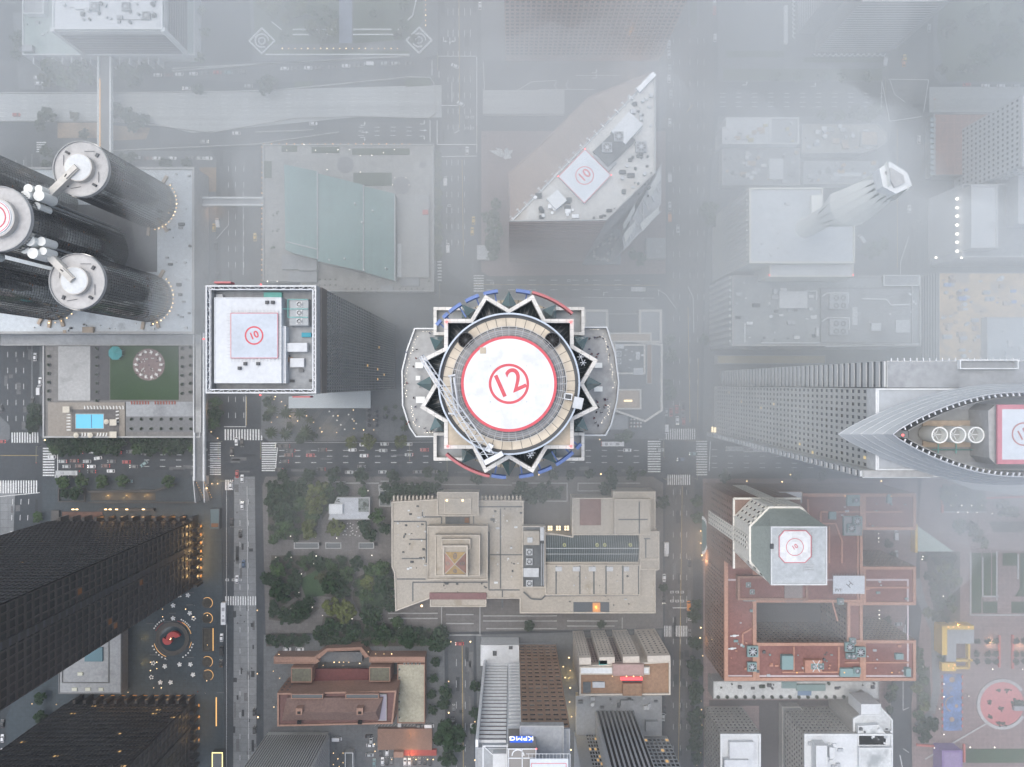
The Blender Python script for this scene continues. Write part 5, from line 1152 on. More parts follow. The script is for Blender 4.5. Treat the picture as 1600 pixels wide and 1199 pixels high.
b = building('pavement_cafe_roof', 'flat grey canopy beside the cafe tables at the avenue corner', PR(952, 648, 982, 672, 4), 4, conc_dark, roof_grey, .2, .3)
# ---------------------------------------------------------------- two black towers and their plaza
blk = M('black_pier', (.066, .057, .052), .5, (.05, .12), (.7, .12), spec=.4)
blk2 = M('black_spandrel', (.026, .028, .031), .5, None, (.7, .12))
def black_tower(label, x0, y0, x1, y1, h, lits, seed):
    b = building('black_tower', label, PR(x0, y0, x1, y1), h, granite_black, roof_dark, .5, .5)
    NE, NW, SE = P(x1, y0), P(x0, y0), P(x1, y1)
    facade(b, SE, NE, 9, h, 11, 40, .79, .7, blk, glass_black, e_windim, .01, .5, seed=seed, blinds=False)
    bands(b, NE, NW, 9, h, 40, .55, blk2, glass_black, e_win, lits, .55, seed=seed, mull=36, mm=blk)
    m = MB(granite_black); L, d, n = wall_axes(SE, NE); uv_box(m, SE, d, n, L * .58, L * .66, 0, .9, 9, h); m.use(M('service_stone', (.085, .085, .092), .7, None, (.7, .1)))
    for k in range(38): uv_box(m, SE, d, n, L * .585, L * .655, .9, .93, 12 + k * 5.3, 13.4 + k * 5.3)
    m.build('service_pier', b)
    m = MB(e_amber); c = MB(granite_black)                          # lit recess between the ground-floor columns
    for (A, B, nn) in ((SE, NE, 7), (NE, NW, 12)):
        L, d, n = wall_axes(A, B)
        for i in range(nn): uv_box(c, A, d, n, L * i / nn, L * i / nn + 1.6, 0, 2.6, 0, 9)
    c.build('column', b); return b
black_tower('nearer black office tower with gridded side beside the slate plaza', 90, 812, 310, 912, 213, .006, 3)
black_tower('black office tower with rows of amber lit windows below the plaza', 115, 1092, 305, 1195, 213, .022, 5)
for x, y, e, c in [(314, 822 + i * 13, 140, (1, .62, .25)) for i in range(7)] + [(160 + i * 16, 808, 45, (1, .6, .3)) for i in range(9)] + [(160 + i * 17, 1087, 40, (1, .6, .3)) for i in range(9)] + [(311, 1102 + i * 18, 60, (1, .62, .25)) for i in range(4)]:
    fx = thing('colonnade_light', None, None, (*P(x, y, 5), 5)); reg(fx, 'amber strip light between black tower columns,', 'round red fountain', (270, 998), 'light', 'lights along the black tower colonnades')
    m = MB(emat('colonnade_lamp', (1, .5, .15), .16) if 'cl_m' not in globals() else cl_m); globals()['cl_m'] = m.mats[0]
    if x > 305: m.box(-.5, -.9, .3, .6, -.1, .1)
    else: m.box(-1.3, -.16, .9, .16, -.1, .1)
    O('lit_panel', m.mesh('lit_panel'), fx, loc=(0, 0, 0))
    ld = bpy.data.lights.new('colonnade_glow', 'POINT'); ld.energy = e * 4; ld.color = c; ld.shadow_soft_size = .6
    lo = O('glow', ld, fx, loc=(.8 if x > 305 else 0, 0 if x > 305 else .8, .6))
b = building('plaza_low_block', 'low grey block with a blue skylight between the black towers', PR(92, 985, 190, 1084, 8), 8, conc_dark, roof_grey, .5, .5)
MB(conc_dark).outline(PR(96, 990, 170, 1068, 8.6), .5, 8, 8.6).build('inner_kerb', b); MB(M('skylight_glass', (.08, .17, .21), .25, None, None)).pbox(132, 1012, 160, 1034, 9, 8).build('skylight', b); units(b, [(121, 1051, 129, 1056, .8), (112, 1075, 120, 1080, .6), (133, 1075, 141, 1080, .6), (154, 1075, 161, 1080, .6)], 8, M('pale_unit', (.55, .56, .48), .8, None, None))
ft = thing('round_fountain', 'round dark fountain basin with a red double arc sculpture on the plaza', 'fountain', (*P(270, 998), .14))
x, y = P(270, 998); m = MB(granite_black); m.ring(x, y, 8.6, 9.4, .14, .7, 48); m.ring(x, y, 7.0, 8.6, .14, .45, 48); m.build('basin', ft); MB(water).cyl(x, y, 7.0, .14, .38, 48).build('water', ft)
m = MB(M('red_sculpture_paint', (.38, .05, .05), .5, None, (.8, .06)))
m.ring(x + 1.2, y + .6, 1.1, 4.0, .38, 2.6, 20, R(20), R(190)); m.ring(x - 2.2, y - .2, .2, 2.7, .38, 2.2, 20, R(150), R(350)); m.build('sculpture', ft); m = MB(e_warm); m.obox(x - .2, y + .6, 1.1, .4, 2.6, 2.75, R(60)); m.build('spotlight', ft)
m = MB(e_amber)
for a0, a1 in ((15, 60), (195, 250), (330, 350)): m.ring(x, y, 10.6, 10.75, .2, .32, 14, R(a0), R(a1))
m.build('step_light', ft)
m = MB(M('red_bench', (.2, .05, .05), .8, None, None)); m.ring(x, y, 10.2, 10.6, .14, .5, 14, R(45), R(75)); m.ring(x, y, 10.2, 10.6, .14, .5, 14, R(120), R(155)); m.build('bench', ft)
ms = []
for cx_, cy_ in ((294, 930), (271, 946), (297, 958), (271, 966), (258, 1041), (281, 1038), (298, 1038), (302, 1054), (251, 1066), (267, 1066), (281, 930), (237, 1058), (240, 1036), (303, 966)):
    for k in range(5): ms.append((cx_ + 2.6 * math.cos(k * 1.256 + cx_), cy_ + 2.6 * math.sin(k * 1.256 + cx_)))
for a0, a1 in ((35, 65), (115, 150), (200, 250), (300, 345)):
    for k in range(6): a = R(a0 + (a1 - a0) * k / 5); ms.append((270 + 33 * math.cos(a), 998 - 33 * math.sin(a)))
stool = MB(cush); stool.cyl(0, 0, .42, .4, .5, 10); stool.use(steel_dark); stool.cyl(0, 0, .08, 0, .4, 6); stool.cyl(0, 0, .3, 0, .03, 8)
furn(stool, 'cafe_stool', ms, .16, 'white stool on the slate plaza,', 'round red fountain', (270, 998), 'stool', 'white stools on the slate plaza')
furn(table_mb(conc_white, .75), 'cafe_table', [(294, 930), (271, 946), (297, 958), (271, 966), (258, 1041), (281, 1038), (298, 1038), (302, 1054), (251, 1066), (267, 1066)], .16, 'white round table on the slate plaza,', 'round red fountain', (270, 998), 'table', 'white tables on the slate plaza')
bench = MB(steel_dark); bench.box(-2, -.3, 2, .3, .35, .48); bench.box(-1.7, -.25, -1.5, .25, 0, .35); bench.box(1.5, -.25, 1.7, .25, 0, .35)
furn(bench, 'bench', [(297, 945, 0), (270, 958, 0), (235, 974, 0), (298, 926, 0), (240, 1023, 0), (298, 1027, 0), (345, 1082, 0), (262, 971, 0)], .16, 'long dark bench on the slate plaza,', 'round red fountain', (270, 998), 'bench', 'benches on the slate plaza')
for cx_, cy_ in ((324, 942), (324, 966), (324, 1034), (325, 1055)):
    t = thing('ring_planter', None, None, (*P(cx_, cy_), .14)); reg(t, 'amber rimmed round planter on the slate plaza,', 'round red fountain', (270, 998), 'planter', 'lit planters on the slate plaza')
    m = MB(granite_black); m.ring(0, 0, 2.5, 2.9, 0, .6, 24); O('rim', m.mesh('rim'), t, loc=(0, 0, 0)); m = MB(e_amber); m.ring(0, 0, 2.95, 3.1, .1, .3, 20, R(-60), R(130)); O('rim_light', m.mesh('rim_light'), t, loc=(0, 0, 0)); m = MB(soil); m.cyl(0, 0, 2.5, 0, .45, 20); O('soil', m.mesh('soil'), t, loc=(0, 0, 0))
t = thing('long_planter', 'long rectangular planter with amber lit edge beside the round planters', 'planter', (*P(325, 999), .14)); MB(granite_black).outline(PR(317, 981, 333, 1018), .4, .14, .9).build('rim', t); MB(soil).pbox(318, 982, 332, 1017, .7, .14).build('soil', t); MB(e_amber).pbox(332.4, 982, 333.4, 1017, 1.0, .9).build('edge_light', t)
t = thing('sunken_garden_wall', 'long dark walls with an amber lit slot in front of the black tower', 'wall', (*P(220, 775), 0))
m = MB(granite_black); m.outline(PR(93, 762, 135, 784), .6, .1, 2.0); m.bar(P(140, 768), P(245, 766), 1.0, .1, 2.5); m.bar(P(245, 766), P(275, 756), 1.0, .1, 2.5); m.bar(P(140, 785), P(310, 785), .8, .1, 1.5); m.pbox(80, 798, 92, 830, 2, .1); m.pbox(155, 795, 240, 799, 3, .1); m.build('wall', t)
MB(M('slot_paving', (.06, .052, .04), .7, (.2, .2), None)).pbox(142, 770, 243, 782, .3, .15).build('slot_floor', t); m = MB(e_warm)
for x0 in (112, 118, 163, 170, 180, 196, 222): m.pbox(x0, 795.5, x0 + 4, 797, 3.1, 3)
m.build('slot_light', t); MB(M('brown_deck', (.14, .075, .055), .8, (.1, .2), (.6, .2))).pbox(97, 800, 160, 812, .6, .15).build('court_floor', t)
b = building('lit_kiosk', 'slim glass kiosk with a lit amber interior at the plaza edge', PR(328, 795, 343, 827, 4), 4, glass_grey, M('kiosk_glass', (.09, .13, .14), .3, None, None), .3, .3, par_mat=steel_dark); MB(e_windim).pbox(330, 818, 341, 824, 4.4, 4.1).build('lit_panel', b)
for i, (x0, y0, x1, y1) in enumerate(((276, 1176, 292, 1210), (331, 1176, 348, 1210))):
    b = building('lit_glass_pavilion', ['glass pavilion outlined in yellow light beside the lower black tower', 'glass pavilion outlined in yellow light at the street kerb'][i], PR(x0, y0, x1, y1, 5), 5, glass_dark, glass_grey if i else glass_black, 0, .3); MB(emat('yellow_strip', (1, .85, .35), 1.6)).outline(PR(x0, y0, x1, y1, 5.2), .45, 5, 5.2).build('light_strip', b)
m = MB(e_amber); m.pbox(337, 1090, 338.5, 1135, .6, .3); ob = m.build('bench_light', None); ob['label'] = 'long thin amber light strip in a trench beside the street'; ob['category'] = 'light strip'

# ---------------------------------------------------------------- the beige library
ZL = 15.0
lp = [(612, 784), (683, 780), (683, 770), (748, 770), (748, 782), (818, 782), (818, 826), (894, 838), (894, 780), (957, 780), (957, 768), (1024, 768), (1024, 832), (1030, 832), (1030, 890), (1024, 892), (1024, 958), (812, 958), (812, 935), (760, 935), (760, 948), (672, 948), (672, 935), (618, 955), (616, 895), (612, 885)]
lib = building('stone_library', 'wide beige stone library with a stepped tower and a grey ridged glass roof', PP(lp, ZL), ZL, stone_cream, roof_beige, .9, .6)
groove = M('roof_gutter', (.12, .13, .135), .9, None, (.8, .12))
def gutters(b, L, z, wd=.7):
    m = MB(groove)
    for pts in L:
        q = [P(x, y, z) for x, y in pts]
        for a, c in zip(q, q[1:]): m.bar(a, c, wd, z, z + .05)
    m.build('roof_gutter', b)
def lslab(x0, y0, x1, y1, z0, z1, roof=roof_beige, ph=.8, pw=.5): slab_roof(lib, rect(x0, y0, x1, y1), z0, z1, stone_cream, roof, ph, pw)
lslab(683, 769, 748, 806, ZL, 20); lslab(694, 779, 736, 803, 20, 20.8, ph=.3); lslab(668, 822, 762, 906, ZL, 22); lslab(680, 836, 750, 900, 22, 28); lslab(692, 852, 731, 900, 28, 34, ph=1.2, pw=.8); lslab(690, 842, 735, 858, 28, 31)
units(lib, [(696, 808, 734, 821, .4)], ZL, roof_dark, 'light_well'); MB(e_windim).pbox(726, 809, 733, 817, ZL + .6, ZL + .45).build('lit_well', lib)
pyr = thing('x', None, None) if False else None
x0, y0 = P(711, 880, 38); m = MB(M('tile_gold', (.42, .3, .16), .7, None, (.8, .15))); w_ = [P(a, c, 34.6) for a, c in ((695, 897), (728, 897), (728, 863), (695, 863))]
cols_ = [M('tile_blue', (.2, .2, .24), .7, None, (.8, .2)), M('tile_gold2', (.45, .33, .18), .7, None, (.8, .15)), M('tile_rose', (.38, .24, .2), .7, None, (.8, .15))]
for i in range(4):
    a, c = w_[i], w_[(i + 1) % 4]; m.use(cols_[2 if i % 2 else 1]); m.face([(*a, 34.6), (*c, 34.6), (x0, y0, 41)])
    mid = ((a[0] + c[0] + x0 * .9) / 2.9, (a[1] + c[1] + y0 * .9) / 2.9); up = 34.6 + 6.4 * .33
    for r_, cc, dz in ((1.25, cols_[0], .12), (.8, cols_[1], .16), (.4, cols_[0], .2)):
        m.use(cc); t_ = Vector((c[0] - a[0], c[1] - a[1])).normalized(); nn_ = Vector((x0, y0)) - Vector(mid); nn_.normalize(); sl_ = 6.4 / (Vector((x0, y0)) - (Vector(a) + Vector(c)) / 2).length
        m.face([(mid[0] + t_.x * r_ * .8 * math.cos(k * .7) + nn_.x * r_ * math.sin(k * .7), mid[1] + t_.y * r_ * .8 * math.cos(k * .7) + nn_.y * r_ * math.sin(k * .7), up + dz + r_ * math.sin(k * .7) * sl_) for k in range(9)][::1])
m.use(stone_cream)
for a in w_: m.tube((*a, 34.7), (x0, y0, 41.05), .22, 5)
m.build('tiled_pyramid', lib); m = MB(roof_dark)
for i in range(5): m.bar(P(705 + i * 3.4, 855, 31), P(707.5 + i * 3.4, 850, 31), .35, 31.4, 31.6)
m.build('louvre', lib)
gutters(lib, [[(615, 815), (666, 815), (666, 880)], [(660, 800), (660, 808), (690, 808), (690, 820)], [(740, 800), (740, 825), (764, 832), (764, 900)], [(748, 792), (818, 792)], [(668, 905), (668, 835), (690, 833), (690, 822), (735, 822)], [(628, 873), (664, 873)], [(640, 843), (666, 843)], [(766, 867), (818, 867)], [(645, 940), (645, 910), (762, 910)], [(764, 900), (764, 922), (812, 922)], [(782, 795), (782, 920)], [(620, 905), (665, 905)], [(785, 923), (785, 950)]], ZL + .05)
lslab(816, 822, 852, 918, ZL - 1, ZL + 4, roof_dark); units(lib, [(818, 830, 843, 852, 2.5)], ZL + 4, roof_beige); units(lib, [(824, 840, 832, 848, 1)], ZL + 6.5, steel); fan_unit(lib, 827, 862, ZL + 4, 1, r=1.5); fan_unit(lib, 827, 877, ZL + 4, 1, r=1.5); fan_unit(lib, 827, 911, ZL + 4, 1, r=1.5); units(lib, [(818, 888, 842, 902, 1.8), (844, 824, 850, 845, 2)], ZL + 4, steel); pipes(lib, [[(846, 850), (846, 915)], [(849, 850), (849, 915)]], ZL + 4, steel, .25)
m = MB(M('glazed_roof', (.07, .09, .092), .35, None, None)); zg = ZL + 3; q = [P(853, 838, zg), P(998, 838, zg), P(998, 880, zg), P(853, 880, zg)]; my = (q[0][1] + q[2][1]) / 2 + 1
m.quads([(*q[0], ZL), (*q[1], ZL), (q[1][0], my, zg + 1.5), (q[0][0], my, zg + 1.5), (*q[3], ZL), (*q[2], ZL)], [(0, 3, 2, 1), (3, 4, 5, 2), (0, 4, 3), (1, 2, 5)]); m.build('glazed_roof', lib); m = MB(steel)
for i in range(42):
    t = i / 41; x = q[0][0] + (q[1][0] - q[0][0]) * t; m.tube((x, q[0][1], ZL + .1), (x, my, zg + 1.6), .09, 4); m.tube((x, my, zg + 1.6), (x, q[3][1], ZL + .1), .09, 4)
m.tube((q[0][0], my, zg + 1.65), (q[1][0], my, zg + 1.65), .2, 5); m.tube((q[0][0], my - 3.4, zg), (q[1][0], my - 3.4, zg), .16, 5); m.build('glazing_bar', lib); m = MB(emat('glow_green', (.7, .7, .35), .4))
for x in (882, 933, 945, 985): m.ring(*P(x, 852, zg + 1), .5, .9, zg, zg + 1.1, 12)
m.build('interior_lamp', lib)
for i in range(3):
    m = MB(e_winhot)
    for k in (0, 1):
        for j in (0, 1): m.pbox(856 + i * 13 + k * 4, 822 + j * 4, 859 + i * 13 + k * 4, 825 + j * 4, 10.3, 10)
    m.build('lit_skylight', lib)
lslab(894, 778, 960, 836, 0, ZL + 1); MB(M('courtyard_brown', (.2, .13, .115), .9, (.1, .12), (.6, .1))).pbox(906, 780, 939, 821, ZL + 1.4, ZL + 1).build('court_roof', lib); lslab(960, 780, 1016, 836, ZL, ZL + 5); lslab(958, 768, 1024, 780, 0, ZL + 2); lslab(999, 830, 1030, 874, 0, ZL + 4); lslab(1000, 874, 1030, 890, 0, ZL + 2)
gutters(lib, [[(966, 812), (1012, 812)], [(999, 784), (999, 834)]], ZL + 5.05); gutters(lib, [[(1009, 842), (1009, 872)], [(1006, 842), (1016, 842)]], ZL + 4.05)
lslab(852, 882, 1000, 930, ZL - 2, ZL + 1); gutters(lib, [[(869, 884), (869, 930)], [(906, 884), (906, 930)], [(928, 884), (928, 930)], [(947, 884), (947, 930)], [(973, 884), (973, 930)], [(998, 884), (998, 930), (852, 931), (846, 937), (830, 936), (818, 925)]], ZL + 1.05, .8)
units(lib, [(868, 886, 878, 893, .8), (895, 886, 906, 893, .8), (920, 886, 931, 893, .8), (948, 886, 958, 893, .8), (975, 886, 983, 893, .8)], ZL + 1, steel)
MB(M('well_floor', (.08, .095, .11), .6, None, None)).pbox(896, 941, 952, 960, ZL + .15, ZL).build('light_well', lib); MB(M('lit_terrace', (.3, .17, .09), .8, None, None, emit=(1, .4, .1), es=.25)).pbox(926, 942, 938, 958, ZL + .3, ZL).build('lit_stair', lib)
MB(M('rose_band', (.21, .12, .12), .9, None, (.7, .1))).pbox(671, 927, 760, 937, ZL + 1.2, ZL).build('rose_roof', lib)
scatter(lib, 620, 790, 665, 890, ZL, 30, 51, [steel, roof_dark, conc_white, steel_dark], .4, 1.1); scatter(lib, 768, 795, 815, 915, ZL, 26, 52, [steel, roof_dark, conc_white], .4, 1.2); scatter(lib, 860, 895, 1020, 952, ZL + 1, 20, 53, [steel, roof_dark], .3, .8); scatter(lib, 675, 910, 760, 925, ZL, 12, 54, [steel_dark, roof_dark], .3, .9)
for x, y in ((701, 777), (725, 777), (659, 947), (676, 947)): MB(e_warm).sphere(*P(x, y, 8), 8 if y > 900 else 20.8, .6).build('wall_lamp', lib)
for x in list(range(614, 680, 6)) + list(range(752, 818, 6)): MB(stone_cream).pbox(x, 775, x + 2.6, 783.5, ZL - 2, ZL - 6).build('cornice_block', lib)
# library forecourt: terraces, basins
t = thing('terrace_walls', 'pale stepped garden walls in front of the library', 'garden walls', (*P(820, 960), 0)); m = MB(conc)
for pts in ([(607, 958), (684, 958)], [(607, 966), (684, 966)], [(690, 942), (690, 990)], [(750, 942), (750, 990)], [(697, 945), (742, 945)], [(697, 960), (740, 960)], [(697, 974), (740, 974)], [(755, 962), (870, 962)], [(755, 970), (870, 970)], [(760, 982), (870, 982)], [(886, 970), (965, 970)], [(886, 978), (960, 978)], [(972, 965), (972, 982)], [(695, 992), (752, 992)], [(800, 755), (886, 755), (886, 783), (800, 783)], [(903, 755), (938, 755), (938, 767), (903, 767), (903, 755)], [(965, 755), (1000, 755)], [(800, 758), (690, 757)], [(612, 757), (690, 757)], [(595, 752), (610, 752)], [(540, 755), (592, 755)], [(510, 753), (540, 753)]):
    q = [P(*p) for p in pts]
    for a, c in zip(q, q[1:]): m.bar(a, c, .5, .14, .9)
m.build('wall', t)
for lab, x0, y0, x1, y1 in (('long dark reflecting basin at the start of the garden walk', 461, 849, 497, 856), ('short reflecting basin in the middle of the garden walk', 510, 849, 532, 856), ('reflecting basin nearest the library on the garden walk', 562, 849, 583, 856), ('upright basin beside the library garden steps', 594, 765, 610, 790), ('small blue basin at the street end of the garden walk', 593, 759, 609, 766)):
    bs = thing('reflecting_basin', lab, 'basin', (*P(x0, y0), 0)); MB(conc).outline(PR(x0 - 1.5, y0 - 1.5, x1 + 1.5, y1 + 1.5), .5, .14, .6).build('rim', bs); MB(water).pbox(x0, y0, x1, y1, .5, .14).build('water', bs)
pvn = thing('garden_cafe', 'pale flat roofed garden cafe pavilion with a gravel square', 'pavilion', (*P(547, 793), 0)); slab_roof(pvn, [(527, 777), (578, 777), (578, 812), (513, 812), (516, 800)], 0, 5, conc, M('cafe_roof', (.42, .44, .47), .85, (.06, .1), (.6, .1)), .4, .4)
slab_roof(pvn, rect(514, 788, 535, 803), 5, 7, conc_white, roof_white, .2, .3); MB(M('rock_garden', (.2, .22, .21), .9, None, (.9, .2), stain=(.5, .5, (.04, .05, .04)))).pbox(560, 779, 576, 800, 5.3, 5).build('rock_bed', pvn); pipes(pvn, [[(520, 788), (552, 781)]], 5, steel, .12)
# ---------------------------------------------------------------- brick club
ZR = 24.0
cb_ = building('brick_club', 'orange brick club with long tiled roof ridge and a walled terrace', PP([(434, 1082), (620, 1078), (614, 1130), (434, 1134)], ZR), ZR, terracotta, M('tile_roof', (.14, .08, .075), .9, (.05, .12), (.8, .15)), 1.2, .9)
A, B = P(614, 1082, ZR), P(434, 1082, ZR); facade(cb_, A, B, 2, ZR - 1, 20, 5, .35, .45, terracotta, glass_black, e_win, .05, .25, seed=12); facade(cb_, P(614, 1130, ZR), A, 2, ZR - 1, 6, 5, .35, .45, terracotta, glass_black, e_win, .04, .25, seed=13)
lo = [P(444, 1096, 31), P(596, 1096, 31), P(590, 1131, 31), P(436, 1132, 31)]; up = [P(452, 1117, 34), P(585, 1117, 34)]
m = MB(M('tile_ridge', (.17, .115, .1), .9, (.06, .1), (.9, .18))); m.quads([(*p, ZR + 2) for p in lo] + [(*p, ZR + 7) for p in up], [(0, 4, 5, 1)[::-1], (1, 5, 2)[::-1], (2, 5, 4, 3)[::-1], (3, 4, 0)[::-1]]); m.prism(lo, ZR, ZR + 2, top=False); m.build('tiled_roof', cb_)
for x in (467, 562):
    m = MB(terracotta); m.pbox(x - 5, 1107, x + 5, 1117, ZR + 9, ZR + 3); m.use(black_hole); m.pbox(x - 2.5, 1112, x + 2.5, 1116, ZR + 9.1, ZR + 9); m.pbox(x - 3, 1127, x + 3, 1132, ZR + 3.4, ZR + 2); m.build('chimney', cb_)
slab_roof(cb_, rect(455, 1084, 505, 1092), ZR, ZR + 4, terracotta, glass_grey, .4, .4); slab_roof(cb_, rect(540, 1084, 592, 1092), ZR, ZR + 4, terracotta, glass_grey, .4, .4); slab_roof(cb_, rect(591, 1085, 604, 1126), ZR - 1, ZR + 1, conc, M('lilac_roof', (.25, .235, .29), .8, None, None), .3, .3)
slab_roof(cb_, rect(455, 1043, 488, 1066), 0, 14, terracotta, M('moss_roof', (.13, .13, .1), .9, (.1, .2), (.8, .2)), .6, .5); slab_roof(cb_, rect(577, 1042, 610, 1065), 0, 14, terracotta, M('moss_roof', (.13, .13, .1), .9, (.1, .2), (.8, .2)), .6, .5)
slab_roof(cb_, [(428, 1026), (492, 1026), (500, 1033), (494, 1037), (428, 1037)], 0, 10, terracotta, terracotta, .5, .5); slab_roof(cb_, rect(577, 1026, 664, 1035), 0, 10, terracotta, terracotta, .5, .5); slab_roof(cb_, [(492, 1026), (510, 1013), (565, 1011), (577, 1026), (570, 1028), (562, 1016), (512, 1018), (498, 1030)], 0, 10, terracotta, terracotta, .4, .4)
MB(M('club_terrace_red', (.12, .045, .045), .9, None, (.7, .15))).pbox(490, 1046, 576, 1064, 8, 6).build('terrace_floor', cb_); MB(M('club_court', (.1, .11, .12), .8, None, (.7, .15))).pbox(500, 1019, 566, 1034, 7, 0).build('court_floor', cb_)
tb_ = thing('walled_terrace', 'pale gravel roof terrace inside brick walls beside the club', 'terrace', (*P(643, 1085), 0)); slab_roof(tb_, rect(621, 1037, 664, 1130), 0, 9, terracotta, M('gravel_roof', (.33, .315, .25), .95, (.08, .18), (.8, .15), stain=(.09, .56, (.2, .2, .15))), .6, .5)
furn(pm, 'box_planter', [(624, 1046 + i * 12.5) for i in range(7)] + [(632 + i * 6, 1037) for i in range(5)], 9.1, 'small box planter on the brick club terrace,', 'library pyramid', (711, 880), 'planter', 'box planters on the club terrace', rz=0)
# white striped slab at the bottom
sw = M('white_fin_stone', (.5, .51, .5), .7, (.05, .06), (.7, .06))
b = building('white_striped_tower', 'white ribbed office slab with black window stripes at the bottom edge', PR(420, 1144, 515, 1260), 70, sw, roof_white)
facade(b, P(515, 1144), P(420, 1144), 3, 70, 26, 1, .5, .97, sw, glass_black, None, 0, .6, seed=2, name='window_strip'); facade(b, P(515, 1260), P(515, 1144), 3, 70, 22, 1, .5, .97, sw, glass_black, None, 0, .6, seed=3, name='window_strip')
# car park south of the club
ck = thing('car_park_deck', 'small orange lit parking deck with striped edge below the brick club', 'parking deck', (*P(640, 1160), 0)); MB(M('brown_deck2', (.2, .125, .095), .9, (.06, .12), (.6, .1))).pbox(590, 1139, 675, 1172, 3.0, .2).build('deck', ck); MB(terracotta).pbox(615, 1175, 630, 1184, 5, .2).build('hut', ck); MB(M('red_wall2', (.3, .06, .05), .8, None, None)).pbox(630, 1172, 682, 1181, 2.4, .2).build('wall', ck)
m = MB(conc)
for i in range(14): m.bar(P(585 + i * 5, 1136, 1), P(588 + i * 5, 1133, 1), .25, .2, .3)
m.build('bay_line', ck)
b = building('courtyard_pergola', 'small white framed skylight pavilion with dark plants beside the striped slab', PR(539, 1176, 552, 1210, 5), 5, conc, glass_grey, .3, .4, par_mat=conc_white)
# ---------------------------------------------------------------- louvred tower with lit blue sign
ZKP = 116.0
cw_ = M('grey_panel', (.34, .36, .39), .7, (.05, .06), (.6, .06)); bg_ = M('brown_grid', (.27, .185, .135), .7, (.05, .06), None)
b = building('blue_sign_tower', 'brown gridded tower with white louvres and a lit blue rooftop sign', [P(811, 1005), P(868, 1005), P(868, 1080), P(811, 1080)], ZKP, cw_, roof_grey, .5, .5); block(b, [P(757, 1027), P(810.8, 1027), P(810.8, 1080), P(757, 1080)], ZKP, cw_, roof_grey, .5, .5, wname='wing_wall')
facade(b, P(868, 1005), P(811, 1005), 4, ZKP - 1, 6, 21, .64, .5, bg_, M('brown_grid_glass', (.035, .036, .04), .2, None, None), e_win, .01, .5, seed=31)
KA, KB = P(811, 1027), P(757, 1027); L, d, n = wall_axes(KA, KB); m = MB(steel_white)
for k in range(23): uv_box(m, KA, d, n, 6.5, L - 1, 0, 1.1, 14 + k * 4.4, 14.7 + k * 4.4); uv_box(m, KA, d, n, 0, 5.4, 0, 2.2, 12 + k * 4.4, 14 + k * 4.4)
uv_box(m, KA, d, n, L - 1.2, L, 0, 3.2, 0, ZKP); uv_box(m, KA, d, n, 5.4, 6.2, 0, 1.3, 0, ZKP); m.build('louvre', b); m = MB(M('rusty_shade', (.1, .06, .045), .8, (.3, .4), None))
for k in range(22): uv_box(m, KA, d, n, 6.5, L - 1.3, 0, .2, 15.4 + k * 4.4, 17.8 + k * 4.4); uv_box(m, KA, d, n, .3, 5.2, 0, .3, 14.3 + k * 4.4, 16.1 + k * 4.4)
m.build('window_band', b)
slab_roof(b, [(751, 1008), (811, 1008), (811, 1040), (751, 1040)], 0, 14, conc_white, roof_white, .5, .4); units(b, [(770, 1018, 776, 1025, .8), (795, 1010, 801, 1015, .8)], 14, steel_dark); slab_roof(b, rect(812, 1133, 881, 1200), ZKP, ZKP + 3, conc, roof_grey, .8, .5); zt_ = ZKP + 14
x0, y0 = P(794, 1169, zt_); x1, y1 = P(838, 1200, zt_); m = MB(M('sign_house', (.24, .23, .22), .7, None, None)); m.box(x0, y0, x1, y1 - 20, ZKP - 5, zt_); m.build('plant_house', b)
# lettering faces the street to the north, at the top of the plant house wall
sg = thing('lit_roof_sign', 'lit blue sign with white letters on the rooftop plant house', 'sign', (x0, y0 + .5, ZKP + 6)); xm = (x0 + x1) / 2 - .3
m = MB(e_blue); m.box(xm - 4.6, y0 + .05, xm + 4.6, y0 + .7, ZKP + 4.2, ZKP + 9.0); m.build('backing', sg)
tm = text_mesh('KPMG', 5.4, e_letters, .12, .0); o_ = O('letters', tm, sg, loc=Vector((xm, y0 + 1.0, ZKP + 7.0)) - sg.location); o_.rotation_euler = (R(90), 0, R(180)); o_.scale = (.72, 1.0, 1)
m = MB(steel_white); m.outline([(x0, y1 - 19.5), (x1, y1 - 19.5), (x1, y0), (x0, y0)], .35, zt_ - .5, zt_ + .6); m.bar(((x0 + x1) / 2, y0), ((x0 + x1) / 2, y0 - 9), .35, zt_ - .3, zt_ + .4); m.bar((x0, y0 - 4), (x1, y0 - 4), .35, zt_ - .3, zt_ + .4); m.ring(x0 + 4, y0 - 3, 2.2, 2.6, zt_, zt_ + .4, 16, 0, R(180)); m.build('roof_frame', b); MB(e_red).sphere(x1, y0, zt_ + .8, .3).build('beacon', b)
units(b, [(770, 1178, 792, 1210, 4)], ZKP, roof_white); m = MB(steel_white); m.outline(PR(754, 1165, 793, 1230, ZKP + 6), .4, ZKP + 5.5, ZKP + 6.2); m.bar(P(754, 1165, ZKP + 6), P(770, 1178, ZKP + 5), .3, ZKP + 5, ZKP + 6); m.build('roof_frame', b)
zz = ZKP + 18; hp = MB(pad_pale).prism(PR(828, 1186, 888, 1240, zz), zz - .6, zz).build('helipad', b); MB(pad_red).outline(PR(830, 1192.5, 885, 1240, zz), .22, zz, zz + .04).build('red_border', hp); m = MB(steel_white)
for i in range(12): m.bar(P(826 + i * 5.5, 1186, zz), P(826 + i * 5.5, 1178, zz), .12, zz - .3, zz - .15)
m.bar(P(822, 1178.5, zz), P(891, 1178.5, zz), .15, zz - .3, zz - .1); m.bar(P(891, 1178.5, zz), P(891, 1240, zz), .15, zz - .3, zz - .1); m.build('safety_net', hp)
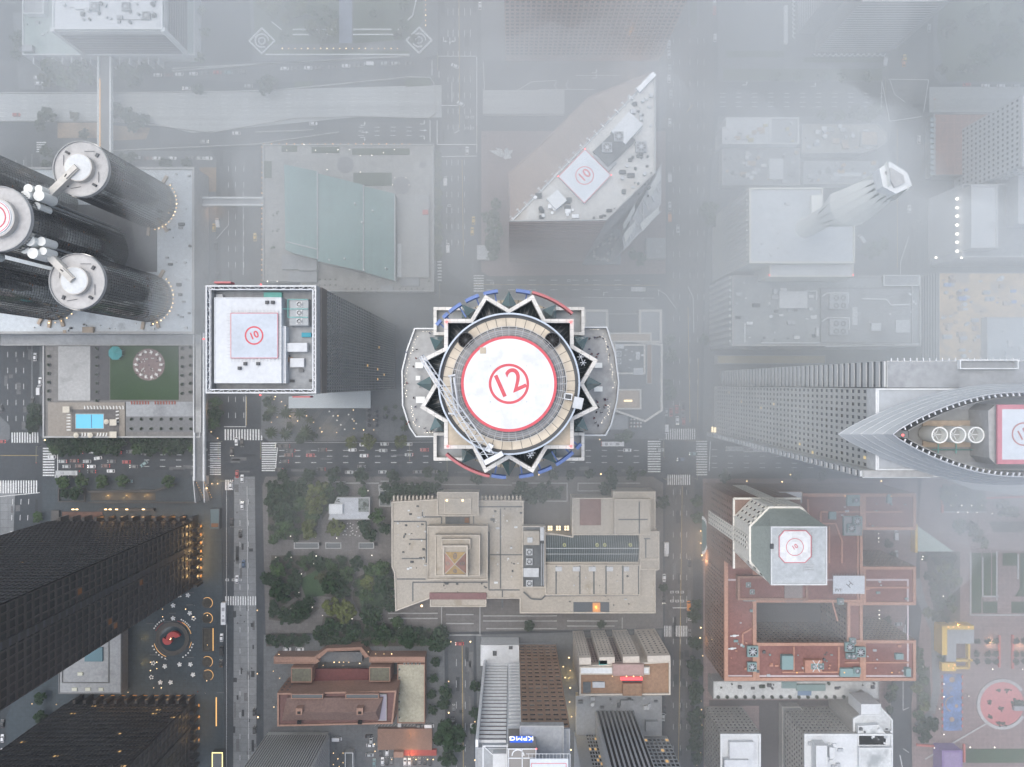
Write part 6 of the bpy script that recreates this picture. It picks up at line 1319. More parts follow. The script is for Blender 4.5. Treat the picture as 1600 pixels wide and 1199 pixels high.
# beige block with four fins
ZF = 45.0
b = building('four_bay_block', 'beige block with four windowed bays and a red lit sign on its tan roof', PP([(905, 1040), (1047, 1032), (1047, 1085), (905, 1086)], ZF), ZF, M('bay_stone', (.5, .45, .4), .8, (.05, .08), (.7, .08)), roof_brown, 1.2, .8, par_mat=stone_cream)
A, B = Vector(P(1047, 1034, ZF)), Vector(P(905, 1038, ZF)); bay = M('bay_stone2', (.52, .48, .43), .8, (.05, .08), (.7, .08))
for t0, t1, dp in ((0, .25, 3.5), (.34, .52, 3.5), (.61, .78, 3.5), (.87, 1, 3.5)):
    p0, p1 = A.lerp(B, t0), A.lerp(B, t1); L, d, n = wall_axes(p0, p1); m = MB(bay); uv_box(m, p0, d, n, 0, L, 0, dp, 0, ZF + 1); m.build('bay', b)
    s0 = (p0[0] + n[0] * dp, p0[1] + n[1] * dp); s1 = (p1[0] + n[0] * dp, p1[1] + n[1] * dp); facade(b, s0, s1, 3, ZF - 2, 4, 11, .32, .4, bay, glass_black, None, 0, .15, seed=int(t0 * 90), keep=44)
for t0, t1 in ((.25, .34), (.52, .61), (.78, .87)): facade(b, A.lerp(B, t0), A.lerp(B, t1), 3, ZF - 2, 3, 11, .5, .5, granite_brown, glass_black, None, 0, .1, seed=3, keep=20)
slab_roof(b, rect(906, 1042, 1015, 1054), ZF, ZF + 2, stone_cream, conc_white, .4, .5); slab_roof(b, rect(957, 1038, 1006, 1056), ZF, ZF + 3, granite_pink, M('pink_terrace', (.38, .27, .25), .9, None, (.6, .1)), .4, .4); slab_roof(b, rect(973, 1068, 1003, 1087), ZF, ZF + 2, roof_brown, roof_brown, .4, .3); units(b, [(911, 1066, 923, 1083, .4)], ZF, roof_dark); units(b, [(926, 1066, 945, 1075, 1.4)], ZF, steel); units(b, [(936, 1032, 949, 1040, 1)], ZF, M('teal_top', (.08, .35, .33), .8, None, None))
sgn = thing('red_lit_sign', 'glowing red strip sign on the tan roof of the four bay block', 'sign', (*P(987, 1061, ZF), ZF)); MB(emat('red_neon', (1.0, .12, .14), 1.2)).pbox(970, 1059.5, 1004, 1063.5, ZF + 2, ZF + .4).build('lit_panel', sgn); m = MB(steel_dark); m.bar(P(972, 1064, ZF), P(1003, 1064, ZF), .3, ZF, ZF + 1.4); m.build('bracket', sgn)
for x in (957, 979, 990, 1001): dot('roof_lamp', x, 1057, ZF, e_warm, .3, 'warm lamp on the four bay roof,', 'red strip sign', (987, 1061), 'lamp', 'lamps on the tan roof', 1.0)
b = building('service_block', 'grey service yard block with roof plant behind the four bay block', PR(900, 1087, 1034, 1150, 5), 5, conc, roof_grey, .4, .5); scatter(b, 904, 1090, 1030, 1105, 5, 16, 61, [steel, roof_dark, conc_white], .8, 2.2); units(b, [(1009, 1128, 1028, 1144, 3), (970, 1095, 990, 1104, 2)], 5, roof_grey)
# dark striped towers at the bottom edge
st_w = M('striped_white', (.44, .46, .48), .6, None, (.7, .06)); stg = M('striped_glass', (.03, .032, .036), .2, None, None)
b = building('ribbed_tower', 'tall black and white ribbed tower rising at the bottom edge', PR(930, 1106, 988, 1200), 150, st_w, roof_grey)
facade(b, P(988, 1106), P(930, 1106), 4, 150, 9, 1, .6, .99, st_w, stg, None, 0, .5, seed=4, name='window_strip'); facade(b, P(930, 1106), P(930, 1200), 4, 150, 3, 1, .06, .99, st_w, stg, None, 0, .4, name='window_strip')
b = building('ribbed_low_tower', 'lower dark ribbed wing with amber windows left of the tall ribbed tower', PR(897, 1143, 930, 1230), 90, st_w, roof_grey); facade(b, P(930, 1143), P(914, 1143), 4, 90, 4, 20, .7, .75, st_w, stg, e_win, .12, .4, seed=6); 
b = building('ribbed_low_tower', 'lower dark ribbed wing right of the tall ribbed tower', PR(990, 1150, 1042, 1230), 90, st_w, roof_grey); facade(b, P(1042, 1150), P(990, 1150), 4, 90, 8, 20, .72, .8, st_w, stg, e_win, .04, .4, seed=7)
# ---------------------------------------------------------------- red-roofed hotel with its white capped tower
ZM = 42.0
coping_m = M('terracotta_coping', (.4, .235, .175), .85, (.06, .1), (.9, .12))
rb = building('red_roofed_hotel', 'large brick hotel with red roofs, three wings and a dark light court', PR(1131, 771, 1181, 1063, ZM), ZM, brick_brown, roof_red, 1.2, 1.9, par_mat=coping_m)
A, B = P(1131, 895, ZM), P(1131, 1063, ZM); facade(rb, A, B, 4, ZM - 1, 26, 11, .35, .5, brick_brown, glass_dark, None, 0, .2, seed=15)
for x, y0, y1 in ((1347, 828, 885), (1347, 945, 1000)): pass
facade(rb, P(1430, 828, ZM), P(1347, 828, ZM)) if False else None
for yy in (885, 1000): facade(rb, P(1430, yy, ZM), P(1347, yy, ZM), 4, ZM - 1, 13, 10, .4, .5, M('buff_brick', (.33, .27, .21), .9, (.05, .1), (.8, .12)), glass_dark, None, 0, .15, seed=yy, keep=60)
for r_ in ((1181.3, 771, 1347, 941), (1181.3, 1004, 1347, 1063), (1323, 941.3, 1347, 1003.7), (1347.3, 771, 1430, 828), (1347.3, 885, 1430, 945), (1347.3, 1000, 1430, 1063)): slab_roof(rb, rect(*r_), 0, ZM, brick_brown, roof_red, 1.0, 1.5, coping_m)
MB(M('court_floor', (.05, .055, .06), .8, (.1, .1), (.6, .15))).pbox(1181, 941, 1323, 1004, 6, 0).build('light_court', rb)
cw_b = M('court_brick', (.21, .17, .135), .9, (.05, .1), (.8, .12)); facade(rb, P(1323, 1004, ZM), P(1181.3, 1004, ZM), 6, ZM - .5, 18, 10, .4, .5, cw_b, glass_dark, None, 0, .15, seed=61, keep=60); facade(rb, P(1323, 941.3, ZM), P(1323, 1003.7, ZM), 6, ZM - .5, 8, 10, .4, .5, cw_b, glass_dark, None, 0, .15, seed=62, keep=40)
slab_roof(rb, rect(1152, 900, 1262, 938), ZM, ZM + 3, terracotta, roof_red, .8, 1.2); MB(M('grey_mansard', (.23, .2, .19), .8, (.05, .1), (.7, .1))).pbox(1226, 901, 1254, 940, ZM + 3.6, ZM + 3).build('mansard', rb)
MB(M('pale_walk', (.48, .42, .44), .8, None, (.6, .1))).outline(PR(1131 + 4, 905, 1420, 1058, ZM + .2), .9, ZM, ZM + .2).build('walkway', rb)
orange = M('orange_coping', (.4, .22, .165), .85, (.06, .1), (.8, .1))
m = MB(orange)
for pts in ([(1262, 780), (1262, 815)], [(1282, 815), (1282, 800), (1410, 800)], [(1282, 818), (1305, 818), (1315, 845), (1315, 880)], [(1262, 775), (1425, 775)], [(1295, 822), (1295, 880)], [(1340, 832), (1340, 940)], [(1308, 970), (1300, 940)], [(1320, 1035), (1420, 1035)], [(1222, 1050), (1310, 1050), (1310, 1010)], [(1160, 1010), (1160, 990), (1178, 980)], [(1310, 918), (1420, 918)], [(1345, 1010), (1345, 1055)], [(1240, 1010), (1240, 1050)]):
    q = [P(x, y, ZM) for x, y in pts]
    for a, c in zip(q, q[1:]): m.bar(a, c, .8, ZM, ZM + .7)
m.build('coping', rb)
slab_roof(rb, rect(1318, 807, 1347, 837), ZM, ZM + 1.5, M('teal_unit', (.2, .29, .29), .7, None, None), roof_grey, .3, .3); units(rb, [(1324, 774, 1344, 791, 2), (1296, 800, 1307, 812, 2), (1387, 773, 1394, 787, 2), (1313, 1045, 1344, 1058, 2), (1222, 1025, 1240, 1047, 3), (1400, 1022, 1412, 1031, 2), (1416, 1045, 1424, 1058, 3), (1162, 905, 1181, 940, 3)], ZM, M('teal_unit', (.2, .29, .29), .7, None, None)); units(rb, [(1258, 1032, 1285, 1052, 3)], ZM, orange)
tg = M('teal_unit', (.2, .29, .29), .7, None, None)
for x, y, r_ in ((1336, 781, 1.3), (1338, 814, 1.9), (1329, 825, 1.9), (1326, 1010, 2.0), (1331, 1001, 1.3), (1343, 1018, 2.2), (1332, 1024, 1.3), (1325, 1024, 1.2), (1270, 1040, 1.3), (1281, 1040, 1.3), (1338, 1047, 1.4), (1175, 1017, 2.4), (1174, 1041, 2.0), (1312, 939, 1.3), (1168, 913, 1.1), (1174, 924, 1.1)): fan_unit(rb, x, y, ZM + 1.5, 1, r=r_, mat=tg)
m = MB(conc_white)
for a, c in (((1270, 1032), (1281, 1050)), ((1281, 1032), (1270, 1050))): m.bar(P(*a, ZM + 3.1), P(*c, ZM + 3.1), .35, ZM + 3, ZM + 3.2)
m.build('cross_brace', rb); scatter(rb, 1300, 775, 1420, 825, ZM, 16, 71, [tg, orange, steel], .5, 1.3); scatter(rb, 1350, 890, 1420, 940, ZM, 8, 72, [tg, orange, steel], .5, 1.2); scatter(rb, 1350, 1005, 1420, 1055, ZM, 9, 73, [orange, steel], .5, 1.2); scatter(rb, 1180, 1010, 1310, 1055, ZM, 18, 74, [tg, orange, steel, roof_dark], .5, 1.5); scatter(rb, 1140, 910, 1178, 1055, ZM, 12, 75, [tg, orange, steel], .5, 1.4)
zz = ZM + 6; hp = MB(pad_pale).prism(PR(1302, 900, 1351, 928, zz), zz - .5, zz).build('helipad', rb); x, y = P(1327, 914, zz); paint_text('H', 4.2, steel_dark, hp, (x + .3, y + .1, zz + .03), R(48), 'letter'); x, y = P(1310, 922.5, zz); paint_text('PVT', 2.0, steel_dark, hp, (x, y, zz + .03), 0, 'letters', .04); m = MB(steel)
for i in range(12):
    for yy, y2 in ((900, 897), (928, 931)): m.bar(P(1302 + i * 4.4, yy, zz), P(1302 + i * 4.4, y2, zz), .12, zz - .4, zz - .25)
m.build('safety_net', hp)
for x, y in ((1319, 775), (1391, 775), (1244, 1050), (1318, 1050), (1392, 1050)): MB(e_amber).sphere(*P(x, y, ZM + 1), ZM + 2.2, .35).build('roof_lamp', rb)
m = MB(conc_white)
for x, y in ((1148, 994), (1144, 1014)):
    m.obox(*P(x, y, ZM + 1), 4.4, .5, ZM + .2, ZM + .8, R(5)); m.obox(*P(x, y, ZM + 1), 1.4, 1.0, ZM + .2, ZM + 1, R(5))
m.build('antenna_dish', rb)
# tower
def W(x, y): return (x, y)
x0, x1, y0, y1 = P(1100, 755)[0], 140.5, P(1100, 755)[1], -90.0
wt = thing('white_capped_tower', 'brown brick tower with white carved top, green mansard and small helipad', 'tower', ((x0 + x1) / 2, (y0 + y1) / 2, 0))
bw1 = M('tower_brick', (.27, .195, .165), .9, (.05, .1), (.9, .12)); cream = M('white_terracotta', (.78, .76, .7), .75, (.05, .06), (.8, .06))
MB(bw1).prism([(x0, y1), (x1, y1), (x1, y0), (x0, y0)], 0, 63, bottom=False).build('wall', wt)
ch = 9.0; oct_ = [(x0 + ch, y0), (x0, y0 - ch), (x0, y1 + ch), (x0 + ch, y1), (x1 - ch, y1), (x1, y1 + ch), (x1, y0 - ch), (x1 - ch, y0)]
MB(cream).prism(oct_, 63.02, 88, bottom=False).build('crown_wall', wt); MB(cream).outline(oct_[::1], .9, 88, 89).build('crown_parapet', wt)
facade(wt, (x0, y0 - 1), (x0, y1 + 20), 18, 63, 4, 14, .4, .5, bw1, glass_dark, None, 0, .3, seed=41, keep=56, name='window'); facade(wt, (x0, y1 + 13), (x0, y1 + 1), 18, 63, 4, 14, .4, .5, bw1, glass_dark, None, 0, .3, seed=42, keep=56); facade(wt, (x0, y1 + 20.5), (x0, y1 + 13.5), 12, 86, 3, 20, .42, .6, cream, glass_black, None, 0, .4, seed=43, keep=60)
facade(wt, (x0 + 20, y0), (x0 + 13, y0), 12, 86, 3, 20, .42, .6, cream, glass_black, None, 0, .4, seed=44, keep=60); facade(wt, (x1 - 1, y0), (x0 + 21, y0), 18, 63, 4, 14, .35, .5, bw1, glass_dark, None, 0, .3, seed=45, keep=56); facade(wt, (x0 + 12.5, y0), (x0 + 1, y0), 18, 63, 4, 14, .35, .5, bw1, glass_dark, None, 0, .3, seed=46, keep=56)
facade(wt, (x0 + ch, y0), (x0, y0 - ch), 63.5, 88, 4, 4, .42, .5, cream, glass_dark, None, 0, .5, seed=47); facade(wt, (x0, y1 + ch), (x0 + ch, y1), 63.5, 88, 3, 2, .6, .8, cream, glass_dark, None, 0, .5, seed=48); facade(wt, (x1, y0 - ch), (x1 - ch, y0), 63.5, 88, 3, 2, .6, .8, cream, glass_dark, None, 0, .5, seed=49)
m = MB(cream)
for pts in ([(x0, y0), (x1, y0)], [(x0, y1), (x0, y0)]): m.bar(*pts, .9, 62.4, 63.4)
m.build('string_course', wt)
mo = MB(M('green_mansard', (.32, .36, .34), .75, (.06, .08), (.8, .08))); pf = [(x0 + 5, y1 + 2), (x1 - 3, y1 + 2), (x1 - 3, y0 - 6.4), (x0 + 5, y0 - 6.4)]; ob_ = offset([(x0, y1), (x1, y1), (x1, y0), (x0, y0)], -.8)
oin = offset(oct_[::-1] if area(oct_) < 0 else oct_, -.8)
for i in range(8):
    a, c = oin[i], oin[(i + 1) % 8]
    def nr_(p): return min(pf, key=lambda k: (k[0] - p[0]) ** 2 + (k[1] - p[1]) ** 2)
    na, nc_ = nr_(a), nr_(c)
    if na == nc_: mo.face([(*a, 88), (*c, 88), (*na, 104)])
    else: mo.face([(*a, 88), (*c, 88), (*nc_, 104), (*na, 104)])
mo.build('mansard_roof', wt)
zz = 104.4; MB(M('pad_deck', (.42, .45, .47), .8, (.1, .1), (.6, .1))).prism(pf, 104, zz).build('roof_deck', wt); MB(conc_white).outline(pf, .5, zz, zz + .7).build('parapet', wt)
px_ = lambda q: [P(a, c, zz + 1.2) for a, c in q]; o8 = [(1225, 829), (1260, 829), (1268, 838), (1268, 870), (1258, 880), (1226, 880), (1217, 870), (1217, 839)]; hp = MB(pad_white).prism(PP(o8, zz + 1.2), zz, zz + 1.2).build('helipad', wt); rp = M('pink_red_paint', (.55, .16, .19), .7, None, None); MB(rp).outline(PP(o8, zz + 1.24), .35, zz + 1.1, zz + 1.25).build('red_border', hp); s_ = (H - zz) / F; x, y = P(1242, 855, zz + 1.2); MB(rp).ring(x, y, 12.8 * s_, 13.8 * s_, zz + 1.2, zz + 1.24, 40).build('red_circle', hp); paint_text('10', 9.5 * s_, rp, hp, (x, y, zz + 1.25), R(32), bold=.05); m = MB(steel_dark); m.pbox(1204, 850, 1209, 858, zz + 1, zz); m.build('plant', wt); m = MB(steel)
for i in range(10): m.pbox(1268.5, 832 + i * 4.2, 1272, 834 + i * 4.2, zz + .4, zz)
for i in range(3): m.pbox(1256, 883 + i * 4, 1272, 884.5 + i * 4, zz + .4, zz)
m.build('deck_grating', wt)
slab_roof(wt, [(1214, 768), (1254, 768), (1254, 786), (1250, 790)], 42, 43.5, bw1, roof_white, .4, .4)
# porte-cochere glow and pavement lights along the hotel's avenue side
cn = thing('entrance_canopy', 'curved blue grey entrance canopy on the avenue side of the red roofed hotel', 'canopy', (*P(1101, 837), 0)); m = MB(steel_white); m.ring(*P(1097, 837, 6), 3, 3.6, 5.6, 6.1, 24, R(-90), R(90), 1.0, 3.0 / 1); m.build('rim', cn); m = MB(teal_glass); m.ring(*P(1097, 837, 6), .2, 3, 5.6, 6.0, 24, R(-90), R(90), 1.0, 3.0); m.build('glass_roof', cn)
m = MB(M('alley_paving', (.06, .052, .052), .9, (.05, .15), (.7, .15))); m.prism(PR(1108, 1094, 1374, 1103), .13, .2); m.prism(PR(1186, 1103, 1221, 1300), .13, .2); struct(m, 'alley')
# strip of white roof terrace below the hotel and grey blocks at the bottom
b = building('white_terrace_block', 'low block with a white paved terrace and dark planters below the red hotel', PR(1114, 1064, 1373, 1092, 12), 12, conc, M('white_terrace', (.55, .57, .57), .9, (.1, .12), (.6, .12), stain=(.12, .58, (.36, .38, .38))), .5, .5); scatter(b, 1118, 1067, 1370, 1076, 12, 16, 81, [steel_dark, M('planter_d', (.05, .07, .05), 1, None, None)], .7, 1.8, 'terrace_plant'); units(b, [(1245, 1070, 1290, 1080, 1.5), (1222, 1066, 1245, 1076, 1)], 12, tg); units(b, [(1247, 1080, 1268, 1087, .8)], 12, M('blue_tarp', (.16, .24, .36), .8, None, None)); furn(planter_mb(), 'terrace_planter', [(1122 + i * 14, 1089) for i in range(18)], 12.1, 'round planter edging the white terrace,', 'ring fountain', (1565, 1100), 'planter', 'planters along the white terrace')
gy = M('grey_masonry', (.36, .35, .33), .85, (.05, .08), (.8, .1))
b = building('grey_corner_block', 'grey masonry block with white roof box beside the tree lined avenue', PR(1125, 1146, 1188, 1240, 36), 36, gy, roof_white, 1, .9, par_mat=conc_white); facade(b, P(1188, 1146, 36), P(1125, 1146, 36), 2, 35, 9, 9, .45, .45, gy, glass_dark, None, 0, .3, seed=51); facade(b, P(1125, 1146, 36), P(1125, 1240, 36), 2, 35, 12, 9, .45, .45, gy, glass_dark, None, 0, .3, seed=52); units(b, [(1140, 1160, 1178, 1186, 3), (1132, 1188, 1170, 1210, 4)], 36, roof_white)
b = building('grey_courtyard_block', 'grey masonry block with stained white roofs and stepped roof boxes', PR(1256, 1146, 1394, 1240, 36), 36, gy, roof_white, 1, .9, par_mat=conc_white); facade(b, P(1332, 1146, 36), P(1256, 1146, 36), 2, 35, 11, 9, .45, .45, gy, glass_dark, None, 0, .3, seed=53); facade(b, P(1256, 1146, 36), P(1256, 1240, 36), 2, 35, 12, 9, .45, .45, gy, glass_dark, None, 0, .3, seed=54)
stw = M('streaked_white_roof', (.52, .54, .55), .85, (.08, .12), (.7, .12), stain=(.1, .54, (.3, .32, .33))); slab_roof(b, [(1332, 1122), (1372, 1100), (1394, 1124), (1394, 1210), (1332, 1210)], 0, 33, gy, stw, 1, .8, conc_white); slab_roof(b, rect(1345, 1100, 1376, 1118), 20, 36, conc_white, roof_white, .5, .4); slab_roof(b, [(1340, 1134), (1372, 1132), (1386, 1150), (1384, 1165), (1340, 1165)], 33, 36, conc_white, stw, .6, .5); slab_roof(b, rect(1342, 1168, 1394, 1220), 33, 38, conc_white, stw, .6, .5); slab_roof(b, rect(1275, 1165, 1292, 1220), 36, 43, conc_white, roof_white, .4, .4); slab_roof(b, rect(1296, 1168, 1304, 1186), 36, 40, conc_white, roof_white, .3, .3); scatter(b, 1340, 1125, 1392, 1205, 36.5, 22, 91, [steel, roof_dark, conc_white, steel_dark], .6, 1.6); scatter(b, 1262, 1160, 1320, 1199, 36, 12, 92, [steel, steel_white, conc_white], .6, 1.8)
slab_roof(b, [(1222, 1104), (1250, 1104), (1256, 1112), (1256, 1240), (1222, 1240)], 0, 6, gy, roof_dark, .5, .5)
# ---------------------------------------------------------------- trees
def leafmat(name, c): return M(name, c, 0.9, (.25, .3), (1.6, .4), spec=.2)
LM = {'d': leafmat('dark_leaf', (.022, .042, .02)), 'm': leafmat('mid_leaf', (.04, .07, .026)), 'y': leafmat('yellow_green_leaf', (.085, .1, .032)), 'o': leafmat('olive_leaf', (.06, .065, .035)), 'p': leafmat('palm_leaf', (.04, .055, .03))}
def crown_mesh(kind, seed):
    r = random.Random(seed); m = MB(LM[kind]); cl = []
    for i in range(30):                          # clump centres through a flattened dome, uneven outline
        a = r.uniform(0, 6.28); q = math.sqrt(r.random()) * r.uniform(.62, .95); cl.append((q * math.cos(a), q * math.sin(a), r.uniform(.45, 1.0) * (1.15 - .55 * q), r.uniform(.16, .3)))
    for cx, cy, cz, cr_ in cl:
        for k in range(30):
            u = Vector((r.gauss(0, 1), r.gauss(0, 1), r.gauss(0, 1))).normalized() * cr_ * r.uniform(.5, 1.05); c = Vector((cx, cy, cz)) + u
            n = (u.normalized() + Vector((r.uniform(-.7, .7), r.uniform(-.7, .7), r.uniform(.0, .9)))).normalized(); t = n.orthogonal().normalized(); b_ = n.cross(t); s = r.uniform(.07, .14); ang = r.uniform(0, 6.28); e, f = t * math.cos(ang) + b_ * math.sin(ang), b_ * math.cos(ang) - t * math.sin(ang)
            m.face([c + e * s * 1.4, c + f * s, c - e * s * 1.4, c - f * s])
    return m.mesh('crown')
def palm_mesh(seed):
    r = random.Random(seed); m = MB(LM['p'])
    for k in range(17):
        a = 2 * math.pi * k / 17 + r.uniform(-.15, .15); d = Vector((math.cos(a), math.sin(a), 0)); s = Vector((-d.y, d.x, 0)); L = r.uniform(.8, 1.05); pr = None; up = r.uniform(.1, .5)
        for i in range(5):
            t = i / 4; c = d * L * t + Vector((0, 0, 1.0 + up * t - .9 * t * t)); wd = .13 * (1 - t) ** .6 * min(1, t * 5 + .3) + .01
            row = (c - s * wd - Vector((0, 0, .05)), c, c + s * wd - Vector((0, 0, .05)))
            if pr: m.face([pr[0], pr[1], row[1], row[0]]); m.face([pr[1], pr[2], row[2], row[1]])
            pr = row
    return m.mesh('crown')
def trunk_mesh(palm=False):
    m = MB(bark)
    if palm: m.cyl(0, 0, .05, -1.6, 1.0, 8, .04)
    else:
        m.cyl(0, 0, .07, -.75, .35, 8, .045)
        for a in range(0, 360, 72): m.tube((0, 0, .25), (.45 * math.cos(R(a)), .45 * math.sin(R(a)), .75), .028, 5)
    return m.mesh('trunk')
CR = {k: [crown_mesh(k, 100 + i * 7 + ord(k)) for i in range(3)] for k in 'dmyo'}; PM = [palm_mesh(i) for i in range(2)]; TM, TPM = trunk_mesh(), trunk_mesh(True); rt = random.Random(77)
KN = {'d': 'dark green leafy tree', 'm': 'mid green leafy tree', 'y': 'yellow green leafy tree', 'o': 'olive green leafy tree', 'p': 'palm tree'}
def trees(where, anchor, apx, L, group, z=0.1):
    for q in L:
        x, y, r_, k = q; s = r_ * H / F * 1.06; sz = s * rt.uniform(.8, 1.15); h0 = (.75 if k != 'p' else 1.6) * sz
        o = O('palm_tree' if k == 'p' else 'leafy_tree', None, None, loc=(*P(x, y, z + h0 + s * .6), z)); reg(o, KN[k] + ' ' + where, anchor, apx, 'palm' if k == 'p' else 'tree', group)
        for nm, me in (('trunk', TPM if k == 'p' else TM), ('crown', PM[rt.randrange(2)] if k == 'p' else CR[k][rt.randrange(3)])):
            c = O(nm, me, o, loc=(0, 0, h0)); c.scale = (s, s, sz); c.rotation_euler = (0, 0, rt.uniform(0, 6.28))
            if nm == 'trunk': c.rotation_euler = (0, 0, 0)
def grove(name, label, L, z=.1):               # too many and too faint in the fog to tell apart
    V, Fc, mi, mats = [], [], [], [LM[k] for k in 'dmyo']
    for x, y, r_, k in L:
        me = CR[k][rt.randrange(3)]; s = r_ * H / F * 1.06; a = rt.uniform(0, 6.28); c_, n_ = math.cos(a) * s, math.sin(a) * s; x0, y0 = P(x, y, 6); b0 = len(V)
        V += [(x0 + v.co.x * c_ - v.co.y * n_, y0 + v.co.x * n_ + v.co.y * c_, z + s * (.75 + v.co.z)) for v in me.vertices]; Fc += [tuple(b0 + i for i in p.vertices) for p in me.polygons]; mi += ['dmyo'.index(k)] * len(me.polygons)
    me = bpy.data.meshes.new(name); me.from_pydata(V, [], Fc); [me.materials.append(m_) for m_ in mats]; me.polygons.foreach_set('material_index', mi); O(name, me, None, label, None, None, 'stuff')
def jit(L, d=1.5): return [(x + rt.uniform(-d, d), y + rt.uniform(-d, d), r_ * rt.uniform(.85, 1.15), k) for x, y, r_, k in L]
trees('below the pool deck,', 'city bus', (108, 738), jit([(80 + i * 13.5, 691, 11, 'd') for i in range(9)] + [(86 + i * 13.5, 701, 10, 'm' if i % 3 == 0 else 'd') for i in range(8)] + [(212 + i * 13.5, 690, 11, 'd') for i in range(7)] + [(215 + i * 14, 701, 10, 'm' if i % 3 == 0 else 'd') for i in range(7)]), 'trees in the row below the hotel pool')
trees('on the corner beside the pool deck,', 'pool', (140, 658), [(52, 640, 11, 'd'), (55, 655, 13, 'd'), (49, 665, 11, 'd'), (336, 630, 11, 'm'), (337, 645, 13, 'd'), (334, 660, 11, 'm')], 'corner trees by the pool deck')
trees('on the slate plaza kerb,', 'city bus', (108, 738), [(98, 754, 11, 'm'), (127, 752, 11, 'm'), (158, 752, 11, 'm'), (190, 752, 11, 'm'), (263, 753, 11, 'm'), (58, 808, 9, 'm'), (118, 771, 11, 'd'), (103, 772, 9, 'd'), (62, 1092, 10, 'd'), (62, 1122, 11, 'd')], 'trees along the slate plaza')
trees('by the round skyscraper,', 'crane tip', (657, 560), [(549, 691, 10, 'y'), (576, 689, 11, 'y'), (625, 690, 10, 'y'), (980, 682, 11, 'm'), (968, 684, 8, 'm')], 'street trees by the round skyscraper')
trees('in the palm court,', 'wing roof', (515, 625), jit([(425, 641, 12, 'p'), (446, 646, 11, 'p'), (470, 646, 13, 'p'), (423, 676, 11, 'p'), (447, 678, 13, 'p'), (476, 676, 13, 'p'), (484, 658, 9, 'p'), (637, 662, 9, 'p'), (632, 668, 7, 'p')]) + [(419, 628, 9, 'd'), (417, 650, 8, 'd'), (469, 685, 9, 'd'), (487, 682, 8, 'd'), (452, 665, 6, 'd')] + [(602 + (i % 3) * 14 + rt.uniform(-2, 2), 638 + (i // 3) * 14 + rt.uniform(-2, 2), 4, 'm') for i in range(6)], 'trees of the palm court')
lg = [(447, 768, 18, 'd'), (470, 762, 15, 'd'), (425, 785, 14, 'd'), (440, 803, 19, 'd'), (468, 786, 14, 'm'), (498, 772, 18, 'y'), (510, 766, 13, 'm'), (487, 806, 13, 'm'), (484, 826, 15, 'y'), (523, 824, 13, 'y'), (566, 768, 9, 'm'), (590, 806, 13, 'm'), (601, 825, 10, 'd'), (444, 828, 17, 'm'), (568, 822, 11, 'd'), (578, 834, 12, 'd'), (428, 842, 9, 'm'), (535, 764, 11, 'd'), (427, 762, 12, 'd'), (490, 790, 13, 'y'),
      (435, 890, 13, 'm'), (420, 903, 13, 'd'), (437, 925, 17, 'd'), (458, 912, 12, 'd'), (520, 912, 18, 'd'), (540, 900, 14, 'm'), (505, 905, 12, 'o'), (575, 912, 13, 'y'), (595, 890, 15, 'm'), (600, 917, 18, 'd'), (556, 880, 11, 'd'), (520, 888, 9, 'm'), (518, 948, 15, 'y'), (540, 956, 16, 'y'), (470, 955, 15, 'd'), (446, 965, 13, 'd'), (580, 962, 17, 'd'), (596, 988, 15, 'd'), (482, 940, 10, 'd'), (572, 930, 12, 'm'), (608, 945, 12, 'd'), (520, 980, 14, 'd'), (550, 988, 13, 'd'), (500, 990, 12, 'd'), (640, 998, 17, 'd'), (684, 1000, 19, 'd'), (700, 1154, 25, 'd'), (620, 972, 10, 'm'), (660, 1000, 10, 'd'), (500, 885, 9, 'd'), (535, 925, 12, 'd'), (580, 890, 12, 'm'), (700, 1185, 14, 'd'), (690, 985, 9, 'd')]
def inside(x, y, q):
    c = False
    for (x0, y0), (x1, y1) in zip(q, q[1:] + q[:1]):
        if (y0 > y) != (y1 > y) and x < (x1 - x0) * (y - y0) / (y1 - y0) + x0: c = not c
    return c
def undergrowth(label, polys, n, seed):
    r = random.Random(seed); L = []
    for q in polys:
        xs, ys = [p[0] for p in q], [p[1] for p in q]; k = 0; a = abs(area(q)) / 90
        while k < a * n:
            x, y = r.uniform(min(xs), max(xs)), r.uniform(min(ys), max(ys))
            if inside(x, y, q): L.append((x, y, r.uniform(3.5, 7), r.choice('dddm'))); k += 1
    grove('undergrowth', label, L, .1)
trees('in the library garden,', 'garden cafe', (547, 793), lg, 'trees in the library garden')
undergrowth('dense dark shrubs covering the planting beds of the library garden', [[(418, 760), (548, 765), (540, 785), (505, 800), (480, 845), (420, 842)], [(424, 868), (498, 868), (495, 880), (466, 900), (462, 935), (500, 950), (470, 975), (420, 968)], [(550, 905), (610, 880), (610, 940), (580, 970), (552, 955)], [(478, 880), (540, 870), (552, 900), (542, 935), (505, 930), (508, 890)], [(505, 965), (690, 985), (685, 1008), (500, 1008)], [(596, 758), (690, 760), (690, 770), (614, 775)], [(800, 757), (884, 757), (884, 782), (822, 782)]], 1.0, 5)
undergrowth('green shrubs in the beds of the pink square', [[(1475, 762), (1538, 764), (1538, 798), (1475, 798)], [(1447, 864), (1498, 864), (1498, 972), (1464, 972)]], .7, 6)
trees('in the hedge row,', 'garden cafe', (547, 793), [(422 + i * 9, 999 + (i % 2) * 5, 8, 'd') for i in range(7)] + [(505 + i * 9, 1002, 8, 'd') for i in range(5)], 'hedge row trees')
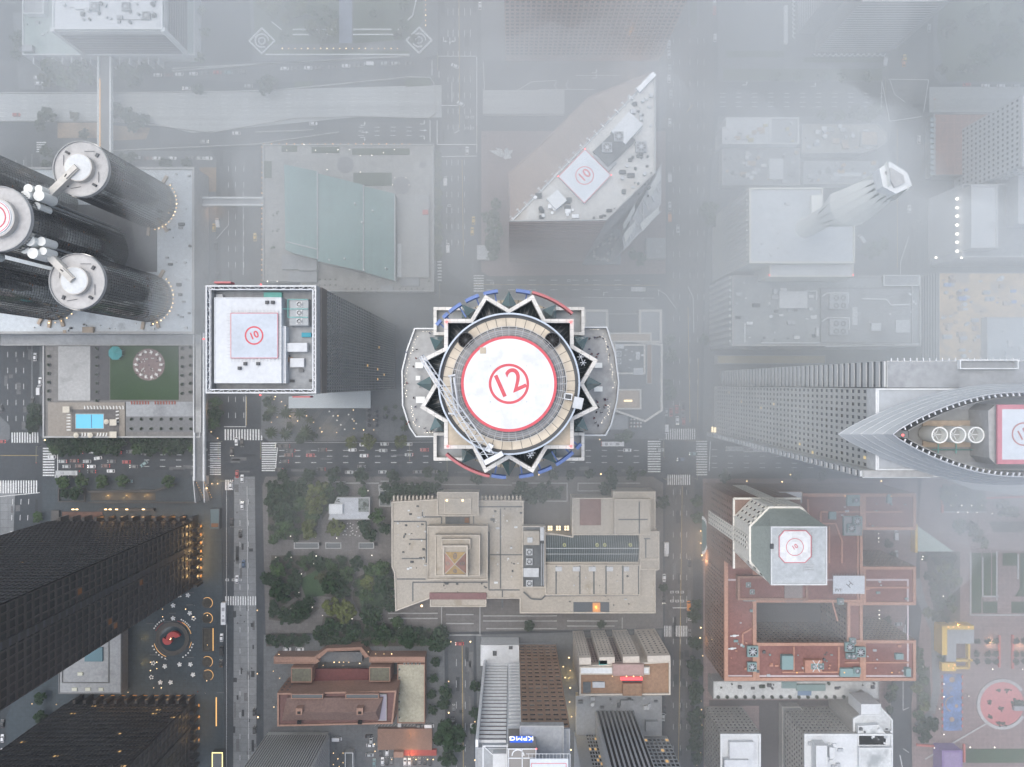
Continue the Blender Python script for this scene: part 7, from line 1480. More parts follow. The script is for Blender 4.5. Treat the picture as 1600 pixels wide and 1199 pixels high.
trees('in front of the library,', 'crane tip', (657, 560), jit([(443, 745, 11, 'd'), (481, 743, 10, 'd'), (520, 743, 11, 'd'), (563, 744, 11, 'd'), (615, 745, 11, 'd'), (668, 739, 9, 'd'), (690, 744, 11, 'd'), (865, 742, 8, 'd'), (890, 742, 9, 'd'), (922, 741, 7, 'd'), (955, 741, 9, 'd'), (988, 741, 9, 'd'), (1005, 739, 5, 'd'), (745, 748, 9, 'd')], 1) + [(618, 768, 13, 'd'), (640, 765, 12, 'd'), (662, 766, 13, 'd'), (680, 764, 10, 'd'), (602, 778, 10, 'd'), (813, 765, 14, 'd'), (832, 776, 13, 'd'), (846, 768, 10, 'd'), (804, 782, 10, 'd'), (865, 770, 9, 'd'), (950, 764, 13, 'd'), (958, 754, 8, 'd'), (1035, 785, 11, 'd')] + [(580 + i * 0, 0, 1, 'd') for i in range(0)], 'street trees before the library')
trees('beside the avenue,', 'curved entrance canopy', (1097, 837), [(1090, 783, 10, 'm'), (1091, 809, 11, 'm'), (1133, 744, 10, 'd'), (1037, 918, 7, 'd'), (1086, 962, 11, 'd'), (1088, 945, 9, 'd'), (1087, 1004, 11, 'd'), (1087, 1040, 13, 'd'), (1088, 1052, 11, 'd'), (1087, 1078, 12, 'd'), (1087, 1092, 10, 'd'), (1086, 1120, 13, 'd'), (1087, 1142, 12, 'd'), (1087, 1165, 12, 'd'), (1088, 1185, 10, 'd'), (1245, 742, 9, 'd'), (1284, 743, 9, 'd'), (1048, 555, 13, 'm'), (1046, 530, 10, 'm'), (1048, 615, 11, 'm'), (1044, 600, 8, 'm'), (1107, 328, 15, 'm'), (1112, 345, 12, 'm'), (1100, 530, 9, 'm')], 'avenue trees')
trees('by the library forecourt,', 'blue lit sign', (815, 1157), [(697, 1083, 12, 'd'), (693, 1100, 10, 'd'), (742, 1073, 9, 'd'), (744, 1115, 10, 'd'), (744, 1140, 10, 'd'), (826, 978, 9, 'd'), (677, 1060, 8, 'd'), (674, 1085, 8, 'd'), (676, 1110, 8, 'd'), (680, 1035, 8, 'd'), (940, 977, 7, 'd')], 'trees by the library forecourt')
trees('in the row by the gym,', 'wing roof', (515, 625), [(683, 243 + i * 12, 8, 'y' if i % 2 else 'm') for i in range(14)] + [(432, 322 + i * 13, 11, 'm') for i in range(6)], 'trees near the gym')
trees('by the wedge tower plaza,', 'white winged sculpture', (788, 242), [(768, 340, 14, 'm'), (772, 360, 16, 'm'), (768, 382, 14, 'm'), (776, 320, 10, 'm'), (770, 400, 10, 'm'), (1000, 405, 12, 'm'), (990, 398, 9, 'm')], 'trees by the wedge tower')
trees('beside the expressway,', 'long footbridge', (162, 165), jit([(80, 108, 15, 'd'), (98, 122, 17, 'm'), (122, 110, 16, 'd'), (140, 120, 12, 'm'), (110, 132, 13, 'm'), (70, 125, 11, 'o'), (192, 112, 14, 'd'), (208, 118, 15, 'd'), (225, 108, 11, 'd'), (70, 180, 13, 'd'), (62, 196, 9, 'd'), (182, 172, 13, 'd'), (200, 184, 15, 'd'), (216, 190, 12, 'd'), (227, 186, 8, 'd'), (118, 182, 8, 'o'), (130, 210, 9, 'd'), (205, 200, 9, 'd'), (415, 132, 13, 'd'), (425, 128, 10, 'd'), (72, 238, 10, 'd'), (70, 258, 10, 'd'), (25, 60, 12, 'd'), (24, 85, 10, 'd'), (315, 15, 9, 'm'), (320, 50, 10, 'm'), (312, 90, 9, 'm'), (205, 245, 9, 'd'), (190, 249, 8, 'd'), (260, 256, 9, 'd'), (290, 257, 8, 'd'), (310, 138, 9, 'd')]), 'trees beside the expressway')
gt = []
for i in range(46):
    x, y = rt.uniform(402, 655), rt.uniform(-20, 62)
    if not (526 < x < 556) and abs(x - 540) + abs(y + 10) > 40: gt.append((x, y, rt.uniform(6, 10), rt.choice('myo')))
grove('garden_foliage', 'pale green mass of garden trees behind the clipped planters in the fog', gt)
gt = [(1212 + i * 36 + rt.uniform(-5, 5), 120, 9, 'm') for i in range(5)] + [(1285, 178, 9, 'm'), (1312, 180, 9, 'm'), (1340, 176, 12, 'd'), (1365, 172, 13, 'd'), (1354, 184, 8, 'm'), (1365, 390, 14, 'm'), (1380, 380, 11, 'm'), (1352, 392, 9, 'm')]
trees('in the foggy upper corner,', 'white sails', (1350, 295), gt, 'trees in the foggy corner'); gt = []
for i in range(34): gt.append((rt.uniform(1475, 1620), rt.uniform(-10, 118), rt.uniform(8, 14), rt.choice('mmdo')))
grove('corner_woods', 'faint mass of trees filling the foggiest upper corner', gt)
# ---------------------------------------------------------------- park square at the right
rw_ = M('red_wall', (.45, .12, .1), .85, None, (.8, .1))
def solo(name, label, cat, parts, at):
    t = thing(name, label, cat, (*P(*at), 0))
    for nm, mb in parts: mb.build(nm, t)
    return t
m1 = MB(yellow_wall); m1.pbox(1472, 980, 1480, 1024, 9, .14); m1.pbox(1472, 978, 1522, 984, 8, .14); m2 = MB(roof_grey); m2.prism(PP([(1479, 983), (1522, 983), (1522, 1006), (1494, 1006), (1494, 1034), (1479, 1034)], 7), .14, 7); m3 = MB(yellow_wall)
for x0, y0, x1, y1 in ((1513, 1007, 1516, 1045), (1494, 1031, 1520, 1034), (1494, 1043, 1516, 1046), (1472, 1036, 1494, 1049)): m3.pbox(x0, y0, x1, y1, 6, 3)
m4 = MB(e_amber)
for x in (1482, 1490, 1498, 1514): m4.sphere(*P(x, 980, 8.5), 8.4, .5)
for x, y in ((1482, 1040), (1489, 1044), (1491, 1039)): m4.sphere(*P(x, y, 6), 6.4, .5)
solo('yellow_pavilion', 'bright yellow L shaped pavilion with grey roof in the pink square', 'pavilion', (('wall', m1), ('roof', m2), ('frame', m3), ('roof_lamp', m4)), (1495, 1010))
m1 = MB(blue_mosaic); m1.pbox(1474, 1053, 1503, 1142, .3, .14); m2 = MB(M('mosaic_figure', (.32, .22, .15), .8, (.4, .2), None)); m2.ring(*P(1489, 1100), 4, 4.6, .3, .33, 20, R(90), R(250)); m2.cyl(*P(1487, 1062), 1.6, .3, .33, 12); m2.cyl(*P(1487, 1124), 1.4, .3, .33, 12); m2.cyl(*P(1494, 1103), 1.0, .3, .34, 12)
m3 = MB(rw_)
for i in range(8): m3.pbox(1503, 1056 + i * 11, 1505, 1060 + i * 11, .8, .14); m3.pbox(1472, 1056 + i * 11, 1474, 1060 + i * 11, .8, .14)
solo('mosaic_play_area', 'blue patterned rectangular play floor below the yellow pavilion', 'play area', (('floor', m1), ('pattern', m2), ('edge_block', m3)), (1488, 1098))
m1 = MB(M('rose_basin', (.46, .16, .16), .85, (.05, .1), (.7, .1))); m1.cyl(*P(1565, 1100), 12.4, .14, .3, 64); m2 = MB(conc); m2.ring(*P(1565, 1100), 12.5, 14.2, .14, .8, 48, R(35), R(330)); m3 = MB(M('island_plant', (.04, .06, .035), 1, None, (1.5, .3)))
rq = random.Random(9)
for x, y, r_ in ((1560, 1078, 1.2), (1573, 1078, 1.2), (1545, 1098, 1.2), (1564, 1107, 1.3), (1547, 1119, 1.2), (1559, 1129, 1.4), (1567, 1131, 1.3), (1587, 1098, 2.4), (1594, 1100, 2.6)):
    for k in range(14): m3.sphere(P(x, y)[0] + rq.gauss(0, r_ * .5), P(x, y)[1] + rq.gauss(0, r_ * .5), .5 + rq.uniform(0, .6), r_ * .38, 6, 4)
m4 = MB(roof_grey); m4.pbox(1585, 1104, 1600, 1111, 2.5, .3)
solo('ring_fountain', 'large round rose coloured basin with a broken pale ring wall', 'fountain', (('basin_floor', m1), ('ring_wall', m2), ('planting', m3), ('fountain_block', m4)), (1565, 1100))
m1 = MB(purple); m1.pbox(1472, 1173, 1504, 1215, 10, .14); m2 = MB(M('purple_roof', (.24, .18, .32), .8, None, (.6, .1))); m2.pbox(1475, 1176, 1501, 1215, 10.3, 10)
solo('purple_tower', 'purple walled block at the lower edge of the pink square', 'building', (('wall', m1), ('roof', m2)), (1488, 1190))
green(lawn, 'park_lawn', [(1518, 864), (1533, 864), (1533, 958), (1518, 958)], [(1535, 864), (1548, 864), (1548, 932), (1533, 932)], [(1550, 864), (1589, 864), (1589, 884), (1565, 884), (1565, 932), (1560, 940), (1560, 958), (1535, 958), (1535, 936), (1550, 936)], [(1593, 864), (1640, 864), (1640, 958), (1580, 958), (1580, 940), (1593, 920)], [(1509, 1170), (1640, 1170), (1640, 1192), (1509, 1192)], z=.22)
green(soil, 'park_bed', [(1473, 760), (1540, 762), (1540, 800), (1473, 800)], [(1445, 862), (1500, 862), (1500, 975), (1462, 975)], [(1432, 1060), (1452, 1040), (1455, 1100), (1432, 1110)], [(1545, 815), (1600, 815), (1600, 832), (1552, 832)], z=.2)
m = MB(concrete_road)
for pts in ([(1432, 905), (1440, 940), (1460, 985), (1463, 1080), (1455, 1115), (1432, 1135)],): 
    q = [P(*p) for p in pts]
    for a, c in zip(q, q[1:]): m.bar(a, c, 4.2, .14, .2)
struct(m, 'ramp'); m = MB(pave_pink); m.prism(PR(1558, 862, 1566, 960), .2, .27); m.prism(PR(1536, 932, 1640, 940), .2, .272); struct(m, 'path'); m = MB(conc)
for a, c in (((1516, 862), (1516, 962)), ((1516, 961), (1600, 961)), ((1557, 862), (1557, 938)), ((1473, 800), (1540, 800)), ((1445, 1186), (1545, 1128)), ((1480, 750), (1600, 776)), ((1535, 870), (1535, 932)), ((1535, 932), (1560, 932)), ((1590, 866), (1590, 905))): m.bar(P(*a), P(*c), .8, .14, .5)
solo('park_walls', 'pale low walls edging the lawns of the pink square', 'garden walls', (('wall', m),), (1540, 960)); m = MB(rw_)
for a, c in (((1581, 992), (1581, 1044)), ((1505, 1162), (1505, 1190)), ((1431, 1163), (1458, 1165)), ((1471, 758), (1471, 801)), ((1560, 992), (1560, 1042)), ((1540, 778), (1600, 776))): m.bar(P(*a), P(*c), 1.0, .14, 1.4)
solo('red_walls', 'red painted low walls around the pink square', 'walls', (('wall', m),), (1581, 1018)); m = MB(copper_lt); m.prism(PP([(1434, 822), (1490, 862), (1434, 862)], 5), .14, 5); m2 = MB(yellow_wall); m2.pbox(1430, 820, 1434, 864, 5.4, .14)
solo('wedge_kiosk', 'pale green triangular roof with a yellow wall beside the red hotel', 'kiosk', (('roof', m), ('wall', m2)), (1450, 850)); MB(roof_grey).prism(PP([(1478, 748), (1520, 765), (1590, 773), (1640, 772), (1640, 757), (1560, 752), (1500, 740)], 5), .2, 5).build('curved_canopy', None, label='long curved grey canopy at the foot of the boat crowned tower', cat='canopy')
pk_ = [(rt.uniform(1448, 1498), rt.uniform(866, 972), rt.uniform(7, 11), rt.choice('myo')) for i in range(16)] + [(rt.uniform(1475, 1538), rt.uniform(764, 798), rt.uniform(4, 6), rt.choice('my')) for i in range(10)] + [(1515, 825, 14, 'o'), (1530, 838, 12, 'o'), (1500, 822, 12, 'm'), (1570, 795, 14, 'o'), (1585, 800, 10, 'o'), (1540, 850, 8, 'y')] + [(1440 + rt.uniform(-8, 8), 1020 + i * 14, 9, rt.choice('my')) for i in range(9)] + [(1455, 1130, 13, 'd'), (1445, 1150, 11, 'd'), (1436, 1138, 9, 'd'), (1395, 1075, 9, 'm'), (1392, 1090, 9, 'd'), (1390, 1110, 7, 'd'), (1473, 1030, 7, 'm'), (1389, 850, 7, 'd'), (1387, 970, 7, 'd'), (1389, 985, 7, 'd')] + [(x, y, 5, 'd') for x in (1527, 1544, 1556, 1588, 1600) for y in (1002, 1022, 1034)] + [(1395, 868, 6, 'd')]
trees('in the pink square,', 'yellow pavilion', (1495, 1010), pk_, 'trees of the pink square')
# ---------------------------------------------------------------- vehicles
rub = M('tyre_rubber', (.02, .02, .02), .9, None, None); cg = M('car_glass', (.02, .024, .028), .1, None, None, spec=.6)
hl_off = M('head_lamp_off', (.6, .6, .58), .3, None, None); tl_off = M('tail_lamp_off', (.3, .02, .02), .4, None, None)
def loft(m, secs, closed=True):                  # sections: (x, half width, z0, z1)
    vs = []
    for x, w_, z0, z1 in secs: vs += [(x, -w_, z0), (x, w_, z0), (x, w_, z1), (x, -w_, z1)]
    fs = [(0, 1, 2, 3), tuple(4 * len(secs) - 4 + k for k in (3, 2, 1, 0))]
    for i in range(len(secs) - 1):
        a, b_ = 4 * i, 4 * i + 4
        for k in range(4): fs.append((a + k, b_ + k, b_ + (k + 1) % 4, a + (k + 1) % 4))
    m.quads(vs, fs)
CAR = {}
def car_parts(kind, col):
    key = (kind, col)
    if key in CAR: return CAR[key]
    pc = {'white': (.62, .63, .65), 'silver': (.34, .36, .37), 'grey': (.12, .125, .13), 'black': (.02, .021, .023), 'red': (.32, .03, .03), 'blue': (.05, .1, .18), 'yellow': (.6, .4, .04), 'orange': (.6, .22, .03), 'teal': (.15, .25, .26), 'brown': (.12, .06, .05)}[col]
    pm_ = M('car_paint_' + col, pc, .3, None, None, spec=.5); out = []
    if kind == 'car':
        b_ = MB(pm_); loft(b_, [(-2.28, .72, .42, .72), (-2.2, .85, .28, .92), (-1.5, .9, .25, .95), (0, .92, .25, .93), (1.1, .9, .25, .9), (1.95, .84, .28, .78), (2.25, .7, .4, .62)]); loft(b_, [(-1.35, .58, .94, 1.4), (-1.0, .64, 1.4, 1.46), (.2, .64, 1.4, 1.46), (.55, .6, 1.38, 1.42)]); out.append(('body', b_.mesh('body'), [(0, 0, 0)]))
        g_ = MB(cg); loft(g_, [(-1.95, .72, .9, .93), (-1.25, .7, .9, 1.36), (.45, .7, .88, 1.39), (1.2, .74, .86, .9)]); out.append(('windows', g_.mesh('windows'), [(0, 0, 0)])); wx, wy, hx, tx = 1.4, .84, 2.2, -2.24
    elif kind == 'van':
        b_ = MB(pm_); loft(b_, [(-2.7, .9, .4, 1.9), (-2.6, .96, .3, 2.05), (1.2, .96, .3, 2.05), (1.5, .92, .3, 1.9)]); loft(b_, [(1.5, .92, .3, 1.2), (2.3, .88, .35, 1.0), (2.6, .78, .45, .8)]); out.append(('body', b_.mesh('body'), [(0, 0, 0)])); g_ = MB(cg); loft(g_, [(1.45, .86, 1.15, 1.85), (1.6, .86, 1.15, 1.78), (2.1, .8, 1.05, 1.1)]); out.append(('windows', g_.mesh('windows'), [(0, 0, 0)])); wx, wy, hx, tx = 1.7, .9, 2.5, -2.68
    elif kind == 'bus':
        b_ = MB(pm_); loft(b_, [(-6.2, 1.2, .4, 2.9), (-6.1, 1.28, .35, 3.0), (6.0, 1.28, .35, 3.0), (6.2, 1.15, .5, 2.7)]); b_.use(M('bus_roof_grey', (.3, .31, .33), .6, None, None) if ('bus', 'x') not in CAR else CAR[('bus', 'x')]); CAR[('bus', 'x')] = b_.mats[-1]; b_.box(-4.5, -.8, -3.0, .8, 3.0, 3.25); b_.box(1.5, -.7, 3.4, .7, 3.0, 3.2); b_.box(-1.6, -.35, -.8, .35, 3.0, 3.1); out.append(('body', b_.mesh('body'), [(0, 0, 0)])); g_ = MB(cg)
        for s in (-1, 1): g_.box(-5.6, s * 1.26, 5.4, s * 1.31, 1.5, 2.4)
        g_.box(6.1, -1.0, 6.2, 1.0, 1.2, 2.5); out.append(('windows', g_.mesh('windows'), [(0, 0, 0)])); wx, wy, hx, tx = 3.8, 1.15, 6.15, -6.2
    else:
        b_ = MB(pm_); loft(b_, [(-4.2, 1.2, .9, 3.4), (2.0, 1.2, .9, 3.4)]); b_.use(M('cab_paint', (.55, .56, .56), .4, None, None)); loft(b_, [(2.2, 1.1, .5, 2.6), (3.2, 1.1, .5, 2.5), (4.0, 1.05, .5, 1.4)]); out.append(('body', b_.mesh('body'), [(0, 0, 0)])); g_ = MB(cg); loft(g_, [(3.22, .95, 1.5, 2.4), (3.7, .95, 1.45, 1.7)]); out.append(('windows', g_.mesh('windows'), [(0, 0, 0)])); wx, wy, hx, tx = 2.9, 1.0, 4.0, -4.2
    wr_ = .33 if kind in ('car', 'van') else .5
    w_ = MB(rub); n = 12; ring_ = [(wr_ * math.cos(2 * math.pi * i / n), wr_ * math.sin(2 * math.pi * i / n)) for i in range(n)]
    w_.quads([(x, -.11, z) for x, z in ring_] + [(x, .11, z) for x, z in ring_], [(i, (i + 1) % n, n + (i + 1) % n, n + i) for i in range(n)] + [tuple(range(n - 1, -1, -1)), tuple(range(n, 2 * n))]); out.append(('wheel', w_.mesh('wheel'), [(u * wx, v * wy, wr_) for u in (-1, 1) for v in (-1, 1)]))
    for nm, mt, xx in (('headlight', hl_off, hx), ('headlight_on', e_head, hx), ('taillight', tl_off, tx), ('taillight_on', e_tail, tx)):
        q = MB(mt); q.box(-.09, -.2, .09, .2, -.1, .12); out.append((nm, q.mesh(nm[:9]), [(xx, s * (wy - .25), .68 if kind != 'bus' else .9) for s in (-1, 1)]))
    CAR[key] = out; return out
def cars(where, anchor, apx, L, group, z=0.03):
    for q in L:
        x, y, a, col = q[:4]; fl = q[4] if len(q) > 4 else ''; kind = 'bus' if 'B' in fl else 'truck' if 'T' in fl else 'van' if 'V' in fl else 'car'
        nm = {'bus': 'city_bus', 'truck': 'box_truck', 'van': 'delivery_van', 'car': 'taxi' if col == 'yellow' else 'car'}[kind]
        o = O(nm, None, None, loc=(*P(x, y, z), z), rz=R(a)); reg(o, col + ' ' + nm.replace('_', ' ') + ' ' + where, anchor, apx, nm.split('_')[-1], group)
        for pn, me, ps in car_parts(kind, col):
            on = pn.endswith('_on')
            if pn.startswith('taillight') and on != ('t' in fl): continue
            if pn.startswith('headlight') and on != ('h' in fl): continue
            for p in ps: O(pn.replace('_on', ''), me, o, loc=p)
cars('on the street below the pool deck,', 'queue crosswalk', (76, 723), [(82, 714, 180, 'white'), (99, 721, 180, 'silver', 't'), (117, 720, 180, 'brown', 't'), (137, 721, 180, 'silver'), (154, 716, 188, 'white'), (175, 721, 180, 'grey'), (198, 722, 180, 'red', 't'), (105, 729, 180, 'silver'), (125, 728, 180, 'brown', 't'), (144, 729, 180, 'white', 'h'), (166, 728, 180, 'brown', 't'), (210, 729, 178, 'grey', 'h'), (226, 725, 215, 'teal'), (144, 737, 180, 'black', 't'), (174, 736, 180, 'white'), (108, 738.5, 180, 'silver', 'Bt'), (124, 707, 180, 'teal', 't'), (145, 706, 180, 'white', 't'), (160, 707, 180, 'grey'), (184, 707, 180, 'red', 't'), (205, 706, 180, 'grey'), (228, 708, 180, 'black'), (93, 744, 180, 'silver'), (114, 745, 180, 'black'), (202, 752, 0, 'teal')], 'vehicles queuing below the hotel pool')
cars('on the wide left edge street,', 'pool', (140, 658), [(62, 610, 90, 'white', 'V'), (52, 627, 90, 'black'), (56, 558, 90, 'white'), (64, 596, 90, 'white'), (5, 1153, 90, 'white'), (5, 1175, 90, 'white'), (5, 1130, 90, 'black'), (3, 638, 100, 'black'), (3, 690, 180, 'red', 't')], 'vehicles on the left edge street')
cars('on the pale concrete street,', 'garden cafe', (547, 793), [(370, 690, 270, 'white'), (379, 692, 270, 'black'), (363, 706, 270, 'black', 'h'), (371, 741, 270, 'red'), (379, 748, 90, 'white'), (361, 759, 270, 'white'), (379, 790, 90, 'white', 'h'), (363, 817, 270, 'black'), (376, 834, 90, 'black'), (381, 881, 90, 'blue'), (371, 905, 90, 'white'), (351.5, 957, 90, 'white', 'Bt'), (347, 996, 90, 'white'), (347, 1016, 90, 'black', 'V'), (346, 1036, 90, 'black'), (398, 1112, 90, 'black'), (398, 1140, 90, 'black')], 'vehicles on the concrete street')
cars('on the street between hotel and gym,', 'narrow footbridge', (356, 314), [(341, 349, 100, 'white', 'V'), (335, 356, 88, 'yellow'), (338, 385, 90, 'black'), (340, 432, 90, 'black'), (399, 371, 90, 'yellow')], 'vehicles between hotel and gym')
cars('parked along the hazy upper ramp,', 'long footbridge', (162, 165), [(247, 118, 178, 'white'), (264, 118, 178, 'brown'), (281, 117, 178, 'white'), (303, 116, 178, 'white'), (322, 115, 178, 'grey'), (340, 114, 178, 'red'), (358, 114, 178, 'teal'), (380, 113, 178, 'grey'), (445, 108, 177, 'white'), (462, 108, 177, 'grey'), (482, 107, 177, 'white'), (499, 107, 177, 'grey'), (520, 106, 177, 'grey'), (541, 104, 178, 'white'), (560, 103, 178, 'grey'), (577, 101, 178, 'white', 'V'), (602, 100, 180, 'silver'), (618, 100, 180, 'silver'), (640, 100, 180, 'grey')], 'cars parked along the ramp')
cars('on or beside the expressway,', 'long footbridge', (162, 165), [(292, 139, 178, 'white', 'h'), (389, 135, 178, 'silver'), (320, 222, 0, 'silver', 'h'), (490, 194, 0, 'white'), (370, 209, 178, 'white'), (27, 180, 0, 'red', 't'), (192, 247, 0, 'white'), (214, 247, 0, 'silver'), (233, 248, 0, 'brown'), (245, 248, 0, 'white'), (270, 248, 0, 'white'), (296, 247, 0, 'grey'), (313, 248, 0, 'silver'), (326, 248, 0, 'white'), (60, 122, 0, 'white'), (62, 131, 0, 'white'), (62, 138, 0, 'grey')], 'vehicles on and beside the expressway')
cars('on the hazy upper street,', 'white winged sculpture', (788, 242), [(711, 104, 155, 'white'), (730, 236, 90, 'white'), (696, 284, 90, 'white', 'V'), (720, 163, 150, 'white'), (700, 388, 90, 'white', 'V'), (740, 345, 90, 'yellow'), (738, 362, 90, 'yellow'), (750, 10, 90, 'white'), (997, 453, 0, 'white', 'T'), (577, 266, 0, 'silver', 'V'), (422, 420, 120, 'white', 'V')], 'vehicles west of the wedge tower')
cars('on the foggy upper avenue,', 'wedge tower', (913, 275), [(1045, 70, 90, 'white'), (1045, 86, 90, 'white'), (1046, 108, 90, 'silver'), (1045, 124, 90, 'white'), (1046, 192, 90, 'white'), (1046, 220, 90, 'grey'), (1046, 278, 90, 'white', 'V'), (1046, 322, 90, 'white'), (1059, 358, 270, 'white'), (1057, 22, 270, 'white', 'ht'), (1116, 3, 90, 'white'), (1116, 17, 90, 'red', 't'), (1117, 60, 90, 'white'), (1110, 240, 90, 'grey'), (1046, 340, 90, 'orange', 'V'), (1048, 148, 90, 'silver')], 'vehicles on the foggy avenue')
cars('on the avenue at the crossing,', 'curved entrance canopy', (1097, 837), [(1041, 671, 270, 'white', 'V'), (1058, 657, 270, 'white', 'h'), (1057, 640, 270, 'red', 't'), (1067, 634, 90, 'black', 't'), (1048, 645, 270, 'red', 't'), (1041, 644, 270, 'silver'), (980, 703.5, 0, 'white'), (957, 693.5, 0, 'white', 'Bht'), (1031, 703, 0, 'silver'), (1064, 718, 180, 'blue', 'h'), (1083, 709, 180, 'teal', 'h'), (1151, 701, 180, 'silver', 'Bh'), (1178, 702.5, 180, 'white', 'B'), (1040, 858, 270, 'white', 'VT'), (1037.5, 903, 270, 'white'), (1037, 936, 270, 'black', 'h'), (1077, 963, 90, 'white'), (1075.5, 946, 90, 'orange', 'V'), (1077, 880, 90, 'black'), (1038, 1110, 270, 'black'), (1036, 1120, 270, 'silver'), (1078, 1000, 90, 'black'), (1077, 990, 90, 'grey'), (1067, 648, 90, 'grey', 't'), (1068, 658, 90, 'red')], 'vehicles at the avenue crossing')
cars('on the street before the library,', 'crane tip', (657, 560), [(437, 697, 180, 'black', 'h'), (447, 697, 180, 'black', 't'), (455, 704, 180, 'black', 't'), (504, 703, 180, 'black', 't'), (485, 711.5, 180, 'red', 't'), (451, 711, 180, 'brown', 't'), (445, 721, 180, 'black', 't'), (436, 734, 180, 'black', 't'), (502, 733, 180, 'black', 't'), (551, 703, 180, 'white'), (568, 695, 180, 'white'), (569, 712, 180, 'white', 't'), (599, 704, 180, 'silver'), (601, 694, 180, 'silver'), (638, 694, 180, 'white'), (639, 710.5, 180, 'silver', 't'), (663, 703, 180, 'red', 't'), (565, 729, 0, 'grey'), (546, 738, 0, 'silver'), (561, 738, 0, 'silver'), (598, 737.5, 0, 'silver'), (652, 737.5, 0, 'grey'), (665, 737.5, 0, 'grey'), (678, 737, 0, 'grey')], 'vehicles on the street before the library')
cars('in the club car park,', 'tall leaning tree', (700, 1154), [(594 + i * 7.1, 1144, 90, 'white') for i in range(7)] + [(656, 1144, 90, 'white')] + [(598, 1189, 90, 'white'), (605, 1189, 90, 'black'), (633, 1190, 90, 'white'), (640, 1190, 90, 'white'), (612, 1189, 90, 'grey'), (648, 1189, 90, 'black'), (656, 1189, 90, 'grey'), (664, 1189, 90, 'black'), (672, 1190, 90, 'black')] + [(595, 1175, 90, 'black'), (605, 1174, 90, 'white'), (580, 1157, 90, 'silver'), (579, 1164, 0, 'white'), (577, 1150, 0, 'black'), (578, 1179, 0, 'silver'), (585, 1191, 90, 'teal'), (527, 1154, 0, 'white', 'V'), (625, 1127, 90, 'silver', 'V'), (655, 1134, 0, 'grey'), (671, 1133.5, 0, 'white', 'V'), (629, 982, 0, 'silver', 'V')], 'cars in the club car park', z=.25)
for o, k in (): pass
cars('by the brick club,', 'blue lit sign', (815, 1157), [(449, 1014, 0, 'white'), (469, 1014, 0, 'white'), (718, 1005.5, 180, 'red', 'ht'), (738, 1137, 270, 'white', 'V'), (709, 1106, 90, 'grey'), (708, 1128, 90, 'black')], 'vehicles by the brick club')
cars('at the foggy right side,', 'white sails', (1350, 295), [(1413, 92, 95, 'yellow'), (1411, 99, 95, 'orange'), (1382, 97, 80, 'white', 'V'), (1435, 219, 88, 'white'), (1345, 374, 125, 'white', 'V'), (1420, 327, 90, 'white'), (1539, 135, 0, 'white'), (1510, 133, 0, 'red'), (1563, 135, 0, 'white'), (1586, 135, 0, 'silver'), (1451, 45, 85, 'silver'), (1438, 350, 120, 'grey')], 'vehicles at the foggy right side')
cars('on the roof car park,', 'white sails', (1350, 295), [(1532, 192, 0, 'white', 't'), (1529, 201, 0, 'white'), (1529, 215, 0, 'white', 't'), (1529, 222.5, 0, 'white', 't'), (1529, 239, 0, 'white'), (1528, 248, 0, 'silver'), (1529, 256.5, 0, 'white')], 'cars on the roof car park', z=9.05)
cars('between the red hotel wings,', 'yellow pavilion', (1495, 1010), [(1399, 836, 90, 'white', 'V'), (1400, 866, 90, 'silver'), (1403, 975, 0, 'silver')], 'vehicles between the hotel wings')
pt = MB(M('fresh_asphalt', (.024, .027, .031), .9, None, (.8, .2))); p2 = MB(M('worn_patch', (.11, .112, .115), .9, None, (.8, .2))); mh = MB(M('manhole_iron', (.03, .03, .032), .7, None, None)); rp_ = random.Random(31)
for x0, y0, x1, y1, n in ((90, 704, 1600, 740, 60), (1042, -20, 1100, 690, 40), (1042, 745, 1078, 1199, 26), (366, 750, 398, 1199, 26), (690, -20, 745, 430, 34), (704, 1000, 738, 1199, 12), (0, 240, 48, 690, 24), (346, 240, 404, 440, 14), (740, 436, 1036, 462, 14), (1112, 136, 1600, 172, 20), (1392, 200, 1448, 430, 12), (0, 780, 60, 1000, 12)):
    for i in range(n):
        x, y = P(rp_.uniform(x0, x1), rp_.uniform(y0, y1)); k = rp_.random(); (pt if k < .5 else p2).obox(x, y, rp_.uniform(1, 9) if x1 - x0 > y1 - y0 else rp_.uniform(.8, 2.6), rp_.uniform(.7, 2.4) if x1 - x0 > y1 - y0 else rp_.uniform(1, 9), .014, .0175, rp_.uniform(-.03, .03))
        if k < .4: mh.cyl(*P(rp_.uniform(x0, x1), rp_.uniform(y0, y1)), .42, .016, .0195, 12)
struct(pt, 'road_patch'); struct(p2, 'road_patch'); struct(mh, 'manhole_covers')
# ---------------------------------------------------------------- lamps
def lamps(where, anchor, apx, L, group, mat=None, r_=.38, z=.14, pole=4.0, nm='street_lamp', what='street lamp'):
    for x, y in L: dot(nm, x, y, z, mat or e_warm, r_ * .8, ('white ' if mat is e_white else 'warm ') + what + ' ' + where, anchor, apx, 'lamp', group, pole)
lamps('in the library garden,', 'garden cafe', (547, 793), [(492, 762), (575, 767), (454, 838), (493, 840), (526, 841), (569, 841), (582, 841), (431, 871), (455, 871), (494, 869), (581, 868), (490, 881), (437, 895), (471, 897), (456, 911), (467, 926), (488, 949), (504, 962), (550, 949), (550, 967), (565, 963), (455, 951), (540, 893)], 'garden lamps', e_white, .34, pole=3.5, nm='garden_lamp', what='garden lamp')
lamps('in the palm court,', 'wing roof', (515, 625), [(428, 624), (430, 620), (453, 650), (479, 650), (433, 652), (430, 675), (465, 658), (500, 669), (503, 675), (528, 650), (526, 676), (552, 641), (553, 658), (553, 670), (568, 672), (584, 656), (584, 672), (446, 634), (440, 628), (490, 660), (478, 673), (424, 660)], 'palm court lamps', e_warm, .36, pole=2.5, nm='garden_lamp', what='lamp')
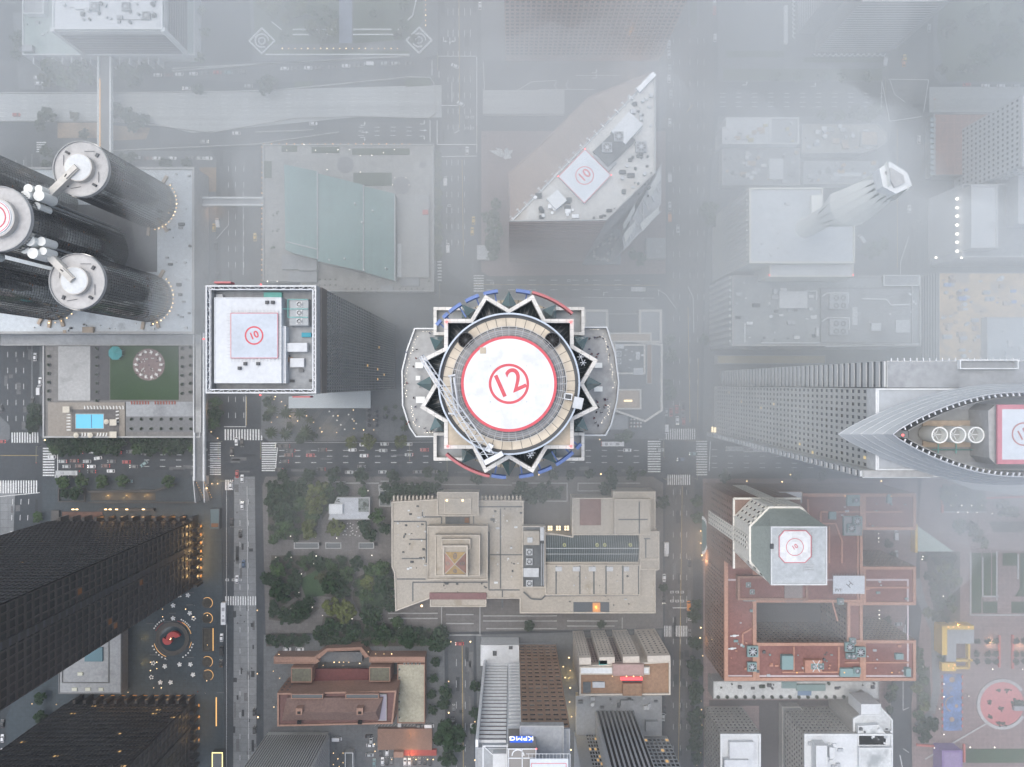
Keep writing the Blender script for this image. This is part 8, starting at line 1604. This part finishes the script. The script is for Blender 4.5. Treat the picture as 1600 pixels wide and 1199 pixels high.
lamps('on the sign tower lane,', 'red strip sign', (987, 1061), [(704, 1003), (735, 1003), (701, 1065), (740, 1065), (701, 1114), (742, 1128), (742, 1188), (871, 1043), (880, 1042), (883, 1059), (882, 1092), (883, 1117), (884, 1130), (889, 1028), (891, 1048), (890, 1097), (892, 1172), (893, 1120), (891, 1075)], 'lane lamps', e_warm, .5)
lamps('along the red hotel,', 'curved entrance canopy', (1097, 837), [(1095, 830), (1095, 849), (1098, 876), (1095, 981), (1094, 997), (1098, 1025), (1097, 1044), (1095, 1096), (1096, 1109), (1095, 1121), (1096, 1133), (1088, 1196), (1097, 868), (1167, 752), (1222, 753), (1377, 752), (1235, 742), (1094, 1176)], 'hotel street lamps', e_warm, .5)
lamps('at the street crossing,', 'crane tip', (657, 560), [(842, 742), (939, 741), (937, 687), (330, 675), (340, 685), (321, 626), (339, 624), (318, 638), (320, 650), (331, 756), (340, 756), (323, 763), (402, 954), (402, 1053), (403, 1121), (70, 688), (313, 648)], 'lamps at the crossing', e_warm, .5)
lamps('in the pink square,', 'yellow pavilion', (1495, 1010), [(1494, 774), (1486, 790), (1503, 790), (1518, 790), (1534, 790), (1497, 801), (1512, 801), (1527, 801), (1550, 803), (1474, 932), (1442, 870), (1441, 874), (1373, 834), (1373, 841), (1373, 847), (1374, 954), (1374, 961), (1374, 967), (1378, 971), (1442, 1042), (1442, 1051), (1443, 1058), (1475, 1069), (1475, 1089), (1468, 1108), (1475, 1148), (1514, 1088), (1551, 1046), (1598, 1046), (1460, 1169), (1516, 1168), (1554, 1168)], 'lamps of the pink square', e_white, .42)
lamps('edging the gym podium,', 'wing roof', (515, 625), [(409, 230 + i * 8) for i in range(27)] + [(412 + i * 12, 225) for i in range(20)], 'amber lamps edging the gym podium', e_amber, .5, z=8, pole=1.2, nm='edge_lamp', what='amber edge lamp')
lamps('on the gym podium,', 'wing roof', (515, 625), [(448, 235), (493, 235), (511, 240), (546, 234), (563, 243), (581, 243), (599, 239), (616, 234), (475, 226), (528, 234), (511, 265), (563, 269), (617, 278), (634, 278), (613, 289), (639, 289), (418, 440), (433, 440)], 'white lamps on the gym podium', e_white, .4, z=8, pole=1.5, nm='garden_lamp', what='podium lamp')
lamps('in the strip beside the square tower,', 'pool', (140, 658), [(318, 520 + i * 6) for i in range(17)] + [(317, 355 + i * 6) for i in range(14)], 'amber lamps beside the square tower', e_amber, .42, pole=.8, nm='edge_lamp', what='amber edge lamp')
lamps('around the brick club,', 'garden cafe', (547, 793), [(436, 1023), (519, 1023), (535, 1023), (550, 1023), (502, 1029), (587, 1022), (600, 1022), (612, 1022), (522, 1035), (530, 1035), (537, 1035), (545, 1035), (437, 1060), (427, 1049), (428, 1105), (520, 1057), (548, 1058), (575, 1019), (505, 1040), (562, 1037), (585, 1163), (586, 1174), (612, 1187), (650, 1187), (668, 1187), (677, 1187), (521, 1177), (536, 1177), (528, 1186), (536, 1192), (521, 1195), (530, 1198)], 'lamps around the brick club', e_warm, .36, pole=6.5, nm='garden_lamp', what='lamp')
lamps('along the roof garden edge,', 'long footbridge', (162, 165), [(441 + i * 10, 76) for i in range(19)] + [(665, i * 8) for i in range(6)], 'lamps along the roof garden', e_warm, .42, pole=1.0, nm='edge_lamp', what='edge lamp')
lamps('on the slate plaza,', 'round red fountain', (270, 998), [(290, 952), (302, 964), (254, 952), (254, 964), (235, 1035), (245, 1035), (235, 1048), (245, 1045), (240, 1075), (252, 1075), (200, 1082), (282, 1100), (235, 1101), (138, 1101), (128, 1101), (216, 1158), (228, 1158), (323, 1064), (324, 1008), (324, 962), (88, 1101), (50, 1100)], 'plaza lamps', e_warm, .32, pole=2.2, nm='garden_lamp', what='plaza lamp')
# pools of light that the brightest lamps throw on the ground
for x, y, z, e, c in ((327, 640, 4, 500, (1, .6, .3)), (334, 757, 4, 700, (1, .6, .3)), (1095, 835, 5, 1500, (1, .6, .3)), (1096, 855, 5, 1500, (1, .6, .3)), (1098, 876, 5, 1200, (1, .6, .3)), (1094, 1000, 5, 500, (1, .6, .3)), (888, 1060, 5, 900, (1, .65, .2)), (888, 1120, 5, 900, (1, .65, .2)), (640, 1184, 6, 900, (1, .5, .2)), (640, 1150, 7, 500, (1, .5, .2)), (455, 652, 4, 450, (1, .65, .35)), (510, 672, 4, 350, (1, .65, .35)), (1548, 1006, 3, 900, (1, .55, .25)), (1595, 1012, 3, 700, (1, .55, .25)), (1495, 976, 6, 700, (1, .6, .2)), (165, 776, 2.5, 260, (1, .6, .2)), (195, 776, 2.5, 300, (1, .6, .2)), (225, 776, 2.5, 240, (1, .6, .2)), (221, 999, 3, 250, (1, .6, .15)), (220, 1037, 3, 250, (1, .6, .15)), (930, 950, 16, 300, (1, .4, .1)), (535, 1040, 12, 300, (1, .6, .3)), (1534, 200, 12, 2500, (1, .45, .2)), (1534, 222, 12, 2500, (1, .45, .2)), (335, 330, 3, 600, (1, .5, .2)), (316, 400, 3, 500, (1, .5, .2)), (985, 118, 12, 1500, (1, .5, .2))):
    t = thing('lamp_fitting', None, None, (*P(x, y, z), z)); reg(t, 'small warm downlight fitting above the ground', 'crane tip', (657, 560), 'lamp', 'warm downlight fittings'); m = MB(e_amber); m.cyl(0, 0, .22, 0, .12, 10); O('lens', m.mesh('lens'), t, loc=(0, 0, 0)); m = MB(steel_dark); m.cyl(0, 0, .06, -z, 0, 6); m.cyl(0, 0, .3, .12, .2, 10); O('post', m.mesh('post'), t, loc=(0, 0, 0))
    ld = bpy.data.lights.new('downlight', 'POINT'); ld.energy = e; ld.color = c; ld.shadow_soft_size = .3; O('bulb', ld, t, loc=(0.5, 0, -.3))
# traffic signals with mast arms
sgm = MB(M('signal_post', (.35, .33, .2), .6, None, None)); sgm.cyl(0, 0, .12, 0, 6, 8); sgm.tube((0, 0, 5.8), (0, -9, 6), .09, 6); shm = MB(steel_dark); shm.box(-.2, -9.2, .2, -8.8, 5.2, 6.3); shm.box(-.2, -.2, .2, .2, 3.4, 4.5); slm = MB(e_red); slm.box(.2, -9.1, .24, -8.9, 6.0, 6.2)
smh = [('mast', sgm.mesh('mast')), ('signal_head', shm.mesh('signal_head')), ('signal_light', slm.mesh('signal_light'))]
for x, y, a in ((642, 693, 0), (412, 690, 0), (347, 690, 0), (66, 697, 0), (1034, 688, 0), (1092, 688, -90), (1086, 748, 180), (1036, 747, 90), (345, 750, 90), (688, 445, 0), (685, 90, 0), (746, 228, 180), (1376, 128, 0), (1452, 186, 180), (700, 735, 180)):
    o = O('traffic_signal', None, None, loc=(*P(x, y), .14), rz=R(a)); reg(o, 'traffic signal on a mast arm at a street corner,', 'crane tip', (657, 560), 'traffic signal', 'traffic signals')
    for n_, me in smh: O(n_, me, o, loc=(0, 0, 0))
# ---------------------------------------------------------------- people on the terraces and plazas
def person_mesh(pose, cloth):
    me = bpy.data.meshes.new('p'); s_ = .28 if pose else .1
    J = [(0, 0, .95), (0, 0, 1.25), (0, 0, 1.46), (0, .02, 1.56), (0, .03, 1.68), (.1, 0, .9), (.11, s_, .5), (.11, s_ * .9, .06), (.11, s_ * .9 + .16, .04), (-.1, 0, .9), (-.11, -s_ * .6, .5), (-.11, -s_, .07), (-.11, -s_ + .15, .05), (.2, 0, 1.4), (.26, -.06, 1.14), (.24, .12, .95), (-.2, 0, 1.4), (-.26, .04, 1.14), (-.22, .2, 1.0)]
    E = [(0, 1), (1, 2), (2, 3), (3, 4), (0, 5), (5, 6), (6, 7), (7, 8), (0, 9), (9, 10), (10, 11), (11, 12), (2, 13), (13, 14), (14, 15), (2, 16), (16, 17), (17, 18)]
    rad = [.14, .15, .13, .06, .1, .09, .065, .045, .04, .09, .065, .045, .04, .065, .05, .04, .065, .05, .04]
    me.from_pydata(J, E, []); o = bpy.data.objects.new('p', me); COL.objects.link(o); md = o.modifiers.new('s', 'SKIN')
    for v, r_ in zip(me.skin_vertices[0].data, rad): v.radius = (r_, r_ * .85)
    me.skin_vertices[0].data[0].use_root = True; o.modifiers.new('u', 'SUBSURF').levels = 1
    bpy.context.view_layer.update(); out = bpy.data.meshes.new_from_object(o.evaluated_get(bpy.context.evaluated_depsgraph_get())); bpy.data.objects.remove(o); out.materials.clear()
    for m_ in (skin_m, M('trouser', (.03, .035, .05), .9, None, None), cloth): out.materials.append(m_)
    for f in out.polygons:
        c = f.center; f.material_index = 0 if c.z > 1.5 or (abs(c.x) > .19 and c.z < 1.05) else (2 if c.z > .95 else 1); f.use_smooth = True
    return out
skin_m = M('skin', (.45, .28, .2), .7, None, None); hm = MB(M('hair', (.03, .02, .015), .8, None, None)); hm.sphere(0, .01, 1.72, .115, 9, 6); hair_me = hm.mesh('hair')
cl_ = [('black', (.02, .02, .025)), ('white', (.6, .6, .6)), ('red', (.35, .04, .04)), ('blue', (.06, .1, .25))]
PMs = {(c, p): person_mesh(p, M(c + '_shirt', v, .9, None, None)) for c, v in cl_ for p in (0, 1)}
def people(where, anchor, apx, L, z, group):
    for x, y in L:
        c, p = rt.choice(cl_)[0], rt.randrange(2); o = O('person', PMs[(c, p)], None, loc=(*P(x, y, z), z), rz=rt.uniform(0, 6.28)); reg(o, 'person in a ' + c + ' shirt ' + where, anchor, apx, 'person', group); O('hair', hair_me, o, loc=(0, 0, 0))
ppl = [(rt.uniform(634, 660), rt.uniform(540, 665)) for i in range(14)] + [(672, 521), (664, 669), (668, 674), (674, 674), (680, 675)]
people('on the hotel side terrace,', 'crane tip', (657, 560), ppl, zf, 'people on the skyscraper terraces')
people('on the avenue side terrace,', 'box truck', (997, 453), [(rt.uniform(918, 952), rt.uniform(518, 560)) for i in range(12)] + [(rt.uniform(925, 950), rt.uniform(615, 668)) for i in range(14)], zf, 'people on the skyscraper terraces')
people('on the lawn patio,', 'teal gazebo', (180, 552), [(233 + rt.uniform(-18, 18), 570 + rt.uniform(-18, 18)) for i in range(12)], ZD + .35, 'people on the lawn patio')
people('crossing at the avenue,', 'curved entrance canopy', (1097, 837), [(1044, 745), (1046, 750), (1042, 752), (1060, 752), (1020, 745), (1030, 760), (1098, 700), (1094, 744), (1000, 672), (1010, 676)], .15, 'people at the avenue crossing')
people('on the slate plaza,', 'round red fountain', (270, 998), [(250, 935), (285, 965), (305, 945), (262, 1030), (290, 1062), (310, 1080), (322, 1082), (330, 935)], .15, 'people on the slate plaza')
people('on the gym side pavement,', 'narrow footbridge', (356, 314), [(417, 270), (560, 246), (597, 250), (656, 262), (420, 430), (445, 432)], 8.1, 'people on the gym podium')
# cafe tables with dark parasols at the avenue corner and in the palm court
dk_ = M('dark_canvas', (.06, .065, .075), .9, None, None); furn(parasol_mb(dk_, 1.4, 2.5, 4), 'parasol', [(578 + (i % 2) * 11, 642 + (i // 2) * 7.5) for i in range(8)] + [(608, 643), (615, 655), (603, 652)], .15, 'dark square parasol by the palm court,', 'wing roof', (515, 625), 'parasol', 'dark parasols by the palm court', rz=.4)
furn(table_mb(cush, .6), 'cafe_table', [(986 + (i % 4) * 5, 650 + (i // 4) * 5.5) for i in range(16)], .15, 'white cafe table at the avenue corner,', 'curved entrance canopy', (1097, 837), 'table', 'cafe tables at the avenue corner'); furn(chair_mb(red_seat), 'cafe_chair', [(986 + (i % 4) * 5 + rj.choice((-2.2, 2.2)), 650 + (i // 4) * 5.5 + rj.uniform(-1.5, 1.5)) for i in range(16)] * 1, .15, 'red cafe chair at the avenue corner,', 'curved entrance canopy', (1097, 837), 'chair', 'cafe chairs at the avenue corner')
furn(chair_mb(cush), 'cafe_chair', [(537 + (i % 6) * 5 + rt.uniform(-2, 2), 818 + (i // 6) * 6 + rt.uniform(-2, 2)) for i in range(24)], .25, 'white chair in the garden cafe grove,', 'garden cafe', (547, 793), 'chair', 'white chairs in the garden cafe'); furn(table_mb(cush, .45), 'cafe_table', [(515 + i * 6, 643 + (i * 7) % 30) for i in range(8)], .2, 'small white table on the striped palm court,', 'wing roof', (515, 625), 'table', 'tables in the palm court')
m = MB(M('slate_strip', (.07, .085, .095), .7, None, (.7, .1)))
for i in range(4): m.prism(PP([(480 + i * 26, 640), (497 + i * 26, 640), (457 + i * 26 + 6, 682), (440 + i * 26 + 6, 682)]), .14, .17)
m.prism(PR(549, 640, 572, 675), .14, .165); struct(m, 'paving_stripes')
m = MB(steel_white); rs_ = random.Random(2)
for i in range(46): m.obox(*P(rs_.uniform(928, 962), rs_.uniform(352, 408)), rs_.uniform(.8, 1.6), .9, 2.4, 2.6, rs_.uniform(0, 3))
P0 = MB(canvas); P0.v = []; 
pw = MB(M('white_canvas', (.7, .7, .68), .9, None, None)); furn(parasol_mb(pw.mats[0], 1.1, 2.4, 4), 'parasol', [(rs_.uniform(925, 962) , rs_.uniform(352, 410)) for i in range(34)], 6, 'white square parasol by the wedge tower,', 'white winged sculpture', (788, 242), 'parasol', 'white parasols below the wedge tower'); MB(roof_grey).prism(PP([(948, 348), (970, 360), (970, 412), (910, 412)], 6), .14, 5.98).build('dining_court', None, label='grey paved dining court raised below the wedge tower', cat='terrace')
finish_labels()
# ---------------------------------------------------------------- the air
def volume(name, col, dens, ani=0.0):
    m = bpy.data.materials.new(name); m.use_nodes = True; t = m.node_tree
    t.nodes.remove(t.nodes['Principled BSDF']); v = t.nodes.new('ShaderNodeVolumePrincipled')
    v.inputs['Color'].default_value = (*col, 1); v.inputs['Density'].default_value = dens; v.inputs['Anisotropy'].default_value = ani
    t.links.new(v.outputs[0], t.nodes['Material Output'].inputs['Volume']); return m
hz = MB(volume('haze_air', (0.93, 0.96, 0.99), HAZE)); hz.box(-1490, -1490, 1490, 1490, -4.0, H + 12)
struct(hz, 'haze', 'stuff', 'thin pale haze filling the air over the whole city')
# the bank of low cloud lying in the streets: deep toward one corner, thinning to nothing at the opposite one
CP = [(-200, 950, 0), (200, 1050, .0), (600, 1100, .06), (600, 850, .14), (900, 950, .16), (1050, 1000, .25), (-100, 1300, 0.0), (0, 1150, 0.02), (400, 1199, 0.05), (800, 1199, 0.08), (150, 900, .05), (400, 1000, .1), (700, 1000, .14), (1000, 1100, .22), (100, 720, .1), (300, 720, .14), (560, 700, .28), (800, 700, .4), (1000, 800, .4), (1300, 1100, .3), (1500, 1199, .3), (1500, 950, .5), (1300, 850, .65),
      (1550, 670, 1.3), (1470, 660, 1.4), (1400, 690, 1.6), (1500, 800, .6), (1590, 800, .65), (1150, 790, .5), (1240, 640, 1.8), (1330, 655, 2.5), (1160, 640, 1.2), (1330, 720, 1.2), (1080, 600, .95), (1000, 450, 1.15), (0, 560, .2), (100, 400, .35), (20, 220, .65), (120, 100, .85), (300, 60, 1.25), (380, 200, 1.0), (370, 400, .7), (520, 350, .95), (550, 530, .42), (620, 200, 1.15), (640, 470, .75), (690, 545, .6), (600, 560, .55), (750, 420, .95), (900, 315, 1.55), (1540, 490, .9), (720, 330, 1.1), (560, 40, 1.3), (800, 120, 1.1), (950, 250, 1.35), (920, 40, .8), (1100, 120, 1.55), (1100, 350, 1.4),
      (1250, 250, 1.35), (1355, 290, .95), (1250, 450, 1.35), (1450, 480, 1.4), (1500, 300, 1.8), (1350, 60, 1.35), (1550, 60, 1.7), (1800, -100, 2.0), (-200, -200, 1.1), (1900, 600, 1.5), (1900, 1300, .4)]
from mathutils import noise as mn
def fog_od(px, py):
    s = t = 0.0
    for x, y, v in CP:
        d = ((px - x) ** 2 + (py - y) ** 2 + 900.0) ** -2; s += d * v; t += d
    return s / t
NX, NY = 96, 76; top = []; X0, X1, Y0, Y1 = -330, 330, -255, 255
for j in range(NY + 1):
    for i in range(NX + 1):
        x, y = X0 + (X1 - X0) * i / NX, Y0 + (Y1 - Y0) * j / NY
        s = F / (H - 70)
        v = fog_od(800 + x * s, 599.5 - y * s) * FOG_GAIN
        q = mn.fractal(Vector((x * .016 + 3, y * .016, 1.7)), 1.0, 2.0, 5)
        v *= max(0.35, 1 + 0.27 * q)
        top.append((x, y, max(0.4, min(380.0, v / FOG))))
nv = len(top); vs_ = top + [(x, y, -2.0) for x, y, z in top]; fs_ = []
def ix(i, j): return j * (NX + 1) + i
for j in range(NY):
    for i in range(NX):
        fs_ += [(ix(i, j), ix(i + 1, j), ix(i + 1, j + 1), ix(i, j + 1)), (nv + ix(i, j), nv + ix(i, j + 1), nv + ix(i + 1, j + 1), nv + ix(i + 1, j))]
for i in range(NX): fs_ += [(ix(i, 0), nv + ix(i, 0), nv + ix(i + 1, 0), ix(i + 1, 0)), (ix(i + 1, NY), nv + ix(i + 1, NY), nv + ix(i, NY), ix(i, NY))]
for j in range(NY): fs_ += [(ix(0, j + 1), nv + ix(0, j + 1), nv + ix(0, j), ix(0, j)), (ix(NX, j), nv + ix(NX, j), nv + ix(NX, j + 1), ix(NX, j + 1))]
fb = MB(volume('cloud_bank', (0.97, 0.997, 1.0), FOG)); fb.quads(vs_, fs_)
fo = struct(fb, 'fog_bank', 'stuff', 'grey bank of low cloud thickening over the expressway and avenue')
for p in fo.data.polygons: p.use_smooth = True
